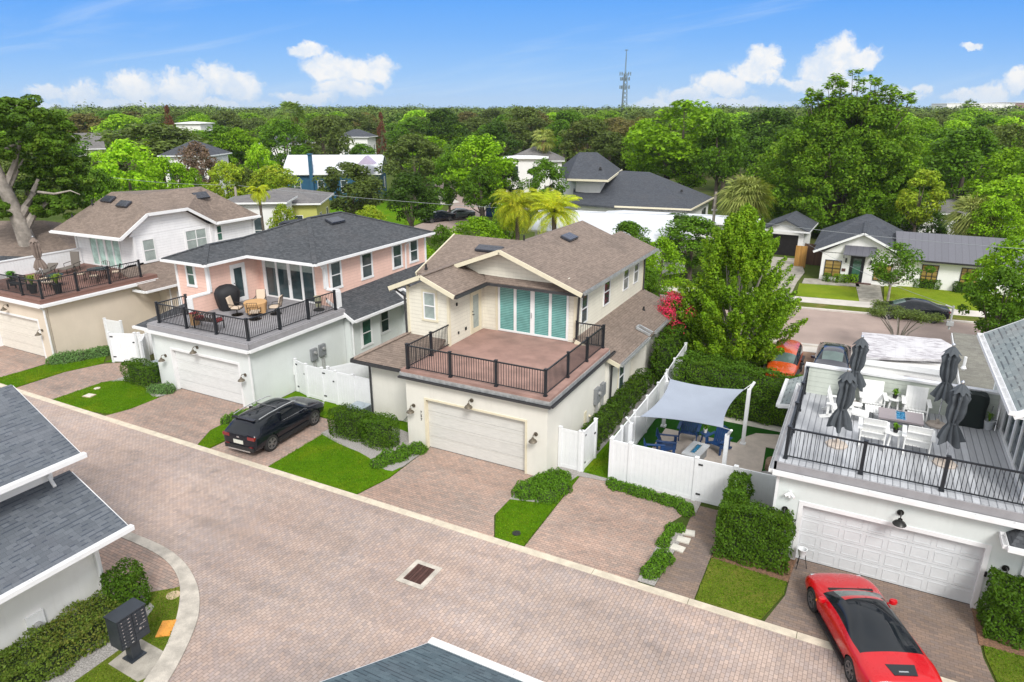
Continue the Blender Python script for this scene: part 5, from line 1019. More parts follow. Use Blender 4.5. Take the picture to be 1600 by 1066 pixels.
fence('long white vinyl fence running back beside the patio toward the maple', [(-7.62, 23.3), (-7.62, 24.4), (-7.62, 26.1), (-7.62, 27.9), (-7.62, 29.65), (-7.7, 31.5), (-7.8, 33.3), (-7.9, 36.0)])
fence('short white gate standing open at the side of the cream garage', [(-9.82, 23.2), (-8.95, 23.2)], group='white vinyl fences'); fence('white gate leaf swung open beside the side yard grass', [(-8.85, 23.25), (-8.82, 24.55)], gate={0})
fence('white vinyl fence with double gate between the pink and cream garages', [(-25.2, 24.2), (-24.2, 23.9), (-23.1, 23.85), (-22.2, 23.85), (-21.1, 23.85), (-19.95, 23.85)], gate={0, 2})
fence('white vinyl fence running back behind the cream house air conditioner', [(-22.9, 24.1), (-21.8, 26.1), (-20.6, 28.2), (-20.5, 30)])
fence('white double gate standing open left of the pink garage', [(-38.0, 22.55), (-36.6, 23.2)], gate={0}); fence('white fence post run behind the open gate left of the pink garage', [(-36.4, 23.3), (-35.8, 23.25), (-34.85, 22.35)], gate={1})
fence('short white fence panel beside the pink house air conditioner', [(-34.3, 22.75), (-33.0, 22.65)]); fence('white fence stub against the beige wall of the left house', [(-40.9, 24.2), (-39.5, 24.3)]); fence('white fence going back along the pink house west side', [(-37.3, 24.4), (-34.6, 27.2), (-34.7, 30)])
# air conditioners
M['ac'] = basic('grey air conditioner casing', (.10, .12, .14), .5, .3, var=.1); M['ac_top'] = basic('pale fan guard', (.40, .46, .50), .4, .4, var=.1)
def ac(label, x, y, s=.8, h=.95):
    t = T('air_conditioner', label, 'air conditioner', (x, y, 0), 'air conditioners beside the garages'); m = MB(); m.box(x - s / 2, x + s / 2, y - s / 2, y + s / 2, .05, h)
    for i in range(14): z = .12 + i * (h - .2) / 14; m.box(x - s / 2 - .008, x + s / 2 + .008, y - s / 2 - .008, y + s / 2 + .008, z, z + .012)
    m.build('casing', M['ac'], t); m = MB()
    m.box(x - s / 2 - .015, x + s / 2 + .015, y - s / 2 - .015, y + s / 2 + .015, h, h + .035); m.lathe((x, y, h + .035), [(.31, 0), (.30, .03), (.24, .045), (.1, .06), (0, .06)], 20); m.build('fan_guard', M['ac_top'], t)
ac('grey air conditioner behind the round hedge at the cream garage', -19.75, 22.55); ac('grey air conditioner beside the pink garage hedge', -33.25, 21.9)
# sail shade
t = T('shade_sail', 'pale grey shade sail stretched on four white posts over the patio', 'shade sail', (-5.2, 26.4, 0))
M['sail'] = basic('pale blue grey sailcloth', (.30, .335, .40), .8, var=.05, scale=1.5)
C4 = [Vector((-6.95, 24.55, 2.35)), Vector((-3.72, 24.6, 2.55)), Vector((-3.62, 28.5, 2.7)), Vector((-6.85, 28.6, 2.55))]
n = 20; vs = []
cen = sum(C4, Vector()) / 4
for i in range(n + 1):
    for j in range(n + 1):
        u, v = i / n, j / n
        p = C4[0] * (1 - u) * (1 - v) + C4[1] * u * (1 - v) + C4[2] * u * v + C4[3] * (1 - u) * v
        # concave hems
        bu = .24 * (4 * u * (1 - u)); bv = .24 * (4 * v * (1 - v))
        p += Vector((0, 1, 0)) * bu * (1 - 2 * v) * .95 + Vector((1, 0, 0)) * bv * (1 - 2 * u) * .95
        p.z -= .22 * (4 * u * (1 - u)) * (4 * v * (1 - v)) + .05 * (4 * u * (1 - u) + 4 * v * (1 - v)) * .5
        vs.append(p)
fs = [(i * (n + 1) + j, (i + 1) * (n + 1) + j, (i + 1) * (n + 1) + j + 1, i * (n + 1) + j + 1) for i in range(n) for j in range(n)]
k_ = len(vs); vs2 = vs + [p - Vector((0, 0, .012)) for p in vs]; fs2 = fs + [tuple(k_ + q for q in reversed(f)) for f in fs]
m = MB(); m.add(vs2, fs2); m.build('sail', M['sail'], t, smooth=True, recalc=False)
for (x, y), c, h in (((-7.2, 24.2), C4[0], 2.45), ((-3.5, 24.3), C4[1], 2.75), ((-3.45, 28.75), C4[2], 2.95), ((-7.05, 28.9), C4[3], 2.6)):
    q = MB(); q.box(x - .075, x + .075, y - .075, y + .075, 0, h - .3).box(x - .12, x + .12, y - .12, y + .12, 0, .1); po = q.build('post', M['vinyl'], t)
    out = (Vector((x, y, 0)) - Vector((cen.x, cen.y, 0))).normalized()
    q = MB(); tip = Vector((x, y, h)) + out * .25
    q.bar(Vector((x, y, h - .34)), tip, .09, .07).bar(tip, c, .02, .02); q.build('arm', M['vinyl'], po)
# ---- chairs
M['bluepoly'] = basic('navy blue plastic lumber', (.008, .05, .17), .45, var=.12); M['whitepoly'] = basic('white plastic lumber', (.80, .80, .78), .45, var=.04)
M['cushion'] = basic('cream cushion', (.62, .50, .38), .9, var=.06); M['bronzef'] = basic('bronze frame', (.035, .028, .022), .4, .5, var=.15); M['wicker'] = basic('brown grey sling', (.16, .14, .12), .85, var=.15, scale=20)
def slats(m, p, q, w, n, t=.02, gap=.012, up=(0, 0, 1)):
    "n slats side by side across width w (x), from p to q in the yz plane"
    sw = w / n
    for i in range(n):
        x = -w / 2 + sw * (i + .5); m.bar((x, p[0], p[1]), (x, q[0], q[1]), sw - gap, t, up=(0, -(q[1] - p[1]), q[0] - p[0]) if abs(q[1] - p[1]) > .3 else up)
def adirondack(label, mat, loc, rz, group, w=.56, name='adirondack_chair', cat='chair', nsl=6, flat=False):
    "faces +y in its own frame"
    t = T(name, label, cat, loc, group, rad(rz), local=True)
    m = MB(); slats(m, (-.25, .24), (.30, .38), w, nsl); m.build('seat', M[mat], t)
    m = MB(); 
    for i in range(nsl):
        x = -w / 2 + w / nsl * (i + .5); hh = 1.02 - (0 if flat else abs(i - (nsl - 1) / 2) * .035 * (6 / nsl))
        m.bar((x, -.22, .26), (x * (1.0 if flat else 1.06), -.48, hh), w / nsl - (.003 if flat else .012), .02, up=(0, 1, .3))
    m.bar((-w / 2, -.36, .5), (w / 2, -.36, .5), .05, .03).bar((-w / 2, -.46, .8), (w / 2, -.46, .8), .05, .03); m.build('backrest', M[mat], t)
    for s in (1, -1):
        x = s * (w / 2 + .06); m = MB(); m.bar((x, -.45, .60), (x, .42, .62), .13, .025); m.build('armrest', M[mat], t)
        m = MB(); m.bar((s * (w / 2 + .02), .32, 0), (s * (w / 2 + .02), .32, .6), .04, .12, up=(0, 1, 0)); m.build('leg', M[mat], t)
        m = MB(); m.bar((s * (w / 2 + .02), .30, .34), (s * (w / 2 + .02), -.62, .03), .035, .12).bar((s * (w / 2 + .02), -.38, .12), (s * (w / 2 + .02), -.38, .6), .035, .08); m.build('leg', M[mat], t)
    return t
g1 = 'blue adirondack seats round the fire table'
c0 = adirondack('blue adirondack chair left of the fire table, nearest the front fence', 'bluepoly', (-6.45, 25.35, .045), -72, g1)
copy_tree(c0, (-6.25, 26.5, .045), rad(-80), 'blue adirondack chair left of the fire table, farther from the front fence')
adirondack('blue wide slatted seat under the far left corner of the sail', 'bluepoly', (-5.7, 28.1, .045), 185, g1, w=.72, nsl=7); adirondack('blue wide slatted seat under the far right corner of the sail', 'bluepoly', (-4.35, 27.6, .045), 160, g1, w=.66, nsl=7)
M['fireglass'] = basic('blue fire glass', (.02, .22, .42), .25, var=.8, scale=40); M['grayceram'] = basic('pale grey table', (.50, .52, .54), .6, var=.08); M['taupe'] = basic('taupe tabletop', (.30, .26, .27), .6, var=.06)
def firetable(label, loc, rz, L, Wd, h, top, base, ka=.15, kb=.33):
    t = T('fire_table', label, 'fire table', loc, rz=rad(rz), local=True); m = MB(); m.box(-Wd / 2 + .08, Wd / 2 - .08, -L / 2 + .08, L / 2 - .08, 0, h - .06); m.build('base', M[base], t)
    a, b = Wd * ka, L * kb; m = MB(); z0, z1 = h - .06, h
    m.box(-Wd / 2, -a, -L / 2, L / 2, z0, z1).box(a, Wd / 2, -L / 2, L / 2, z0, z1).box(-a, a, -L / 2, -b, z0, z1).box(-a, a, b, L / 2, z0, z1); m.build('tabletop', M[top], t)
    m = MB(); m.box(-a, -a + .025, -b, b, z0, h + .01).box(a - .025, a, -b, b, z0, h + .01).box(-a + .025, a - .025, -b, -b + .025, z0, h + .01).box(-a + .025, a - .025, b - .025, b, z0, h + .01); tr = m.build('burner_tray', M['chrome'], t)
    m = MB(); rr = random.Random(3); m.box(-a + .025, a - .025, -b + .025, b - .025, z0, h - .03)
    for i in range(90):
        x, y = rr.uniform(-a + .05, a - .05), rr.uniform(-b + .05, b - .05); s = rr.uniform(.015, .03); m.box(x - s, x + s, y - s, y + s, h - .03, h - .03 + rr.uniform(.01, .03))
    m.build('fire_glass', M['fireglass'], tr); return t
firetable('pale grey rectangular fire table with blue glass under the shade sail', (-4.98, 26.3, .045), -8, 1.35, .72, .52, 'grayceram', 'meter')
def sidetable(label, loc, mat, r=.22, h=.48, plant=None, group=None, pot='whitepoly', oval=1.0):
    t = T('side_table', label, 'side table', loc, group, local=True); m = MB(); m.lathe((0, 0, h - .035), [(r * .97, 0), (r, .015), (r * .97, .035), (0, .035)], 20, oval, 1); m.build('tabletop', M[mat], t)
    for a in range(4):
        th = math.pi / 4 + a * math.pi / 2; m = MB(); m.bar((math.cos(th) * r * .6, math.sin(th) * r * .6, h - .03), (math.cos(th) * r * .85, math.sin(th) * r * .85, 0), .05, .035); m.build('leg', M[mat], t)
    return t
M['plantleaf'] = leafmat('potted plant leaf', (.12, .26, .02), .3, (.3, .38, .03), .4, .2); M['potleaf2'] = leafmat('potted grass leaf', (.16, .24, .03), .3, (.4, .36, .05), .5, .2); M['topleaf'] = leafmat('topiary leaf', (.07, .20, .02), .3, (.2, .35, .03), .3, .2)
def pot_plant(label, loc, r=.12, ph=.18, pot='blackm', leaf='plantleaf', n=26, spread=.22, lh=.3, group=None, seed=0, lw=.035):
    rr = random.Random(seed); t = T('potted_plant', label, 'potted plant', loc, group, local=True); m = MB()
    m.lathe((0, 0, 0), [(r * .7, 0), (r * .95, ph * .9), (r * 1.05, ph * .92), (r * 1.05, ph), (r * .85, ph), (r * .8, ph - .03), (0, ph - .03)], 14); m.build('pot', M[pot], t, smooth=True)
    m = MB()
    for i in range(n):
        a = rr.uniform(0, 6.28); s = spread * rr.uniform(.3, 1); z = ph + lh * rr.uniform(.5, 1.1); ca, sa = math.cos(a), math.sin(a); w = lw * rr.uniform(.6, 1.2)
        p0 = Vector((ca * .02, sa * .02, ph - .03)); p1 = Vector((ca * s * .5, sa * s * .5, z)); p2 = Vector((ca * s, sa * s, z - .12 * rr.random() * lh * 3)); q = Vector((-sa, ca, 0)) * w
        m.add([p0 - q * .3, p0 + q * .3, p1 + q, p1 - q, p2], [(0, 1, 2, 3), (3, 2, 4)])
    m.build('foliage', M[leaf], t, recalc=False); return t
st = sidetable('small blue side table between the wide blue seats', (-5.0, 28.15, .045), 'bluepoly', .22, .45); pot_plant('white pot of green leaves on the blue side table', (-5.0, 28.15, .5), pot='whitepoly', seed=2, r=.09, lh=.22)
# boulders by the garage corner
def boulder(label, c, s, mat, seed, sc=(1, 1, .8)):
    bm = bmesh.new(); bmesh.ops.create_icosphere(bm, subdivisions=3, radius=s); rr = random.Random(seed); ph = [rr.uniform(0, 6) for _ in range(6)]
    for v in bm.verts:
        k = 1 + .09 * math.sin(v.co.x * 5 / s + ph[0]) + .07 * math.sin(v.co.y * 6 / s + ph[1]) + .05 * math.sin(v.co.z * 7 / s + ph[2]); v.co *= k; v.co.x *= sc[0]; v.co.y *= sc[1]; v.co.z *= sc[2]
    me = bpy.data.meshes.new('boulder'); bm.to_mesh(me); bm.free(); me.polygons.foreach_set('use_smooth', [True] * len(me.polygons)); me.materials.append(M[mat]); o = bpy.data.objects.new('boulder', me); COL.objects.link(o); o.location = c; tag(o, label, 'boulder', 'boulders beside the right garage')
M['rock_b'] = basic('brown boulder', (.22, .15, .10), .85, var=.3, scale=4, bump=.5, bscale=20); M['rock_g'] = basic('grey boulder', (.28, .27, .26), .85, var=.3, scale=4, bump=.5, bscale=20)
boulder('brown rounded boulder between fence and right garage', (-1.75, 26.6, .42), .5, 'rock_b', 1); boulder('grey boulder in front of the brown one', (-1.95, 25.7, .25), .4, 'rock_g', 2, (1, .9, .75))
# ---- right deck furniture (deck top 3.5)
DZ = 3.5
def lounger_chair(label, loc, rz, group, foot=True):
    t = adirondack(label, 'whitepoly', loc, rz, group, w=.68, name='deck_chair', nsl=6, flat=True)
    if foot:
        m = MB(); slats(m, (.36, .36), (.92, .30), .52, 6); m.build('footrest', M['whitepoly'], t)
        for s in (1, -1): m = MB(); m.bar((s * .24, .86, 0), (s * .24, .86, .30), .04, .07, up=(0, 1, 0)).bar((s * .24, .4, .32), (s * .24, .9, .27), .03, .06); m.build('footrest_leg', M['whitepoly'], t)
    return t
g2 = 'white slatted chairs on the right deck'
lounger_chair('white slatted chair with footrest at the parapet, left of the pair', (1.12, 26.55, DZ), 184, g2); lounger_chair('white slatted chair with footrest at the parapet, right of the pair', (2.5, 26.6, DZ), 180, g2)
lounger_chair('white slatted chair seen from behind at the railing, left of the pair', (1.18, 23.75, DZ), 0, g2, False); lounger_chair('white slatted chair seen from behind at the railing, right of the pair', (2.47, 23.75, DZ), -2, g2, False)
lounger_chair('white slatted chair side-on behind the left folded umbrella', (.12, 25.4, DZ), -92, g2)
firetable('taupe rectangular fire table with a blue glass strip among white chairs', (2.0, 25.3, DZ), 0, .95, 1.35, .5, 'taupe', 'meter', .12, .42)
# fire glass strip runs across: second strip table look handled by rotation
sidetable('white round side table between the two parapet chairs', (1.83, 26.9, DZ), 'whitepoly', .26, .5); sidetable('white round side table between the two railing chairs', (1.82, 23.75, DZ), 'whitepoly', .26, .5)
pot_plant('bright green plant on the table between the parapet chairs', (1.83, 26.9, DZ + .5), r=.09, ph=.12, seed=5, spread=.2, lh=.22); pot_plant('bright green plant on the table between the railing chairs', (1.82, 23.75, DZ + .5), r=.09, ph=.12, seed=6, spread=.2, lh=.2)
sidetable('low white side table beside the left folded umbrella', (.62, 25.9, DZ), 'whitepoly', .2, .42)
M['canvas'] = basic('charcoal canvas', (.075, .085, .095), .9, var=.15, scale=3); M['tanbase'] = basic('tan stone base', (.50, .43, .37), .8, var=.15, scale=8); M['taupecanvas'] = basic('taupe canvas', (.20, .155, .13), .9, var=.15, scale=3)
def umbrella(label, loc, h=2.6, mat='canvas', seed=0, group='folded umbrellas on the right deck', tilt=(0, 0), n=8, lowz=.62, r=.235):
    rr = random.Random(seed); t = T('folded_umbrella', label, 'umbrella', loc, group, local=True)
    tx, ty = tilt
    def P(x, y, z): return (x + tx * z, y + ty * z, z)
    m = MB(); m.tube([P(0, 0, .05), P(0, 0, h + .04)], .022, 8); m.lathe(P(0, 0, h), [(.05, 0), (.055, .05), (.02, .1), (.0, .1)], 10); m.build('pole', M['chrome'], t)
    m = MB(); m.lathe((0, 0, 0), [(.34, 0), (.35, .05), (.30, .08), (.07, .09), (.05, .25), (.03, .26)], 8); m.build('base', M['tanbase'], t)
    # canopy: pleated cloth hanging in folds, cinched by a strap, with a small flared vent cap
    N = 64; rows = [(h - .02, .02), (h - .12, .06), (h - .3, .13), (h - .42, .19), (h - .62, .15), (h - .85, .17), (h - 1.1, .155), (h - 1.28, .10), (h - 1.34, .095), (h - 1.5, .16), (h - 1.72, .22), (h - 1.92, .25)]
    vs = []
    ph = [rr.uniform(0, 6.28) for _ in range(4)]
    for i, (z, rad_) in enumerate(rows):
        for j in range(N):
            a = 2 * math.pi * j / N
            fold = 1 + .34 * math.sin(a * n + ph[0] + z * .7) * (.25 if i < 1 else 1) + .12 * math.sin(a * 3 + ph[1] + z * 2)
            zz = z + (.10 * math.sin(a * n / 2 + ph[2]) if i == len(rows) - 1 else 0)
            x = rad_ * r / .2 * fold * math.cos(a) + .03 * math.sin(z * 3 + ph[3]); y = rad_ * r / .2 * fold * math.sin(a); vs.append(P(x, y, zz))
    k = len(rows); fs = [(i * N + j, i * N + (j + 1) % N, (i + 1) * N + (j + 1) % N, (i + 1) * N + j) for i in range(k - 1) for j in range(N)]
    m = MB(); m.add(vs, fs); m.build('canopy', M[mat], t, smooth=True)
    vs = []
    for z, rad_ in ((h + .0, .03), (h - .1, .12), (h - .26, .26)):
        for j in range(N):
            a = 2 * math.pi * j / N; f = 1 + .16 * math.sin(a * n + ph[1]) * (rad_ > .1); vs.append(P(rad_ * f * math.cos(a), rad_ * f * math.sin(a), z - (.04 * math.sin(a * n + ph[1]) if rad_ > .2 else 0)))
    m = MB(); m.add(vs, [(i * N + j, i * N + (j + 1) % N, (i + 1) * N + (j + 1) % N, (i + 1) * N + j) for i in range(2) for j in range(N)]); m.build('vent_cap', M[mat], t, smooth=True)
    m = MB(); m.lathe(P(0, 0, h - 1.33), [(.125, 0), (.13, .03), (.125, .06)], 16); m.build('strap', M[mat], t)
    return t
umbrella('folded charcoal umbrella at the deck railing, front left', (.17, 22.95, DZ), 2.62, seed=1); umbrella('folded charcoal umbrella against the parapet, behind the front left one', (.45, 26.9, DZ), 2.62, seed=2); umbrella('folded charcoal umbrella at the parapet, near the covered grill', (3.2, 26.2, DZ), 2.95, seed=3); umbrella('folded charcoal umbrella at the railing, front right', (3.25, 23.1, DZ), 2.72, seed=4)
def cover(name, label, cat, loc, rz, w, d, h, mat, group=None, bulge=.0, round_=.0):
    "soft cover draped over a grill"
    t = T(name, label, cat, loc, group, rad(rz), local=True); rr = random.Random(int(w * 100)); N = 48; vs = []; rows = [(0, .75), (.25, .9), (.5, 1.0), (.68, 1.02), (.84, .86), (.94, .55), (1.0, .0)] if round_ else [(0, 1.04), (.2, 1.0), (.55, .97), (.78, 1.03), (.9, 1.0), (.97, .88), (1.0, .6), (1.005, .0)]
    for zf, s in rows:
        for j in range(N):
            a = 2 * math.pi * j / N; e = 4.0 if not round_ else 2.4; c, s_ = math.cos(a), math.sin(a)
            x = abs(c) ** (2 / e) * math.copysign(1, c) * w / 2; y = abs(s_) ** (2 / e) * math.copysign(1, s_) * d / 2
            wv = 1 + .03 * math.sin(a * 9 + zf * 4) * (1 - zf) + .02 * math.sin(a * 5 + 1); vs.append((x * s * wv, y * s * wv, zf * h + .02 * math.sin(a * 3) * (zf > .9)))
    k = len(rows); m = MB(); m.add(vs, [(i * N + j, i * N + (j + 1) % N, (i + 1) * N + (j + 1) % N, (i + 1) * N + j) for i in range(k - 1) for j in range(N)]); m.build('cover', M[mat], t, smooth=True); 
    m = MB()
    for s in (1, -1): m.box(s * w * .3 - .03, s * w * .3 + .03, -d * .3, d * .3, 0, .06)
    m.build('foot', M['blackm'], t); return t
M['greenblack'] = basic('green black grill cover', (.012, .020, .018), .8, var=.3, scale=4); M['blackcover'] = basic('black grill cover', (.012, .012, .014), .7, var=.3, scale=4)
cover('grill', 'tall grill under a dark green black cover at the right deck parapet', 'grill', (4.15, 26.85, DZ), 0, .95, .6, 1.22, 'greenblack')
pot_plant('grey pot with a small green plant in the deck corner', (4.75, 26.7, DZ), r=.17, ph=.32, pot='grayceram', n=12, spread=.2, lh=.3, seed=8); m = MB(); m.tube([(4.95, 26.6, DZ), (5.0, 26.95, DZ + .7)], .015).tube([(4.8, 26.95, DZ), (4.85, 27.15, DZ + .7)], .015).bar((4.95, 26.7, DZ + .35), (4.84, 27.05, DZ + .35), .1, .02); o = m.build('plant_stand', M['chrome']); tag(o, 'thin metal plant stand in the corner of the right deck', 'plant stand')
M['terracotta'] = basic('terracotta', (.45, .16, .07), .8, var=.2, scale=8); pot_plant('small terracotta pot of red leaves behind the right deck railing', (5.35, 21.8, DZ), r=.13, ph=.18, pot='terracotta', leaf='topleaf', n=10, spread=.15, lh=.15, seed=9)
# bucket planter and kick stand by the big hedge at the garage
t = T('watering_bucket', 'white bucket on a thin black stand beside the right garage hedge', 'bucket', (-.3, 20.75, 0)); m = MB(); m.lathe((-.3, 20.75, .45), [(.10, 0), (.14, .25), (.15, .26), (.12, .26), (.09, .03), (0, .03)], 16); m.build('bucket', M['vinyl'], t, smooth=True)
m = MB()
for a in (0, 2.1, 4.2): m.tube([(-.3 + .1 * math.cos(a), 20.75 + .1 * math.sin(a), .5), (-.3 + .2 * math.cos(a), 20.75 + .2 * math.sin(a), .0)], .012)
m.build('stand', M['blackm'], t)
# ---- pink deck furniture (deck top 3.52)
PZ = 3.52
cover('grill', 'round kettle-like grill under a black cover by the pink wall', 'grill', (-30.75, 25.15, PZ), 70, 1.3, 1.05, 1.42, 'blackcover', round_=1)
M['cloth'] = basic('tan tablecloth', (.52, .31, .14), .9, var=.08)
t = T('round_table', 'round table under a tan cloth on the pink house deck', 'table', (-28.6, 25.1, PZ), local=True); N = 48; vs = []
for z, r_, amp in ((.74, .02, 0), (.74, .56, 0), (.70, .60, .02), (.4, .60, .05), (.12, .58, .08)):
    for j in range(N): a = 2 * math.pi * j / N; rr_ = r_ * (1 + amp * math.sin(a * 8)) * (1 - .12 * (z < .5) * abs(math.sin(a * 2))); vs.append((rr_ * math.cos(a), rr_ * math.sin(a), z + (.1 * abs(math.sin(a * 2)) if z < .2 else 0)))
m = MB(); m.add(vs, [(i * N + j, i * N + (j + 1) % N, (i + 1) * N + (j + 1) % N, (i + 1) * N + j) for i in range(4) for j in range(N)] + [tuple(range(N))]); m.build('tablecloth', M['cloth'], t, smooth=True); m = MB(); m.tube([(0, 0, 0), (0, 0, .72)], .05); m.lathe((0, 0, 0), [(.3, 0), (.28, .04), (.06, .06)], 16); m.build('pedestal', M['bronzef'], t)
def swivel(label, loc, rz, group='cushioned swivel chairs round the tan table', cush=True):
    t = T('swivel_chair', label, 'chair', loc, group, rad(rz), local=True); m = MB(); m.lathe((0, 0, 0), [(.30, 0), (.31, .03), (.26, .03), (.25, 0)], 24); m.tube([(0, 0, .0), (0, 0, .34)], .03)
    for a in range(4): m.bar((0, 0, .02), (.28 * math.cos(a * 1.57), .28 * math.sin(a * 1.57), .02), .03, .03)
    m.build('swivel_base', M['bronzef'], t)
    m = MB(); m.tube([(-.27, .25, .36), (-.27, -.25, .34), (-.26, -.42, 1.0), (.26, -.42, 1.0), (.27, -.25, .34), (.27, .25, .36), (-.27, .25, .36)], .018, 6)
    for i in range(1, 6): x = -.27 + .54 * i / 6; m.tube([(x, -.26, .4), (x, -.42, .98)], .009, 5)
    for zz in (.55, .75): m.tube([(-.26, -.3 - (zz - .5) * .24, zz), (.26, -.3 - (zz - .5) * .24, zz)], .01, 5)
    m.build('frame', M['bronzef'], t)
    for s in (1, -1): m = MB(); m.tube([(s * .28, -.36, .66), (s * .30, 0, .62), (s * .29, .24, .58), (s * .27, .25, .36)], .018, 6); m.build('armrest', M['bronzef'], t)
    m = MB(); bx_ = [(-.24, .24, -.22, .26, .37, .47)]
    for b in bx_: m.box(*b)
    o = m.build('seat_cushion', M['cushion'], t); bv = o.modifiers.new('b', 'BEVEL'); bv.width = .035; bv.segments = 3
    if cush:
        m = MB(); m.bar((0, -.25, .46), (0, -.38, 1.02), .48, .09, up=(0, 1, .25)); o = m.build('back_cushion', M['cushion'], t); bv = o.modifiers.new('b', 'BEVEL'); bv.width = .035; bv.segments = 3
    return t
swivel('cushioned swivel chair left of the tan table', (-29.45, 24.55, PZ), -65); swivel('cushioned swivel chair behind the tan table, cushion facing the alley', (-29.25, 26.0, PZ), 212); swivel('cushioned swivel chair right of the tan table', (-27.75, 25.65, PZ), 118); swivel('swivel chair in front of the tan table showing its barred back', (-27.95, 24.4, PZ), 35, cush=False)
t = T('bench', 'dark lattice-back garden bench with red cushions at the pink deck railing', 'bench', (-28.85, 22.25, PZ), rz=rad(8), local=True); m = MB(); m.box(-.75, .75, -.22, .25, .40, .44); m.build('seat', M['bronzef'], t)
m = MB(); m.bar((-.75, -.25, .92), (.75, -.25, .92), .04, .05).bar((-.75, -.25, .5), (.75, -.25, .5), .03, .03)
for i in range(10): x = -.75 + .15 * i; m.bar((x, -.25, .5), (x + .15, -.25, .92), .02, .02).bar((x + .15, -.25, .5), (x, -.25, .92), .02, .02)
m.build('backrest', M['bronzef'], t)
for s in (1, -1):
    m = MB(); m.bar((s * .75, -.25, .65), (s * .75, .25, .62), .05, .03).bar((s * .75, .25, .62), (s * .75, .25, .4), .03, .03); m.build('armrest', M['bronzef'], t)
    for y in (-.22, .22): m = MB(); m.bar((s * .72, y, 0), (s * .72, y, .42), .04, .04); m.build('leg', M['bronzef'], t)
M['redcush'] = basic('dark red cushion', (.30, .03, .03), .9, var=.1); m = MB(); m.box(-.74, -.45, -.2, .2, .44, .56); m.build('cushion', M['redcush'], t); m = MB(); m.box(.45, .74, -.2, .2, .44, .56); m.build('cushion', M['redcush'], t)
t = T('towel_stand', 'small stand draped in peach cloth beside the pink deck bench', 'stand', (-29.95, 22.3, PZ), local=True); m = MB(); m.box(-.16, .16, -.16, .16, 0, .62); o = m.build('cloth', M['cloth'], t); m = MB(); m.box(-.18, .18, -.18, .18, .62, .65); m.build('top', M['redcush'], t)
t = T('water_cooler', 'pale green bin standing at the right end of the sliding glass', 'bin', (-26.75, 27.85, PZ), local=True); M['palegreen'] = basic('pale green bin', (.34, .34, .22), .6, var=.1); m = MB(); m.lathe((0, 0, 0), [(.15, 0), (.19, .55), (.2, .6), (0, .62)], 16); m.build('bin', M['palegreen'], t, smooth=True)
m = MB(); m.lathe((-26.2, 27.3, PZ), [(.3, 0), (.3, .05), (.04, .07), (.03, .4), (.18, .42), (.2, .46), (0, .47)], 16); o = m.build('umbrella_base', M['blackm']); tag(o, 'black umbrella base near the right corner of the pink deck', 'umbrella base')
# ---- left terrace furniture (deck top 3.75)
WZ = 3.75
umbrella('folded taupe umbrella on the left terrace', (-45.55, 23.7, WZ), 2.75, 'taupecanvas', 7, group=None, tilt=(-.12, .02))
def sunlounger(label, loc, rz, group='reclining loungers on the left terrace', up=.75):
    t = T('sun_lounger', label, 'lounger', loc, group, rad(rz), local=True); m = MB(); m.box(-.32, .32, -.1, 1.2, .30, .36); m.build('seat', M['wicker'], t); m = MB(); m.bar((0, -.1, .34), (0, -.1 - .75 * (1 - up * .75), .34 + .8 * up), .62, .06, up=(0, 1, .6)); m.build('backrest', M['wicker'], t)
    for s in (1, -1):
        m = MB(); m.tube([(s * .36, -.2, .6), (s * .37, .5, .56), (s * .35, .5, .3)], .02, 6); m.build('armrest', M['bronzef'], t)
        for y in (-.05, 1.12): m = MB(); m.bar((s * .3, y, 0), (s * .3, y, .32), .035, .035); m.build('leg', M['bronzef'], t)
    return t
sunlounger('taupe lounger with its back raised high beside the terrace screen', (-46.9, 26.5, WZ), 200, up=1.15); sunlounger('taupe lounger lying low in front of the raised one', (-47.2, 25.0, WZ), 215, up=.35)
M['darktop'] = basic('dark glass tabletop', (.03, .05, .06), .15, var=.1)
def dining(label, loc, r, h=.72):
    t = T('dining_table', label, 'table', loc, 'tables on the left terrace', local=True); m = MB(); m.lathe((0, 0, h - .03), [(r, 0), (r, .03), (0, .03)], 28); m.build('tabletop', M['darktop'], t)
    for a in range(4): th = .78 + a * 1.57; m = MB(); m.bar((math.cos(th) * r * .7, math.sin(th) * r * .7, 0), (math.cos(th) * r * .7, math.sin(th) * r * .7, h - .03), .04, .04); m.build('leg', M['bronzef'], t)
dining('dark round table toward the far end of the left terrace', (-42.95, 25.6, WZ), .6); dining('dark round table hidden among planters on the left terrace', (-43.6, 23.3, WZ), .5)
def dchair(label, loc, rz):
    t = T('dining_chair', label, 'chair', loc, 'dark chairs round the terrace tables', rad(rz), local=True); m = MB(); m.box(-.22, .22, -.2, .22, .42, .45); m.build('seat', M['bronzef'], t); m = MB(); m.box(-.2, .2, -.17, .2, .45, .5); m.build('cushion', M['cushion'], t)
    m = MB(); m.tube([(-.22, -.2, .42), (-.22, -.3, .92), (0, -.31, .98), (.22, -.3, .92), (.22, -.2, .42)], .016, 6)
    for i in (-1, 0, 1): m.bar((i * .11, -.22, .46), (i * .11, -.3, .94), .03, .012)
    m.build('backrest', M['bronzef'], t)
    for s in (1, -1):
        m = MB(); m.tube([(s * .23, -.25, .68), (s * .25, .2, .66), (s * .23, .2, .43)], .014, 6); m.build('armrest', M['bronzef'], t)
        for y in (-.18, .2): m = MB(); m.bar((s * .2, y, 0), (s * .2, y, .42), .03, .03); m.build('leg', M['bronzef'], t)
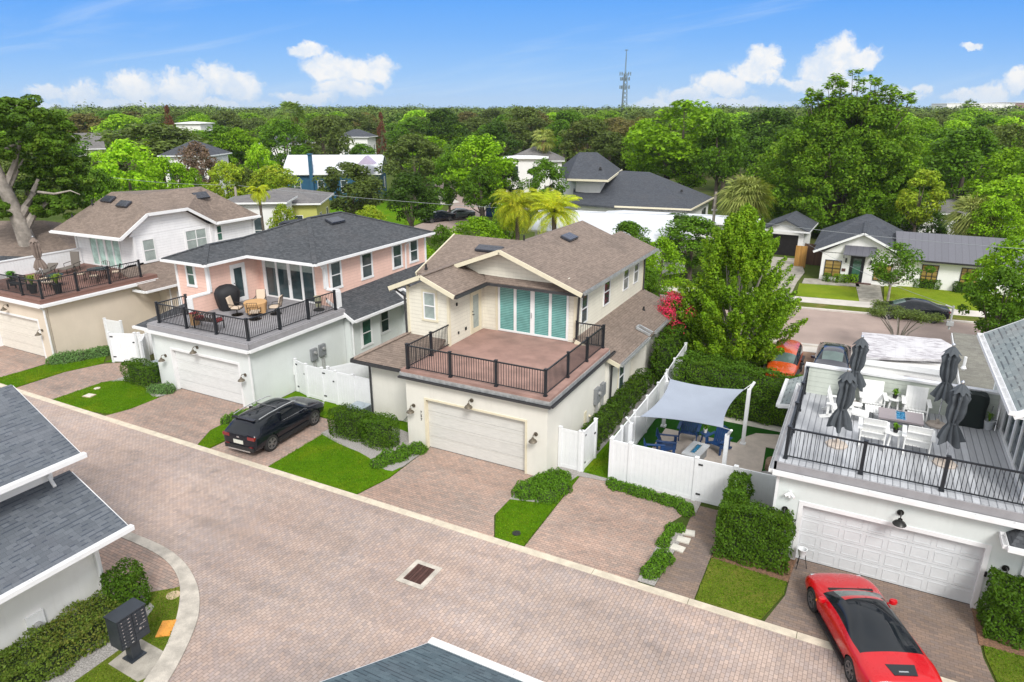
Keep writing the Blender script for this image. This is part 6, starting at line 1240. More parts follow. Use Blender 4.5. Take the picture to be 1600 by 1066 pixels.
for i, (lab, x, y, a) in enumerate((('dark chair nearest the railing at the far terrace table', -42.3, 24.9, 45), ('dark chair left of the far terrace table', -43.6, 24.9, -45), ('dark chair behind the far terrace table', -43.4, 26.4, 225), ('dark chair right of the far terrace table by the last railing post', -42.2, 26.3, 135), ('dark chair behind the planter at the near terrace table', -43.1, 22.6, 40), ('dark chair left of the near terrace table', -44.3, 23.1, -75))): dchair(lab, (x, y, WZ), a)
pot_plant('tall black planter of yellow green grass at the terrace corner', (-43.1, 21.7, WZ), r=.25, ph=.55, leaf='potleaf2', n=70, spread=.45, lh=.5, seed=11, lw=.03); pot_plant('black planter of bright grass behind the long terrace railing', (-41.75, 22.35, WZ), r=.25, ph=.6, leaf='potleaf2', n=80, spread=.55, lh=.55, seed=12, lw=.03); pot_plant('round green shrub in a pot near the terrace bench', (-46.2, 22.2, WZ), r=.22, ph=.4, leaf='topleaf', n=160, spread=.4, lh=.45, seed=13, lw=.06)
t = T('bench', 'dark slatted bench at the front railing of the left terrace', 'bench', (-44.7, 21.7, WZ), rz=rad(180), local=True); m = MB(); slats(m, (-.22, .42), (.22, .42), 1.3, 9); m.build('seat', M['blackm'], t); m = MB()
for i in range(4): m.box(-.65, .65, -.25, -.22, .5 + i * .11, .58 + i * .11)
m.build('backrest', M['blackm'], t)
for s in (1, -1):
    for y in (-.2, .2): m = MB(); m.bar((s * .62, y, 0), (s * .62, y, .6 if y > 0 else .95), .05, .05); m.build('leg', M['blackm'], t)
# white screen beyond the terrace
t = T('privacy_screen', 'long white board screen along the far left side of the terrace', 'screen', (-48.6, 24, WZ)); m = MB(); m.box(-48.75, -48.65, 19.0, 28.1, WZ - .2, WZ + 1.05); m.build('panel', M['vinyl'], t); m = MB(); m.box(-48.79, -48.6, 19.0, 28.1, WZ + 1.05, WZ + 1.12); m.build('cap', M['vinyl'], t)
m = MB()
for i in range(44): y = 19.1 + i * .2; m.box(-48.65, -48.642, y, y + .012, WZ, WZ + 1.05)
m.build('groove', M['pvcw'], t)
# ------------------------------------------------------------------ foliage
def leafobj(name, P, Nn, size, mat, parent=None, seed=0, aspect=.55):
    rng = np.random.default_rng(seed); n = len(P)
    Nn = Nn / (np.linalg.norm(Nn, axis=1, keepdims=True) + 1e-9)
    r = rng.normal(size=(n, 3)); t = np.cross(Nn, r); t /= np.linalg.norm(t, axis=1, keepdims=True) + 1e-9; b = np.cross(Nn, t)
    s = (size * rng.uniform(.6, 1.35, n))[:, None] * .5
    v = np.empty((n, 4, 3)); v[:, 0] = P - t * s; v[:, 1] = P + b * s * aspect + Nn * s * .15; v[:, 2] = P + t * s; v[:, 3] = P - b * s * aspect + Nn * s * .15
    me = bpy.data.meshes.new(name); me.vertices.add(n * 4); me.vertices.foreach_set('co', v.reshape(-1).astype(np.float32))
    me.loops.add(n * 4); me.loops.foreach_set('vertex_index', np.arange(n * 4, dtype=np.int32)); me.polygons.add(n)
    me.polygons.foreach_set('loop_start', np.arange(0, n * 4, 4, dtype=np.int32)); me.polygons.foreach_set('loop_total', np.full(n, 4, dtype=np.int32)); me.update()
    if mat: me.materials.append(M[mat])
    o = bpy.data.objects.new(name, me); COL.objects.link(o)
    if parent: o.parent = parent
    return o
def unit(rng, n, up=0.):
    d = rng.normal(size=(n, 3)); d[:, 2] += up; return d / np.linalg.norm(d, axis=1, keepdims=True)
PROF = {'oak': lambda t: np.sin(np.pi * np.clip(t, 0, 1) ** .62) ** .55, 'round': lambda t: np.sin(np.pi * np.clip(t, .02, 1)) ** .6, 'cone': lambda t: (1 - t) ** .8 * .95 + .06, 'tall': lambda t: np.sin(np.pi * np.clip(t, 0, 1) ** .8) ** .7 * .9 + .08, 'maple': lambda t: (1 - t ** 1.8) ** .8 * (.75 + .25 * np.minimum(1, t / .15))}
def crown_points(rng, kind, R, z0, z1, nc, nl, cr, outer=.35, up=.35):
    t = rng.uniform(0, 1, nc); r = PROF[kind](t) * R * np.sqrt(rng.uniform(outer, 1, nc)) * rng.uniform(.75, 1.05, nc); a = rng.uniform(0, 2 * np.pi, nc)
    C = np.stack([r * np.cos(a), r * np.sin(a), z0 + t * (z1 - z0)], 1); cR = cr * rng.uniform(.6, 1.35, nc)
    idx = rng.integers(0, nc, nl); d = unit(rng, nl, up); rad_ = cR[idx] * rng.uniform(.35, 1, nl) ** .5
    P = C[idx] + d * rad_[:, None] * np.array([1, 1, .72]); Nn = d * .6 + unit(rng, nl) * .7 + np.array([0, 0, .45])
    return P, Nn, C
def trunk_mb(rng, C, z0, r0, limbs=5, lean=(0, 0), m=None):
    m = m or MB(); top = np.array([lean[0], lean[1], z0 + (C[:, 2].max() - z0) * .55]); m.tube([(0, 0, -.1), (lean[0] * .2, lean[1] * .2, z0 * .5), (lean[0] * .6, lean[1] * .6, z0), tuple(top)], [r0 * 1.25, r0, r0 * .8, r0 * .3], 8)
    for i in rng.choice(len(C), limbs, replace=False):
        c = C[i]; s = np.array([lean[0] * .55, lean[1] * .55, z0 * rng.uniform(.75, 1.1)]); mid = s * .45 + c * .55 + np.array([0, 0, -.3]); m.tube([tuple(s), tuple(mid), tuple(c)], [r0 * .5, r0 * .32, r0 * .1], 6)
    return m
M['bark'] = basic('brown bark', (.11, .085, .065), .9, var=.3, scale=6, bump=.6, bscale=18); M['bark_p'] = basic('pale bark', (.34, .30, .26), .9, var=.3, scale=3, bump=.6, bscale=14)
LM = {}
for k_, c_, ya, yc in (('dkgreen', (0.058, 0.121, 0.012), .25, (.10, .15, .02)), ('green', (0.104, 0.218, 0.012), .35, (.16, .24, .02)), ('bright', (0.206, 0.382, 0.010), .45, (.24, .36, .02)), ('lime', (0.298, 0.525, 0.021), .5, (.36, .45, .03)), ('olive', (0.131, 0.184, 0.038), .4, (.17, .17, .03)), ('graygreen', (0.113, 0.160, 0.033), .35, (.12, .15, .05)), ('yellow', (0.300, 0.420, 0.030), .6, (.48, .42, .03)), ('rust', (.17, .065, .035), .5, (.25, .10, .06)), ('pinkbare', (.22, .15, .11), .5, (.30, .22, .16)), ('hedge', (0.072, 0.155, 0.010), .45, (.17, .25, .02)), ('shrub', (0.124, 0.274, 0.018), .4, (.16, .28, .03)), ('shrubg', (0.149, 0.271, 0.088), .35, (.18, .25, .09)), ('redflower', (.62, .03, .09), .4, (.80, .22, .24)), ('redtip', (.12, .19, .025), .35, (.30, .17, .06)), ('olivebrown', (.16, .145, .04), .35, (.22, .17, .06)), ('sage', (0.123, 0.210, 0.061), .4, (.16, .20, .06))):
    M['lf_' + k_] = leafmat(k_ + ' foliage', c_, .38, yc, ya, .3 if k_ != 'redflower' else .1)
PROTO = {}
def proto(kind, seed, nl=7500, leaf=.34, nc=74, cr=.86, nm='leafy_tree'):
    rng = np.random.default_rng(seed); z0 = {'oak': 2.6, 'round': 2.2, 'cone': .8, 'tall': 2.8, 'maple': 1.6}[kind]
    P, Nn, C = crown_points(rng, kind, 4. - cr * .55, z0 + .6, 10 - cr * .75, nc, nl, cr)
    t = T('tree', 'tmp', 'tree', (0, -500, 0), local=True); t.name = nm
    trunk_mb(rng, C, z0, .26, 5).build('trunk', M['bark'], t, smooth=True); leafobj('crown', P, Nn, leaf, 'lf_green', t, seed)
    return t
kinds = [('oak', 1), ('oak', 2), ('oak', 3), ('oak', 4), ('round', 5), ('round', 6), ('round', 7), ('tall', 8), ('tall', 9), ('tall', 10)]
PR = [proto(k, s) for k, s in kinds]; PC = [proto('cone', 21, 4200, .32, 60, .6), proto('maple', 22, 6000, .3, 70, .8)]
for p in PR + PC: p['proto'] = 1
allproto = PR + PC
def set_mat(t, mat, bark=None):
    for c in t.children:
        if c.name.startswith('crown'): c.material_slots[0].link = 'OBJECT'; c.material_slots[0].material = M[mat]
        elif bark: c.material_slots[0].link = 'OBJECT'; c.material_slots[0].material = M[bark]
def place(pr, x, y, R, Hh, mat, label, group, rz, name=None):
    t = copy_tree(pr, (x, y, 0), rz, label, group=group)
    if 'proto' in t: del t['proto']
    t.scale = (R / 4., R / 4., Hh / 10.)
    if name: t.name = name
    set_mat(t, mat); return t
def tree_px(px, pyt, D, wpx, kind, mat, label, group='trees beyond the houses', idx=None, hmin=2.):
    p = at_dist(px, pyt, D); R = wpx / 2 * D / F_PX * 1.02
    pool = [q for q, (k, s) in zip(PR, kinds) if k == kind] if kind in ('oak', 'round', 'tall') else [PC[0] if kind == 'cone' else PC[1]]
    rr = random.Random(int(px * 7 + pyt)); return place(pool[rr.randrange(len(pool))] if idx is None else pool[idx], p.x, p.y, R, max(hmin, p.z + .15), mat, label, group, rr.uniform(0, 6.28))
HAND = []
def TP(*a, **k): HAND.append(a[:4]); return tree_px(*a, **k)
TP(190, 219, 88, 118, 'round', 'lf_lime', 'bright lime green tree left of the pink bare tree, above the white house'); TP(255, 245, 84, 80, 'round', 'lf_bright', 'mid green tree just right of the bright lime tree behind the white house'); TP(150, 262, 80, 70, 'oak', 'lf_green', 'green tree peeping between the big pale-trunked oak and the white house roof')
TP(225, 190, 125, 190, 'oak', 'lf_graygreen', 'broad grey green oak behind the bright lime tree'); TP(260, 164, 190, 26, 'cone', 'lf_rust', 'rust red conical conifer in the left skyline'); TP(594, 175, 185, 26, 'cone', 'lf_rust', 'rust brown conical conifer behind the blue house', group='rusty conifers'); TP(303, 222, 104, 66, 'round', 'lf_pinkbare', 'nearly bare pinkish tree left of the yellow green bushes'); TP(403, 222, 98, 58, 'tall', 'lf_lime', 'narrow yellow lime tree left of the blue house'); TP(340, 195, 130, 100, 'oak', 'lf_green', 'green oak in the distance above the pinkish bare tree')
TP(350, 252, 92, 70, 'round', 'lf_yellow', 'yellow green bushy tree right of the pinkish bare tree'); TP(425, 258, 90, 90, 'round', 'lf_yellow', 'yellow green bushy tree touching the blue house wall'); TP(385, 262, 94, 60, 'round', 'lf_olive', 'olive bushy tree between the two yellow green ones'); TP(300, 262, 86, 60, 'maple', 'lf_bright', 'upright green tree in front of the pinkish bare tree')
TP(502, 180, 140, 96, 'oak', 'lf_olive', 'olive brown tree standing behind the white metal roof'); TP(440, 186, 135, 90, 'round', 'lf_green', 'round green tree left of the olive brown one'); TP(645, 208, 110, 118, 'oak', 'lf_graygreen', 'grey green rounded oak right of the blue house'); TP(540, 252, 84, 120, 'oak', 'lf_graygreen', 'feathery dark street tree in front of the blue house'); TP(640, 268, 76, 100, 'oak', 'lf_dkgreen', 'dark street tree beside the distant brick street'); TP(700, 238, 92, 64, 'round', 'lf_green', 'green tree between the dark street tree and the tall mossy one')
TP(752, 211, 88, 120, 'round', 'lf_bright', 'tall bright green tree with mossy middle near the distant parked cars'); TP(752, 260, 84, 80, 'oak', 'lf_green', 'lower mossy green tree below the tall bright one'); TP(852, 248, 86, 78, 'round', 'lf_green', 'rounded green tree just left of the big charcoal roof'); TP(795, 256, 92, 50, 'round', 'lf_dkgreen', 'small dark tree between the mossy tree and the rounded one')
TP(820, 164, 180, 90, 'oak', 'lf_olive', 'olive lime tree on the skyline left of the radio tower'); TP(890, 172, 175, 90, 'oak', 'lf_green', 'green tree on the skyline between the olive one and the tower'); TP(775, 190, 150, 80, 'oak', 'lf_dkgreen', 'dark bluish tree below the skyline left of centre'); TP(690, 168, 170, 90, 'oak', 'lf_dkgreen', 'dark tall tree group member above the grey green oak'); TP(920, 182, 140, 110, 'oak', 'lf_olive', 'olive oak behind the charcoal tower roof'); TP(955, 205, 125, 90, 'oak', 'lf_graygreen', 'grey green oak right behind the charcoal ridge')
TP(1075, 156, 112, 175, 'tall', 'lf_bright', 'tall feathery bright green tree right of the radio tower', idx=0); TP(1010, 185, 118, 80, 'tall', 'lf_bright', 'bright tree filling the left flank of the tall feathery one', idx=1); TP(1130, 175, 105, 90, 'tall', 'lf_green', 'green tree filling the right flank of the tall feathery one', idx=2); TP(1200, 165, 135, 130, 'oak', 'lf_dkgreen', 'dark skyline oak between the feathery tree and the vine-covered giant')
TP(1520, 198, 105, 130, 'oak', 'lf_green', 'large dark green tree right of the vine-covered giant'); TP(1470, 215, 110, 70, 'round', 'lf_bright', 'yellowish green tree at the right shoulder of the vine-covered giant'); TP(1585, 232, 92, 100, 'round', 'lf_bright', 'light green tree at the right edge below the skyline'); TP(1590, 275, 78, 110, 'round', 'lf_lime', 'bright lime tree at the right edge behind the bungalow'); TP(1565, 310, 74, 70, 'round', 'lf_bright', 'bright shrubby tree right of the shaggy palm behind the bungalow'); TP(1462, 330, 84, 50, 'round', 'lf_dkgreen', 'dark tree behind the ridge of the bungalow metal roof')
TP(1600, 372, 50, 115, 'round', 'lf_bright', 'leafy tree at the right edge overhanging the bungalow lawn'); TP(1575, 420, 47, 90, 'round', 'lf_green', 'lower green boughs at the right edge in front of the bungalow lawn'); TP(1060, 335, 66, 120, 'round', 'lf_dkgreen', 'dark green tree behind the utility pole by the white metal roof'); TP(985, 347, 58, 84, 'oak', 'lf_green', 'low spreading green tree right of the cream house ridge'); TP(1085, 338, 60, 110, 'round', 'lf_green', 'green tree filling the gap right of the small white metal roof'); TP(1003, 385, 48, 60, 'round', 'lf_bright', 'light shrubby tree just over the cream house far eave'); TP(1035, 370, 52, 95, 'maple', 'lf_bright', 'soft light green tree between cream house and maple')
TP(1010, 420, 47, 70, 'round', 'lf_green', 'green shrubby tree at the back corner of the cream house'); TP(577, 322, 68, 60, 'round', 'lf_yellow', 'small yellow green tree behind the pink house roof'); TP(745, 340, 60, 100, 'round', 'lf_bright', 'bright green shrub mass left of the two yellow palms'); TP(790, 318, 64, 60, 'round', 'lf_lime', 'yellow green shrub directly behind the yellow palms'); TP(690, 352, 56, 50, 'round', 'lf_green', 'green shrub between pink house and cream house roofs'); TP(660, 378, 50, 50, 'round', 'lf_bright', 'bright shrub just behind the pink house gable end')
TP(440, 320, 66, 50, 'round', 'lf_yellow', 'yellowish shrub before the yellow house'); None
TP(565, 224, 150, 60, 'oak', 'lf_green', 'green tree partly hiding the small white house left of the rust brown conifer'); TP(310, 203, 190, 60, 'round', 'lf_bright', 'bright round tree in front of the flat white building'); TP(560, 285, 92, 60, 'oak', 'lf_graygreen', 'low feathery tree under the right part of the blue house')
# dense fill behind: positions kept clear of houses and streets
KEEP = [(860, 1125, 236, 330, 100), (855, 1040, 325, 372, 76), (430, 605, 240, 308, 118), (385, 495, 292, 345, 84), (1200, 1600, 335, 470, 82), (0, 140, 340, 420, 76), (795, 875, 228, 262, 140), (118, 136, 208, 236, 160), (240, 330, 214, 245, 150), (425, 470, 208, 226, 180), (535, 580, 202, 220, 180), (283, 325, 188, 204, 210), (1460, 1535, 300, 345, 100), (610, 790, 322, 372, 96), (1470, 1570, 160, 182, 1000), (940, 1010, 75, 182, 900)]
rr = random.Random(11); n_ = 0; placed = []
LMK = [(60, 'the pale-trunked oak'), (260, 'the rusty conifer'), (400, 'the lime tree'), (515, 'the blue house'), (645, 'the grey green oak'), (752, 'the mossy tree'), (905, 'the charcoal roof'), (980, 'the radio tower'), (1075, 'the feathery tree'), (1330, 'the vine-covered tree'), (1520, 'the large right tree')]
ordn = ['first', 'second', 'third', 'fourth', 'fifth', 'sixth', 'seventh', 'eighth', 'ninth', 'tenth', 'eleventh', 'twelfth']
cand = []
for D, y0, y1, step in ((95, 205, 245, 60), (125, 190, 215, 55), (160, 180, 196, 48), (205, 173, 184, 44), (255, 168, 178, 42)):
    x = -60 + rr.uniform(0, step)
    while x < 1660:
        x += step * rr.uniform(.7, 1.25); py = rr.uniform(y0, y1); d = D * rr.uniform(.88, 1.12); w = step * rr.uniform(1.35, 2.1)
        bad = False
        for a, b, yt, yb, Dh in KEEP:
            if x + w * .5 > a and x - w * .5 < b:
                if d < Dh + 6 and py < yb and Dh < 900: bad = True
                if Dh >= 900 and py < yt + 8 and False: bad = True
        if D == 95 and (560 < x < 800): bad = True
        if not bad: cand.append((x, py, d, w, D))
cols = [('green', 'mid green'), ('bright', 'bright green'), ('graygreen', 'grey green'), ('olive', 'olive green'), ('bright', 'bright green'), ('green', 'mid green'), ('lime', 'lime green'), ('bright', 'bright green'), ('olive', 'olive green'), ('olivebrown', 'olive brown')]
cnt = {}
rown = {95: 'nearest', 125: 'second', 160: 'middle', 205: 'fourth', 255: 'farthest'}
for x, py, d, w, D in cand:
    c, cn = rr.choice(cols); lx, ln = min(LMK, key=lambda q: abs(q[0] - x)); side = 'left' if x < lx else 'right'
    key = (cn, ln, side, D); cnt[key] = cnt.get(key, 0) + 1
    lab = f'{cn} tree, {rown[D]} belt row, {side} of {ln}' + (f', {ordn[cnt[key]-1]} of its tint' if cnt[key] > 1 else '')
    tree_px(x, py, d, w, rr.choice(['oak', 'oak', 'round', 'tall', 'round']), 'lf_' + c, lab, 'trees of the distant belt'); n_ += 1
print('scatter trees', n_)
# far canopy as one mass
rng = np.random.default_rng(5); Ps, Ns, Sz = [], [], []
for D0, D1, n, npl, sz in ((270, 420, 420, 420, .8), (420, 800, 700, 260, 1.2), (800, 1800, 900, 130, 2.2)):
    az = rng.uniform(-.78, .78, n) * 1.0; D = rng.uniform(D0, D1, n); ang = YAW - az
    X = -np.sin(ang) * D; Y = np.cos(ang) * D; Rr = rng.uniform(4.5, 8, n) * (1 + D / 1600); H = rng.uniform(9.5, 15.0, n) + D / 420
    for x, y, r, h in zip(X, Y, Rr, H):
        d = unit(rng, npl, .8); d[:, 2] = np.abs(d[:, 2]); P = np.stack([x + d[:, 0] * r, y + d[:, 1] * r, h * .45 + d[:, 2] * h * .55], 1); k = rng.uniform(0, 1, 3) * 0
        P += rng.normal(size=P.shape) * r * .08; Ps.append(P); Sz.append(np.full(npl, sz)); Ns.append(d * .7 + unit(rng, npl) * .5 + np.array([0, 0, .4]))
far = leafobj('forest', np.concatenate(Ps), np.concatenate(Ns), np.concatenate(Sz), 'lf_green', None, 3, .8); tag(far, 'continuous green tree canopy reaching the horizon', 'forest', kind='stuff')
far.data.materials[0] = leafmat('far canopy', (.10, .155, .024), .28, (.14, .18, .03), .5, .0, .8)
# remove prototypes
for p in allproto:
    for c in list(p.children): bpy.data.objects.remove(c)
    bpy.data.objects.remove(p)
# ---- special trees
def special(name, label, cat, loc, seed, kind, R, z0, z1, nc, nl, cr, leaf, mat, r0=.2, bark='bark', limbs=8, lean=(0, 0), outer=.35, up=.35, group=None):
    rng = np.random.default_rng(seed); t = T(name, label, cat, loc, group, local=True); P, Nn, C = crown_points(rng, kind, R, z0, z1, nc, nl, cr, outer, up)
    trunk_mb(rng, C, max(z0, .6), r0, limbs, lean).build('trunk', M[bark], t, smooth=True); leafobj('crown', P, Nn, leaf, mat, t, seed); return t, C
# maple by the hedge: many upright tufts
p = at_dist(1163, 328, 39.0); rng = np.random.default_rng(77); p.x += .15; t = T('maple_tree', 'large bright green upright tree behind the tall hedge and shade sail', 'tree', (p.x, p.y, 0), local=True)
Ht = p.z + .3; nc = 400; tt = rng.uniform(0, 1, nc) ** 1.05; r = PROF['maple'](tt) * 3.6 * np.sqrt(rng.uniform(.12, 1, nc)); a = rng.uniform(0, 6.28, nc); C = np.stack([r * np.cos(a), r * np.sin(a), 0.9 + tt * (Ht - 1.5)], 1)
nl = 100000; idx = rng.integers(0, nc, nl); s = rng.uniform(-1, 1, nl); axis = np.stack([C[:, 0] * .22, C[:, 1] * .22, np.full(nc, .62)], 1)   # tufts point up and out
rad_ = .34 * (1 - np.abs(s) ** 1.5 * .75) * rng.uniform(.7, 1.2, nc)[idx]; d = unit(rng, nl); P = C[idx] + axis[idx] * s[:, None] + d * rad_[:, None] * rng.uniform(.4, 1, nl)[:, None]
trunk_mb(rng, C, 1.5, .17, 26).build('trunk', M['bark_p'], t, smooth=True); M['lf_maple'] = leafmat('maple foliage', (.17, .31, .014), .38, (.42, .52, .03), .5, .32); leafobj('crown', P, d * .7 + unit(rng, nl) * .6 + np.array([0, 0, .5]), .16, 'lf_maple', t, 7)
# vine covered giant
M['lf_vine'] = leafmat('vine foliage', (.14, .28, .014), .4, (.34, .42, .03), .45, .3)
p = at_dist(1332, 165, 90); t, C = special('vine_covered_tree', 'giant vine-covered tree with sprigs on top behind the bungalow', 'tree', (p.x, p.y, 0), 31, 'oak', 9.9, 1.0, 14.8, 420, 90000, 1.15, .36, 'lf_vine', .6, limbs=14, outer=.45)
rng = np.random.default_rng(8); Ps = []; Ns = []; m = MB()
for i in range(40):
    px = 1240 + rng.uniform(0, 200); k = 1 - abs(px - 1335) / 120; py = 165 - rng.uniform(.1, 1) * 55 * max(k, .15) - 4; q = at_dist(px, py, 90 + rng.uniform(-3, 3)) - Vector((p.x, p.y, 0)); b0 = Vector((q.x * .8, q.y * .8, 13.0 - rng.uniform(0, 1.5)))
    m.tube([b0, b0.lerp(q, .6) + Vector((.2, .1, 0)), q], [.06, .04, .02], 5)
    for j in range(2): c = q if j == 0 else b0.lerp(q, .75) + Vector(rng.normal(size=3) * .4); n = 55; d = unit(rng, n); n = 34; d = d[:n]; Ps.append(np.array(c) + d * np.array([.55, .55, .45]) * rng.uniform(.4, 1, (n, 1))); Ns.append(d * .3 + np.array([0, 0, 1.]) + unit(rng, n) * .4)
m.build('sprig', M['bark'], t); leafobj('sprig_leaves', np.concatenate(Ps), np.concatenate(Ns), .5, 'lf_bright', t, 9)
# yellow-lime patch tree beside it
tree_y = special('leafy_tree', 'yellow green tree at the right foot of the vine-covered giant', 'tree', tuple(at_dist(1440, 300, 80).xy) + (0,), 33, 'round', 2.2, 3.5, 8.2, 30, 4500, .7, .3, 'lf_yellow', .15)
# pale trunk oak at left
M['lf_oak'] = leafmat('oak foliage', (.095, .19, .014), .4, (.22, .27, .03), .4, .25)
p = at_dist(48, 400, 62); t = T('oak_tree', 'big oak at the left edge with pale bare trunk and dead limbs', 'tree', (p.x, p.y, 0), local=True); rng = np.random.default_rng(41)
def rel(px, py, dd=0.): q = at_dist(px, py, 62 + dd); return Vector((q.x - p.x, q.y - p.y, q.z))
m = MB(); m.tube([rel(52, 412) , rel(45, 385), rel(30, 345), rel(10, 300), rel(-8, 260), rel(-20, 215)], [.75, .62, .52, .45, .36, .25], 10); m.tube([rel(28, 342), rel(42, 322), rel(52, 300), rel(60, 280)], [.4, .28, .2, .12], 8); m.tube([rel(38, 360), rel(52, 335), rel(66, 322), rel(92, 300)], [.4, .25, .18, .1], 8)
m.tube([rel(8, 295), rel(22, 262), rel(30, 225), rel(24, 190), rel(28, 160)], [.3, .22, .15, .1, .05], 7); m.tube([rel(5, 285), rel(-15, 262), rel(5, 235), rel(25, 225)], [.25, .2, .14, .08], 7); m.tube([rel(60, 300, -3), rel(85, 303, -5), rel(110, 298, -5), rel(125, 304, -6)], [.09, .07, .045, .02], 6); m.tube([rel(15, 290), rel(30, 262), rel(36, 248)], [.2, .12, .06], 6); m.build('trunk', M['bark_p'], t, smooth=True)
blobs = [(25, 165, 22), (55, 180, 26), (20, 200, 30), (75, 200, 28), (50, 220, 36), (90, 225, 30), (100, 255, 30), (60, 255, 32), (85, 285, 34), (50, 290, 28), (110, 290, 24), (120, 315, 20), (75, 320, 26), (50, 330, 18), (-5, 240, 22), (0, 170, 22), (-20, 200, 34), (100, 330, 16), (-20, 320, 26), (10, 330, 14), (120, 270, 18), (95, 200, 16)]
Ps, Ns = [], []
for bx, by, br in blobs:
    for q in range(8):
        dd = rng.uniform(-4, 3); c = np.array(rel(bx + rng.normal() * br * .62, by + rng.normal() * br * .45, dd)); R_ = br * rng.uniform(.22, .42) * 62 / F_PX; n = 300; d = unit(rng, n, .3); Ps.append(c + d * R_ * np.array([1.15, 1.15, .62]) * rng.uniform(.4, 1, (n, 1)) ** .5); Ns.append(d * .6 + unit(rng, n) * .6 + np.array([0, 0, .4]))
leafobj('crown', np.concatenate(Ps), np.concatenate(Ns), .25, 'lf_oak', t, 5)
# small umbrella-shaped tree by the street, in front of the black sedan
p = at_dist(1413, 478, 45.5); t = T('small_tree', 'small spreading tree hiding the middle of the black sedan', 'tree', (p.x, p.y, 0), local=True); rng = np.random.default_rng(51); m = MB(); hh = p.z
C = []
for i in range(9): a = i * .7 + .3; r = rng.uniform(.8, 1.9); c = (r * math.cos(a), r * math.sin(a), hh * rng.uniform(.72, .95)); C.append(c); m.tube([(0, 0, 0), (c[0] * .3, c[1] * .3, hh * .45), c], [.07, .045, .015], 6)
m.build('trunk', M['bark_p'], t); C = np.array(C); idx = rng.integers(0, 9, 5200); d = unit(rng, 5200, .2); leafobj('crown', C[idx] + d * np.array([.62, .62, .28]) * rng.uniform(.3, 1, (5200, 1)), d * .3 + np.array([0, 0, 1]) + unit(rng, 5200) * .5, .12, 'lf_olive', t, 6)
p = at_dist(1402, 388, 58.5); special('ornamental_tree', 'small spreading tree on the bungalow front lawn hiding its middle windows', 'tree', (p.x, p.y, 0), 52, 'round', 2.5, 1.6, p.z, 34, 3600, .62, .2, 'lf_green', .09, 'bark_p', 14, outer=.5)
# crepe myrtle
p = at_dist(1054, 470, 39); t, C = special('crepe_myrtle', 'crepe myrtle covered in red flowers beside the cream house', 'shrub', (p.x, p.y, 0), 61, 'round', 1.35, 1.0, 3.5, 30, 4200, .45, .11, 'lf_green', .06)
rng = np.random.default_rng(62); fc = C[C[:, 2] > 1.6]; idx = rng.integers(0, len(fc), 2800); d = unit(rng, 2800, .6); leafobj('flowers', fc[idx] + d * .5 * rng.uniform(.7, 1.15, (2800, 1)) + np.array([0, 0, .15]), d + unit(rng, 2800) * .6, .11, 'lf_redflower', t, 8)
# palms
M['frond_y'] = leafmat('yellow green frond', (.42, .50, .025), .3, (.75, .58, .03), .6, .3); M['frond_g'] = leafmat('green frond', (.16, .26, .05), .3, (.28, .26, .05), .4, .25); M['frond_d'] = leafmat('dry frond', (.34, .24, .10), .3, (.45, .33, .15), .4, .1); M['frond_s'] = leafmat('shaggy frond', (.30, .36, .09), .3, (.42, .36, .12), .55, .25)
def palm(label, x, y, h, L, n, mat, tr=.2, droop=1.0, seed=0, fan=False, wid=.05, dry=0, name='palm_tree', group='palms beyond the cream house'):
    rr = random.Random(seed); t = T(name, label, 'palm tree', (x, y, 0), group, local=True); m = MB(); m.tube([(0, 0, 0), (.05, .02, h * .4), (.02, .0, h * .8), (0, 0, h)], [tr * 1.3, tr, tr * .95, tr * 1.1], 10); m.build('trunk', M['bark'], t, smooth=True)
    for ph, mt, nn, dr0 in (('fronds', mat, n, 0.), ('dry_fronds', 'frond_d', dry, 1.3)):
        if not nn: continue
        m = MB()
        for i in range(nn):
            a = rr.uniform(0, 6.283); el = (rr.uniform(-.35, 1.25) if dr0 == 0 else rr.uniform(-1.2, -.4)); l = L * rr.uniform(.8, 1.1); ca, sa = math.cos(a), math.sin(a); pts = []; K = 7; x_ = z_ = 0.; ang = el
            for k in range(K + 1): pts.append(Vector((ca * x_, sa * x_, h + z_))); x_ += math.cos(ang) * l / K; z_ += math.sin(ang) * l / K; ang -= droop * (.16 + .05 * k)
            side = Vector((-sa, ca, 0)); 
            if fan:
                c = pts[3]; dirv = (pts[4] - pts[3]).normalized(); up_ = side.cross(dirv)
                for q in range(11): th = (q - 5) * .26; e = dirv * math.cos(th) + side * math.sin(th); b_ = c + e * l * .5 - Vector((0, 0, abs(q - 5) * .03 + .12)); w_ = (side * math.cos(th) - dirv * math.sin(th)) * wid; m.add([c, c.lerp(b_, .5) + w_, b_, c.lerp(b_, .5) - w_], [(0, 1, 2, 3)])
                m.bar(pts[0], c, .02)
            else:
                for k in range(K):
                    for f in (0., .33, .66):
                        c = pts[k].lerp(pts[k + 1], f); tt_ = (k + f) / K; ll = l * .26 * math.sin(math.pi * min(1, tt_ * .85 + .12)) ** .7; dv = (pts[k + 1] - pts[k]).normalized()
                        for s in (1, -1): e = (side * s * .8 + dv * .6 + Vector((0, 0, -.35))).normalized() * ll; w_ = dv * wid * .5; m.add([c, c + e * .5 + w_, c + e, c + e * .5 - w_], [(0, 1, 2, 3)])
                m.tube(pts[:-1], [.03, .025, .02, .02, .015, .01, .01], 4, False)
        m.build(ph, M[mt], t, recalc=False)
    return t
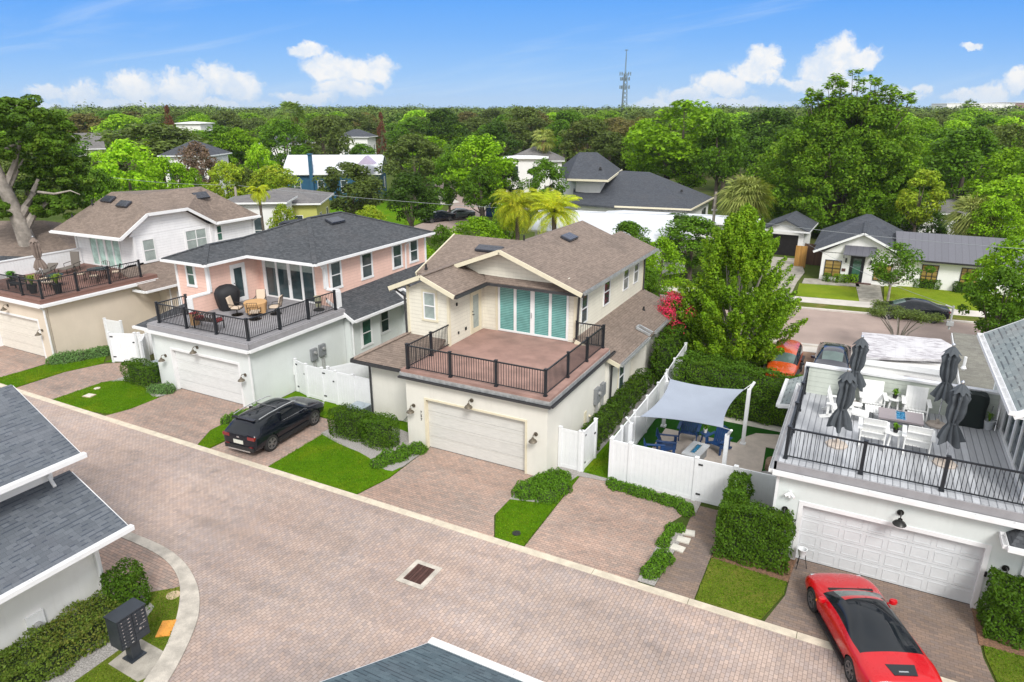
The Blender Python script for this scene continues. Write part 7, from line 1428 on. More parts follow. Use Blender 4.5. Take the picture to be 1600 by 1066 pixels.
def shaggy(label, px, pyc, D, R, n, mat, seed=0, tr=.3, Lf=1.1, w=.07, group='palms beyond the cream house'):
    "cabbage palm: a ball of radiating fan leaves, lower ones hanging"
    q = at_dist(px, pyc, D); h = q.z; rng = np.random.default_rng(seed); t = T('palm_tree', label, 'palm tree', (q.x, q.y, 0), group, local=True); m = MB(); m.tube([(0, 0, 0), (.08, 0, h * .5), (0, 0, h)], [tr * 1.2, tr, tr], 10); m.build('trunk', M['bark'], t, smooth=True)
    m = MB()
    for i in range(n):
        d = unit(rng, 1, .35)[0]; c = Vector(d) * R * rng.uniform(.35, .62); c.z = c.z * .85 + h; dv = Vector(d); s_ = dv.cross(Vector((0, 0, 1))).normalized(); u_ = s_.cross(dv)
        for k in range(11):
            a = (k - 5) * .24; e = (dv * math.cos(a) + s_ * math.sin(a)); l = Lf * rng.uniform(.7, 1.1); p1 = c + e * l * .55; p2 = c + e * l + Vector((0, 0, -.45 * l * rng.uniform(.5, 1.2))); ww = (u_ * .5 + s_ * math.cos(a) * .8) * w
            m.add([c, p1 + ww, p2, p1 - ww], [(0, 1, 2, 3)])
    m.build('fronds', M[mat], t, recalc=False)
    m = MB()
    for i in range(n // 4):
        a = rng.uniform(0, 6.28); c = Vector((math.cos(a) * R * .35, math.sin(a) * R * .35, h - R * .2)); p1 = c + Vector((math.cos(a) * .3, math.sin(a) * .3, -.5)) * R * .5; p2 = p1 + Vector((0, 0, -R * .45)); s_ = Vector((-math.sin(a), math.cos(a), 0)) * w * 2; m.add([c, p1 + s_, p2, p1 - s_], [(0, 1, 2, 3)])
    m.build('dry_fronds', M['frond_d'], t, recalc=False); return t
def palm_px(label, px, pyc, D, L, n, mat, **k): q = at_dist(px, pyc, D); return palm(label, q.x, q.y, max(q.z, .8), L, n, mat, **k)
palm_px('left of two yellow green feather palms behind the cream roof', 808, 322, 62, 3.1, 70, 'frond_y', seed=1, tr=.2, wid=.09, droop=1.1); palm_px('right of two yellow green feather palms behind the cream roof', 866, 330, 60, 2.9, 80, 'frond_y', seed=2, tr=.22, wid=.08, droop=.75)
shaggy('shaggy rounded cabbage palm beside the utility pole', 1165, 308, 64, 2.3, 170, 'frond_s', 3, Lf=1.5); shaggy('shaggy palm behind the bungalow metal roof', 1522, 338, 76, 2.4, 130, 'frond_s', 4, Lf=1.6); palm_px('small bright palm behind the white house', 404, 300, 60, 1.3, 40, 'frond_y', seed=5, tr=.11, wid=.05, droop=1.2)
shaggy('dark shaggy palm on the left skyline above the olive tree', 453, 176, 150, 3.0, 60, 'frond_g', 6, Lf=1.8, w=.14); shaggy('tall thin palm on the right horizon', 1517, 165, 330, 3.0, 30, 'frond_g', 7, Lf=2, w=.25); shaggy('palm hidden left of the rounded tree near the charcoal roof', 850, 217, 130, 2.4, 50, 'frond_s', 8, Lf=1.6, w=.12)
# ---- hedges and shrubs
def hedge(label, poly, h, mat, dens=420, leaf=.075, name='hedge', seed=0, group='clipped hedges', rough=.07, top=None, round_=.12, cat='hedge'):
    "clipped hedge: an inner mass of twigs and leaves spread over and through its faces"
    rng = np.random.default_rng(seed + 100); xs = [p[0] for p in poly]; ys = [p[1] for p in poly]; cx, cy = sum(xs) / len(xs), sum(ys) / len(ys); t = T(name, label, cat, (cx, cy, 0), group)
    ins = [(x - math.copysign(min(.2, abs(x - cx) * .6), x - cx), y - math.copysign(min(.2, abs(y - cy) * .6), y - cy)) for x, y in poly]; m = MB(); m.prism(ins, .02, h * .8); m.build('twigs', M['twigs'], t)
    Ps, Ns = [], []; n = len(poly)
    for i in range(n):
        a = np.array(poly[i]); b = np.array(poly[(i + 1) % n]); L = np.linalg.norm(b - a); k = int(L * h * dens * 1.25)
        if k < 1: continue
        u = rng.uniform(0, 1, k); z = rng.uniform(.03, 1, k); nn = np.array([(b - a)[1], -(b - a)[0]]) / L
        if (nn @ (np.array([cx, cy]) - (a + b) / 2)) > 0: nn = -nn
        P2 = a + (b - a) * u[:, None] ; edge = np.clip((z - .75) / .25, 0, 1) ** 2 * round_
        bulge = rough * (np.sin(P2[:, 0] * 5.1 + z * 6 * h + seed) * .5 + np.sin(P2[:, 1] * 6.3 + 1.7 * seed + z * 4) * .5) + rng.normal(size=k) * .035 - edge
        P2 = P2 + nn * bulge[:, None]; Ps.append(np.column_stack([P2, z * h])); Ns.append(np.column_stack([np.tile(nn, (k, 1)) * .8, np.full(k, .5)]) + unit(rng, k) * .7)
    tri = [(poly[0], poly[i], poly[i + 1]) for i in range(1, n - 1)]
    for a, b, c in tri:
        a, b, c = map(np.array, (a, b, c)); A = abs((b - a)[0] * (c - a)[1] - (b - a)[1] * (c - a)[0]) / 2; k = int(A * dens * 2.1)
        if k < 1: continue
        r1 = np.sqrt(rng.uniform(0, 1, k)); r2 = rng.uniform(0, 1, k); P2 = a * (1 - r1)[:, None] + b * (r1 * (1 - r2))[:, None] + c * (r1 * r2)[:, None]
        z = h + rough * (np.sin(P2[:, 0] * 4.7 + seed) * .6 + np.sin(P2[:, 1] * 5.9 + seed * 2) * .6) + rng.normal(size=k) * .03
        Ps.append(np.column_stack([P2, z])); Ns.append(np.tile([0, 0, .9], (k, 1)) + unit(rng, k) * .75)
    P = np.concatenate(Ps) - np.array([cx, cy, 0]); leafobj('leaves', P, np.concatenate(Ns), leaf, mat, t, seed); return t
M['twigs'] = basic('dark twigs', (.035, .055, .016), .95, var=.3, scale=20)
def rect(x0, x1, y0, y1): return [(x0, y0), (x1, y0), (x1, y1), (x0, y1)]
def rpoly(x0, x1, y0, y1, r=.3, k=4):
    pts = []
    for cx, cy, a0 in ((x1 - r, y0 + r, -90), (x1 - r, y1 - r, 0), (x0 + r, y1 - r, 90), (x0 + r, y0 + r, 180)):
        for i in range(k): a = rad(a0 + 90 * i / (k - 1)); pts.append((cx + r * math.cos(a), cy + r * math.sin(a)))
    return pts
hedge('clipped hedge at the cream house front left, in front of the air conditioner', rpoly(-20.5, -18.4, 21.0, 22.15, .45), 1.12, 'lf_hedge', 480, .075, seed=1); hedge('rounded hedge tight against the left corner of the cream garage', rpoly(-18.55, -16.85, 20.85, 22.05, .5), 1.18, 'lf_hedge', 480, .075, seed=2)
hedge('clipped hedge left of the pink house garage door', rpoly(-34.7, -32.35, 20.75, 21.7, .4), 1.12, 'lf_hedge', 420, .08, seed=3)
hedge('tall glossy hedge between the paths and the right garage', rect(-2.9, -.72, 20.05, 20.95), 1.85, 'lf_hedge', 620, .085, seed=4, rough=.1); hedge('narrow tall hedge arm running back to the white fence', rect(-2.9, -2.3, 20.95, 22.7), 1.95, 'lf_hedge', 560, .085, seed=5, rough=.12)
hedge('tall glossy hedge right of the right garage door', rect(4.55, 7.5, 19.75, 20.8), 1.6, 'lf_hedge', 600, .09, seed=6, rough=.12)
hedge('long low hedge along the cream house side wall', rect(-9.72, -8.95, 24.6, 33.2), .95, 'lf_hedge', 330, .085, seed=7, rough=.12, round_=.2); hedge('tall dark hedge beside the back of the white side fence', rect(-9.1, -8.2, 33.6, 41), 2.5, 'lf_hedge', 200, .12, seed=8, rough=.15)
hedge('big thick hedge along the back of the patio', [(-7.3, 31.1), (-1.55, 31.15), (-1.55, 31.9), (-7.0, 32.7)], 2.5, 'lf_hedge', 330, .10, seed=9, rough=.14, round_=.15); hedge('lower hedge wing behind the patio fence near the maple', rect(-7.4, -4.6, 33.2, 35.5), 1.6, 'lf_hedge', 150, .13, seed=10, rough=.15)
hedge('red tipped hedge along the white wall behind the mailbox', [(-18.3, 2), (-17.0, 2), (-17.0, 8.7), (-17.3, 9.1), (-18.3, 9.1)], .72, 'lf_redtip', 620, .075, seed=11, rough=.14, round_=.2); hedge('bushy hedge end at the corner downspout of the near house', rpoly(-18.35, -17.35, 9.1, 10.15, .4), 1.15, 'lf_hedge', 650, .08, seed=12, rough=.1)
def mounds(label, blobs, mat, leaf=.07, dens=900, name='shrub', seed=0, group='low shrubs along the driveways'):
    "spreading low shrub: several overlapping mounds of leaves"
    rng = np.random.default_rng(seed + 300); cx = sum(b[0] for b in blobs) / len(blobs); cy = sum(b[1] for b in blobs) / len(blobs); t = T(name, label, 'shrub', (cx, cy, 0), group); Ps, Ns = [], []; m = MB()
    for x, y, r, h in blobs:
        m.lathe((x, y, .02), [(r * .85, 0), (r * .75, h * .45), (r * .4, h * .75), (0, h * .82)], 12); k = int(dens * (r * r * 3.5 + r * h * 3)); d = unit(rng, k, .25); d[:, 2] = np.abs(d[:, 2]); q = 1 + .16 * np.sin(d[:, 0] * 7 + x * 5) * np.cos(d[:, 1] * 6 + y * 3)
        Ps.append(np.column_stack([x - cx + d[:, 0] * r * q, y - cy + d[:, 1] * r * q, .03 + d[:, 2] * h * q * rng.uniform(.85, 1.1, k)])); Ns.append(d * .6 + unit(rng, k) * .8 + np.array([0, 0, .3]))
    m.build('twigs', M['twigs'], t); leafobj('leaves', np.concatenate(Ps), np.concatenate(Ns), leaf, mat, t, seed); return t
def row(x0, y0, x1, y1, n, r, h, seed=0, j=.12):
    rr = random.Random(seed); return [(x0 + (x1 - x0) * i / (n - 1) + rr.uniform(-j, j), y0 + (y1 - y0) * i / (n - 1) + rr.uniform(-j, j), r * rr.uniform(.8, 1.2), h * rr.uniform(.8, 1.2)) for i in range(n)]
mounds('long grey green shrub bed beside the beige garage wall', row(-40.75, 20.9, -39.2, 24.0, 9, .5, .5, 1), 'lf_shrubg', .09, 500, seed=1); mounds('grey green shrubs at the left jamb of the pink garage', row(-32.0, 20.55, -31.15, 21.0, 4, .35, .42, 2), 'lf_shrubg', .07, 900, seed=2); mounds('low shrub between pink driveway and the black vehicle', row(-25.4, 19.8, -25.2, 21.3, 5, .3, .35, 3), 'lf_shrub', .07, 900, seed=3)
mounds('bright low shrub beside the left jamb of the cream garage door', row(-16.45, 19.9, -15.9, 21.5, 5, .38, .42, 4), 'lf_shrub', .065, 1100, seed=4)
mounds('bright low shrubs at the right front corner of the cream garage', row(-10.15, 20.55, -9.4, 20.75, 3, .45, .42, 5) + row(-10.0, 21.3, -9.1, 21.5, 4, .42, .42, 6) + row(-9.75, 22.2, -9.15, 22.35, 3, .38, .4, 7), 'lf_shrub', .07, 1100, seed=5)
mounds('low shrub ribbon at the foot of the patio fence', row(-7.4, 22.75, -4.4, 22.45, 14, .26, .28, 8, .06) + [(-4.35, 22.2, .3, .3)], 'lf_shrub', .06, 1300, seed=6); mounds('low shrub clump nearest the alley in the narrow planting strip', row(-4.5, 18.15, -4.35, 19.1, 4, .30, .34, 10, .06), 'lf_shrub', .065, 1300, seed=7); mounds('low shrub clump behind the stepping stones in the narrow strip', row(-4.55, 19.85, -4.5, 20.85, 4, .2, .3, 11, .04) + [(-4.25, 20.95, .2, .26)], 'lf_shrub', .065, 1300, seed=8)
mounds('small shrub at the cream downspout near the air conditioner', row(-19.6, 23.3, -18.2, 23.35, 4, .2, .2, 12, .05), 'lf_shrub', .06, 900, seed=9)
# bungalow box shrubs
for i, px in enumerate((1291, 1307, 1320, 1333)):
    q = at(px, 443 if i else 441, 0); hedge(('dark round box shrub at the bungalow left corner', 'clipped box shrub under the bungalow left window, left of three', 'clipped box shrub under the bungalow left window, middle of three', 'clipped box shrub under the bungalow left window, right of three')[i], rpoly(q.x - .3, q.x + .3, q.y - .3, q.y + .3, .2), .75, 'lf_bright' if i else 'lf_green', 200, .1, 'shrub', 20 + i, 'box shrubs by the bungalow', .05, cat='shrub')
for i, (px, py, w) in enumerate(((1447, 451, .95), (1513, 459, 1.1))): q = at(px, py, 0); hedge(('low box hedge under the bungalow middle window', 'low box hedge under the bungalow right window')[i], rpoly(q.x - w, q.x + w, q.y - .4, q.y + .4, .2), .8, 'lf_hedge', 160, .13, 'shrub', 30 + i, 'box shrubs by the bungalow', .06, cat='shrub')
for i, (px, py, w, h) in enumerate(((1035, 575, 1.2, 1.2), (1050, 520, 1.0, 1.5), (1245, 330, 2, 2))):
    pass

# ---- grass blades on the near lawns (stuff)
def grass(polys, dens, seed=0):
    rng = np.random.default_rng(seed); Ps = []
    for poly in polys:
        n = len(poly); P0 = np.array(poly); c = P0.mean(0)
        for i in range(n):
            a, b = P0[i], P0[(i + 1) % n]; A = abs((a - c)[0] * (b - c)[1] - (a - c)[1] * (b - c)[0]) / 2; k = int(A * dens); r1 = np.sqrt(rng.uniform(0, 1, k)); r2 = rng.uniform(0, 1, k)
            Ps.append(c * (1 - r1)[:, None] + a * (r1 * (1 - r2))[:, None] + b * (r1 * r2)[:, None])
            L = np.linalg.norm(b - a); k = int(L * dens * .05); u = rng.uniform(0, 1, (k, 1)); Ps.append(a + (b - a) * u + rng.normal(size=(k, 2)) * .02)
    P = np.concatenate(Ps); P = np.column_stack([P, np.full(len(P), .05) + rng.uniform(-.01, .015, len(P))]); N = unit(rng, len(P)); N[:, 2] *= .5
    M['lf_grass'] = leafmat('grass blade', (.115, .235, .008), .45, (.30, .30, .03), .5, .2, .9); o = leafobj('grass', P, N, .06, 'lf_grass', None, seed, .3); tag(o, 'short green grass blades growing on the front lawns', 'grass', kind='stuff')
grass([[(-41.2, 17.7), (-38.95, 17.7), (-38.9, 20.3), (-38.3, 22.1), (-39.3, 22.4), (-41.0, 20.4)], [(-35.5, 17.7), (-31.3, 17.7), (-30.95, 18.7), (-31.2, 20.3), (-33.0, 20.9), (-34.8, 21.1), (-35.5, 20.2)], [(-24.75, 17.7), (-24.05, 17.7), (-23.9, 20.9), (-25.2, 19.6), (-25.4, 18.9)],
  [(-20.5, 17.7), (-15.9, 17.7), (-15.55, 19.2), (-16.5, 19.7), (-17.8, 20.2), (-19, 20.5), (-20.6, 21.0)], [(-9.82, 17.7), (-8.72, 17.7), (-8.8, 22.6), (-9.3, 20.3), (-10.4, 19.9), (-10.45, 18.9)], [(-2.93, 17.7), (-1.05, 17.7), (-.62, 19.1), (-.6, 19.75), (-2.93, 19.9)], [(4.8, 17.7), (6.5, 17.7), (6.5, 19.4), (4.55, 19.4)],
  [(-17.9, 10.05), (-17.25, 10.75), (-16.4, 10.1), (-15.7, 9.4), (-15.35, 8.95), (-16.3, 8.9), (-17.05, 9.7)], [(-16.3, 7.8), (-15.0, 7.8), (-14.3, 6.4), (-16.3, 6)], [(-8.6, 23.2), (-7.75, 23.2), (-7.75, 30), (-8.6, 30)]], 620, 3)
# ------------------------------------------------------------------ houses beyond, pole, wire, tower

def hiphouse(label, px, py, D, rz, L, Wd, wh, rise, wmat, rmat, gable=False, win=3, zoff=0., name='house', group='houses beyond', wm='glass', over=.5, winmat='white', chim=None, cat='house'):
    "simple but complete house; px,py,D give the pixel of its ridge centre and its distance"
    q = at_dist(px, py, D); h0 = q.z - rise if wh is None else wh; t = T(name, label, cat, (q.x, q.y, 0), group, rad(rz), local=True)
    m = MB(); m.box(-L / 2, L / 2, -Wd / 2, Wd / 2, 0, h0); m.build('walls', M[wmat], t)
    a, b = L / 2 + over, Wd / 2 + over; rr_ = min(b, a) * (0 if gable else .95); z0, z1 = h0, h0 + rise; A, B = (-a + rr_, 0, z1), (a - rr_, 0, z1)
    if gable:
        polys = [[(-a, -b, z0), (a, -b, z0), (a, 0, z1), (-a, 0, z1)], [(a, b, z0), (-a, b, z0), (-a, 0, z1), (a, 0, z1)]]
        g = MB()
        for s in (-1, 1): g.add([(s * L / 2, -Wd / 2, z0), (s * L / 2, Wd / 2, z0), (s * L / 2, 0, z1 - .15), (s * (L / 2 - .1), -Wd / 2, z0), (s * (L / 2 - .1), Wd / 2, z0), (s * (L / 2 - .1), 0, z1 - .15)], [(0, 1, 2), (5, 4, 3), (0, 2, 5, 3), (1, 4, 5, 2)])
        g.build('gable', M[wmat], t)
    else: polys = [[(-a, -b, z0), (a, -b, z0), B, A], [(a, b, z0), (-a, b, z0), A, B], [(a, -b, z0), (a, b, z0), B], [(-a, b, z0), (-a, -b, z0), A]]
    m = MB()
    for p in polys: m.slab(p, .15)
    r = m.build('roof', M[rmat], t); m = MB(); m.bar((-a, -b, z0 - .08), (a, -b, z0 - .08), .05, .16).bar((a, -b, z0 - .08), (a, b, z0 - .08), .05, .16).bar((-a, b, z0 - .08), (-a, -b, z0 - .08), .05, .16); m.build('fascia', M['white'], r) if 0 else m.build('eave_trim', M['white'], t)
    if chim: m = MB(); m.box(chim[0] - .4, chim[0] + .4, chim[1] - .35, chim[1] + .35, z0, z1 + .9).box(chim[0] - .5, chim[0] + .5, chim[1] - .45, chim[1] + .45, z1 + .9, z1 + 1.02); m.build('chimney', M['blackm'], r)
    for i in range(win):
        x = -L / 2 + L * (i + .5) / win - .5; window(t, (x, -Wd / 2, h0 * .35), 0, 1.0, h0 * .42, winmat, wm)
        if i < 2: window(t, (L / 2, -Wd / 2 + Wd * (i + .5) / 2 - .5, h0 * .35), 90, 1.0, h0 * .42, winmat, wm)
    return t
M['blue_sid'] = siding('deep blue siding', (.012, .085, .165), .2); M['lilac'] = siding('lilac siding', (.48, .40, .55), .2); M['yellow_w'] = stucco('yellow green stucco', (.50, .50, .14)); M['metalw'] = planks('white standing seam roof', (.56, .58, .62), .45, (.48, .5, .54), .03, gw=.06); M['metalg'] = planks('grey standing seam roof', (.115, .115, .135), .48, (.05, .05, .06), .04, gw=.05, rough=.45)
M['darkshake'] = shingle('dark slate shingles', (.085, .093, .108), (.062, .068, .082), (.02, .022, .028), da=.3, dirt=(.09, .085, .085)); M['oldgray'] = shingle('aged grey shingles', (.20, .19, .185), (.15, .145, .145), (.08, .075, .075), da=.3, dirt=(.28, .26, .25)); M['brickw'] = siding('mauve siding', (.28, .17, .15), .22); M['tanw'] = stucco('tan stucco', (.50, .42, .30)); M['woodfence'] = planks('stained wood fence', (.42, .22, .05), .14, (.12, .07, .03), .15); M['woodfence_d'] = planks('dark wood fence', (.10, .055, .035), .14, (.03, .02, .015), .15); M['hmet'] = basic('galvanised lattice', (.20, .25, .27), .5, .4, var=.15)
# white bungalow across the street
B = T('house', 'white bungalow with black metal roof, gabled entry and dark glass door across the street', 'house', (3, 66, 0))
th = math.atan(.02); y0 = 63.75
zr = lambda px, py, Y: (at(px, py, 0), )
def atY(px, py, Y): d = ray(px, py); k = Y / d.y; return Vector((d.x * k, Y, CAM_H + d.z * k))
fx0, fx1 = -3.05, 2.9
m = MB(); m.box(fx0, fx1, y0, 74, 0, 2.5).box(fx1, 12.5, y0 + .6, 72, 0, 2.38); m.build('wall', M['white_st'], B)
pk = atY(1351, 363, y0 - .35); eL = atY(1271, 391, y0 - .35); xr = 2 * pk.x - eL.x; ze = eL.z; hp = atY(1354, 335, 71)
m = MB(); m.add([(fx0, y0, 2.45), (fx1, y0, 2.45), (pk.x, y0, pk.z - .2), (fx0, y0 + .1, 2.45), (fx1, y0 + .1, 2.45), (pk.x, y0 + .1, pk.z - .2)], [(0, 1, 2), (5, 4, 3), (0, 2, 5, 3), (1, 4, 5, 2)]); m.build('gable', M['white_st'], B)
pz = pk.z; roof(B, [[(eL.x, y0 - .4, ze), (pk.x, y0 - .4, pz), (pk.x, y0 + 8, pz), (eL.x, y0 + 8, ze)], [(pk.x, y0 - .4, pz), (xr, y0 - .4, ze), (xr, y0 + 8, ze), (pk.x, y0 + 8, pz)]], 'darkshake', t=.12)
roof(B, [[(eL.x - .2, y0 + 3, ze), (xr + .4, y0 + 3, ze), (hp.x + .4, y0 + 7.5, hp.z), (hp.x, y0 + 7.5, hp.z)], [(eL.x - .2, y0 + 3, ze), (hp.x, y0 + 7.5, hp.z), (eL.x - .2, y0 + 12, ze)], [(xr + .4, y0 + 3, ze), (xr + .4, y0 + 12, ze), (hp.x + .4, y0 + 7.5, hp.z)]], 'darkshake', t=.12, ridges=[((pk.x, y0 - .3, pz), (pk.x, y0 + 5.8, pz))])
fascia(B, [((eL.x, y0 - .43, ze - .02), (pk.x, y0 - .43, pz - .02)), ((pk.x, y0 - .43, pz - .02), (xr, y0 - .43, ze - .02))], 'white', .18, .05, 'rake_board')
roof(B, [[(2.6, y0 + .15, 2.42), (13, y0 + .15, 2.42), (13, y0 + 4.9, 3.95), (2.3, y0 + 4.9, 3.95)], [(13, y0 + 4.9, 3.95), (13, y0 + 9, 2.42), (2.4, y0 + 9, 2.42), (2.3, y0 + 4.9, 3.95)]], 'metalg', t=.1); m = MB(); m.box(2.6, 13, y0 + .02, y0 + .14, 2.3, 2.43); m.build('gutter', M['blackm'], B)
window(B, (-2.75, y0, .42), 0, 1.3, 1.42, 'blackm', 'amber', cols=2, rows=2); window(B, (1.05, y0, .42), 0, 1.3, 1.42, 'blackm', 'amber', cols=2)
door(B, (-.72, y0, .14), 0, .9, 2.15, 'black', 'glass_green')
m = MB(); m.slab([(-1.4, y0 - .8, 2.55), (1.0, y0 - .8, 2.55), (1.0, y0, 3.2), (-1.4, y0, 3.2)], .07).bar((-1.35, y0 - .75, 2.46), (-1.35, y0, 2.1), .06).bar((.95, y0 - .75, 2.46), (.95, y0, 2.1), .06); m.build('awning', M['metalg'], B)
for x in (-1.15, .75): m = MB(); m.box(x - .06, x + .06, y0 - .16, y0, 1.75, 2.1); m.build('wall_lamp', M['blackm'], B)
m = MB(); m.box(-1.38, -1.08, y0 - .03, y0, .95, 1.2); m.build('plaque', M['rust'], B)
for x in (4.5, 7.25): window(B, (x, y0 + .6, .58), 0, 1.2, 1.45, 'blackm', 'amber', cols=3, rows=3)
m = MB(); m.box(-.6, 1.0, y0 - .35, y0, 0, .14); m.build('doorstep', M['rust'], B)
gq = hiphouse('small white garage with grey gable roof left of the bungalow', 1236, 343, 77, 88, 6, 3.6, 2.6, 1.1, 'white_st', 'darkshake', True, 0, group='houses across the brick street')
m = MB(); m.box(-3.03, -2.98, -1.3, 1.3, 0, 2.1); m.build('doorway_shade', M['hole_shade'], gq)  # solid dark panel on the wall, its colour stands for the shaded interior
q = at_dist(1236, 347, 77); t = T('fence', 'orange stained board fence beside the small white garage', 'fence', (-5.1, 68.4, 0)); m = MB(); m.box(-5.6, -4.6, 68.4, 68.48, 0, 2.0); m.build('panel', M['woodfence'], t)
t = T('fence', 'dark board fence between the small garage and the bungalow', 'fence', (-3.4, 70, 0)); m = MB(); m.box(-5.0, -2.3, 70.0, 70.08, 0, 2.0); m.build('panel', M['woodfence_d'], t)
# big charcoal roofed house
Hh = T('house', 'large white house with a steep charcoal hipped roof and central tower roof', 'house', (-28, 88, 0))
P_ = at
F0, F1, F2, E_ = at(893, 318, 3.2), at(960, 323, 3.2), at(1080, 328, 3.2), at(1116, 309, 3.3)
R1, R2 = at_dist(960, 268, 94), at_dist(1015, 269, 94); BK = Vector((E_.x - 10, E_.y + 8, 3.2)); BL = at_dist(880, 262, 105)
roof(Hh, [[F1, F2, R2, R1], [F2, E_, R2], [F0, F1, R1, at_dist(900, 270, 94)], [E_, BK, R2], [R2, BK, BL, R1]], 'darkshake', t=.2)
ins = lambda p, dx, dy: (p.x + dx, p.y + dy)
m = MB(); m.prism([ins(F0, .5, .6), ins(F1, 0, .6), ins(F2, -.6, .5), ins(E_, -.6, -.3), ins(BK, 0, -1), (BL.x, BL.y)], 0, 3.05); m.build('walls', M['white_st'], Hh)
T1, T2, A1, A2 = at_dist(886, 281, 87), at_dist(950, 283, 85), at_dist(905, 238, 93), at_dist(933, 238, 93); T3 = at_dist(972, 266, 97); T4 = at_dist(875, 262, 99)
roof(Hh, [[T1, T2, A2, A1], [T2, T3, A2], [A1, A2, T3, T4], [T4, T1, A1]], 'darkshake', t=.2, name='tower_roof'); m = MB(); q0, q1 = at_dist(900, 283, 88), at_dist(938, 284, 87); m.prism([(q0.x, q0.y), (q1.x, q1.y), (T3.x - .6, T3.y - 1), (T4.x + .6, T4.y - 1)], 0, 1)
m = MB(); m.prism([(q0.x, q0.y), (q1.x, q1.y), (T3.x - .6, T3.y - 1), (T4.x + .6, T4.y - 1)], 2.5, min(T1.z, T2.z) - .12); m.build('tower_wall', M['white_st'], Hh)
m = MB(); m.bar(T1, T2, .1, .25).bar(T2, T3, .1, .25).bar(F1, F2, .1, .2).bar(F2, E_, .1, .2); m.build('eave_trim', M['cream_trim'], Hh)
for i, (px, py) in enumerate(((938, 264), (962, 299), (986, 307), (1001, 308), (1065, 299))): q = at_dist(px, py, 88); vent_pipe(Hh, (q.x, q.y, q.z), .2, .12)
window(Hh, (E_.x - .35, E_.y - 4, 1.2), 90, 1.0, 1.2, 'blackm')
# white metal roofs in front of it
hiphouse('low white house with white metal roof right behind the cream ridge', 945, 331, 66, 8, 12, 6, None, 1.5, 'white_st', 'metalw', True, 3, group='houses behind the cream house'); hiphouse('small white metal roof with a dark chimney beside the cream ridge', 1025, 347, 63, 55, 4, 4, None, 1.2, 'white_st', 'metalw', True, 1, chim=None, group='houses behind the cream house')
hiphouse('long low white wall building right of the dark chimney', 1060, 333, 78, 6, 16, 4, None, .5, 'white_st', 'metalw', False, 3, group='houses behind the cream house')
# blue house, yellow house, others
bt = hiphouse('deep blue two-storey house with white metal roof and lilac dormer', 525, 242, 118, 30, 14.5, 9, None, 2.6, 'blue_sid', 'metalw', True, 4, group='houses beyond')
q = at_dist(571, 253, 110); m = MB(); m.add([(-1.3, 0, 0), (1.3, 0, 0), (0, 0, 1.2), (-1.3, 3, 0), (1.3, 3, 0), (0, 3, 1.2)], [(0, 1, 2), (5, 4, 3), (0, 2, 5, 3), (1, 4, 5, 2)]); o = m.build('dormer', M['lilac'], bt, off=(0, 0, 0)); iw = bt.matrix_basis.inverted(); o.location = iw @ Vector((q.x, q.y, q.z - .4)); 
m = MB(); m.box(-3.3, -2.8, -5.3, -4.5, 0, 7.4).box(-3.4, -2.7, -5.4, -4.4, 7.4, 7.6); m.build('chimney', M['blue_sid'], bt)
hiphouse('yellow green house with worn grey roof behind the pink house', 445, 293, 76, 33, 7.5, 8, None, 1.1, 'yellow_w', 'oldgray', False, 2, group='houses beyond'); hiphouse('carport roof joined to the yellow green house', 405, 303, 70, 33, 5, 4, None, .5, 'white_st', 'oldgray', False, 1, group='houses beyond')
hiphouse('pale grey flat-topped house with grey hip roof left of the charcoal tower', 838, 229, 132, 24, 9.5, 9, None, 2.2, 'white_st', 'oldgray', False, 3); hiphouse('white flat terrace block in front of the grey hip roof', 822, 243, 126, 24, 7, 4, None, .3, 'white_st', 'white', False, 2)
hiphouse('mauve sided bungalow with dark brown roof behind the left terrace', 20, 345, 66, 32, 13, 9, None, 1.9, 'brickw', 'brown', False, 3, winmat='white'); hiphouse('low charcoal roof between mauve bungalow and left terrace', -10, 400, 60, 30, 5, 4, None, .7, 'white_st', 'dark', False, 1)
hiphouse('white gabled house with grey roof peeping through the left trees', 124, 208, 150, 60, 6, 6, None, 2.6, 'white_st', 'oldgray', True, 2); hiphouse('grey roofed house behind the pinkish bare tree', 303, 219, 116, 25, 6.5, 7, None, 2.0, 'white_st', 'darkshake', False, 3); hiphouse('small grey roofed house in the trees above the blue house', 447, 210, 165, 20, 9, 7, None, 1.8, 'white_st', 'darkshake', False, 2); hiphouse('small white house with grey roof left of the rust brown conifer', 557, 202, 172, 20, 7, 6, None, 1.6, 'white_st', 'darkshake', False, 2); hiphouse('flat white building far off right of the rust red conifer', 303, 190, 215, 20, 7, 6, None, .4, 'white_st', 'white', False, 2)
hiphouse('grey roofed house with white chimney behind the bungalow trees', 1500, 312, 92, 10, 9, 8, None, 1.0, 'white_st', 'oldgray', False, 2, chim=(0, 0)); hiphouse('grey hipped roof corner behind the bungalow metal roof', 1570, 362, 80, 0, 6, 6, None, 1.4, 'white_st', 'darkshake', False, 1)
hiphouse('pale flat office block on the right horizon', 1520, 161, 800, 27, 62, 25, None, .5, 'white_st', 'white', False, 8, group=None, cat='office block'); hiphouse('darker flat block beside the pale office block on the horizon', 1570, 160, 850, 27, 30, 20, None, .5, 'brickw', 'oldgray', False, 4, group=None, cat='office block')
# blue bin & fence by the far street
t = T('recycling_bin', 'blue bin standing beside the distant brick street', 'bin', tuple(at(768, 338, 0))); q = at(768, 338, 0); m = MB(); m.box(q.x - .6, q.x + .6, q.y - .5, q.y + .5, 0, 1.3).box(q.x - .65, q.x + .65, q.y - .55, q.y + .55, 1.3, 1.42); m.build('bin', M['bluepoly'], t)
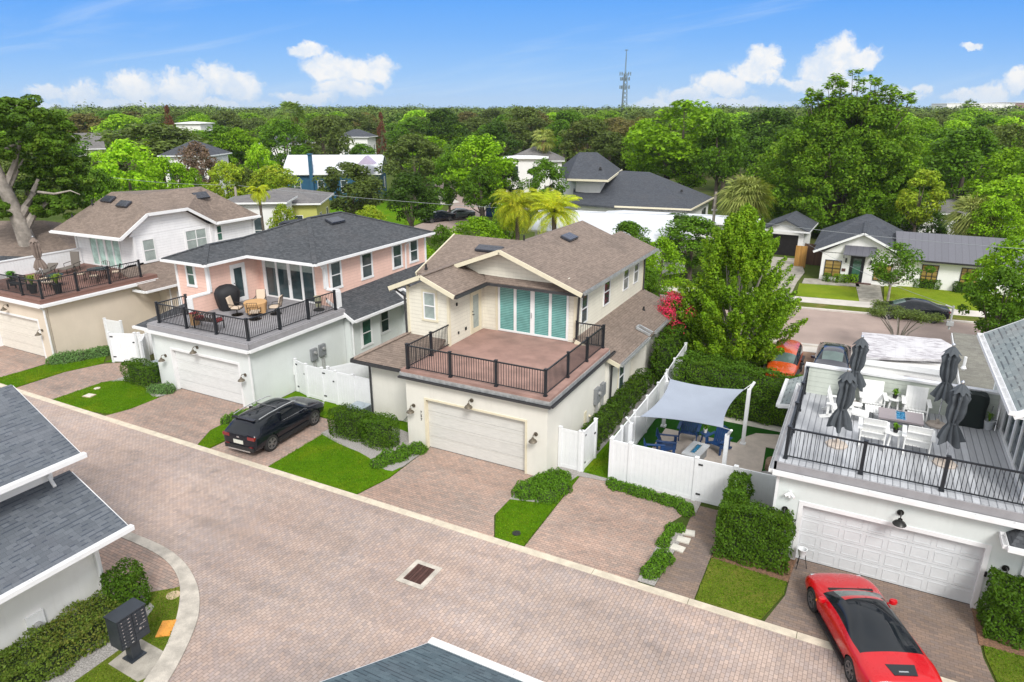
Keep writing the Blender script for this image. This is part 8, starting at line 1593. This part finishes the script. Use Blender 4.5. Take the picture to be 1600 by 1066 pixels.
# iron fence + low wall beyond cream house
t = T('picket_fence', 'dark picket fence beyond the cream house side yard', 'fence', (-9, 44, 0)); m = MB()
for i in range(42): x = -14 + i * .16; m.box(x, x + .05, 43.6, 43.64, .1, 1.25)
m.box(-14, -7.2, 43.58, 43.66, .3, .36).box(-14, -7.2, 43.58, 43.66, 1.05, 1.11); m.build('pickets', M['blackm'], t)
# utility poles and wires
def pole(label, px, pyt, D, r=.16, arm=True, name='utility_pole'):
    q = at_dist(px, pyt, D); t = T(name, label, 'utility pole', (q.x, q.y, 0), 'utility poles'); m = MB(); m.tube([(q.x, q.y, 0), (q.x, q.y, q.z)], [r, r * .7], 10); m.build('pole', M['bark_p'], t, smooth=True)
    if arm: m = MB(); m.tube([(q.x - .25, q.y, q.z - 1.6), (q.x + .25, q.y, q.z - 1.6)], .09, 8); m.build('insulator', M['pvc'], t)
    return q
qA = pole('pale utility pole left of the maple by the cabbage palm', 1119, 300, 64); qB = pole('utility pole behind the right end of the white house roof', 367, 292, 74); qC = pole('short utility pole behind the brown roof left of the lime tree', 136, 268, 82)
def wire(label, a, b, sag, r=.018):
    a, b = Vector(a), Vector(b); pts = [a.lerp(b, i / 24) - Vector((0, 0, sag * 4 * (i / 24) * (1 - i / 24))) for i in range(25)]; m = MB(); m.tube(pts, r, 5); o = m.build('power_line', M['wire']); tag(o, label, 'power line', 'power lines')
M['wire'] = basic('grey cable', (.30, .32, .33), .5, var=.05)
pA = at_dist(1117, 337, 64); wire('overhead cable from the pale pole leftward past the yellow palms', pA, at_dist(372, 290, 74), .55); wire('overhead cable running right from the pale pole above the bungalow', pA, at_dist(1700, 396, 46), .3); wire('overhead cable between the two left poles', at_dist(367, 289, 74), at_dist(136, 272, 82), .3)
wire('thin service cable falling to the mast of the metal roofed house', at_dist(1255, 377, 60), Vector((4.35, 38.6, 4.85)), .3, .01)
# radio tower
q = at_dist(979, 78, 460); base = Vector((q.x, q.y, 0)); Ht = q.z; t = T('radio_tower', 'tall grey lattice radio tower with antenna clusters on the horizon', 'tower', (q.x, q.y, 0)); m = MB(); zt = Ht * .72
leg = lambda k, z: Vector((q.x + (3.0 * (1 - z / zt) + 1.2 * (z / zt)) * math.cos(2.1 * k + .5) * .9, q.y + (3.0 * (1 - z / zt) + 1.2 * (z / zt)) * math.sin(2.1 * k + .5) * .9, z))
for k in range(3): m.bar(leg(k, 0), leg(k, zt), .42)
n = 14
for i in range(n):
    for k in range(3): a, b = leg(k, zt * i / n), leg((k + 1) % 3, zt * (i + 1) / n); m.bar(a, b, .16); m.bar(leg((k + 1) % 3, zt * i / n), leg(k, zt * (i + 1) / n), .16)
for k in range(3): c = Vector((q.x + .5 * math.cos(2.1 * k), q.y + .5 * math.sin(2.1 * k), zt)); m.bar(c, Vector((q.x, q.y, Ht)), .16)
for i in range(12): z = zt + (Ht - zt) * i / 12; m.bar((q.x - .5, q.y, z), (q.x + .5, q.y, z + 1), .1)
m.build('lattice', M['hmet'], t)
for nm, zf, r_ in (('antenna_ring', .72, 3.4), ('antenna_ring', .66, 2.8), ('antenna_ring', .56, 3.0)):
    m = MB()
    for i in range(10 if r_ > 3.2 else 7): a = i * 6.283 / (10 if r_ > 3.2 else 7); x, y = q.x + r_ * math.cos(a), q.y + r_ * math.sin(a); m.box(x - .22, x + .22, y - .22, y + .22, Ht * zf - 1.0, Ht * zf + 1.0); m.bar((q.x, q.y, Ht * zf), (x, y, Ht * zf), .12)
    m.build(nm, M['hmet'], t)
m = MB(); m.lathe((q.x, q.y, Ht - .4), [(.2, 0), (1.1, .1), (1.1, .4), (0, .5)], 10); m.build('top_antenna', M['hmet'], t)

# air between the viewer and the far trees
hz = bpy.data.materials.new('haze'); hz.use_nodes = True; hz.node_tree.nodes.clear(); pv = hz.node_tree.nodes.new('ShaderNodeVolumePrincipled'); pv.inputs['Density'].default_value = .00013; pv.inputs['Color'].default_value = (.86, .93, 1.0, 1); pv.inputs['Anisotropy'].default_value = .2
oo = hz.node_tree.nodes.new('ShaderNodeOutputMaterial'); hz.node_tree.links.new(pv.outputs[0], oo.inputs['Volume'])
m = MB(); m.box(-2600, 1900, -60, 2600, -1.0, 60); o = m.build('haze', hz); o['kind'] = 'stuff'; o['label'] = 'thin pale haze in the air over the whole neighbourhood'
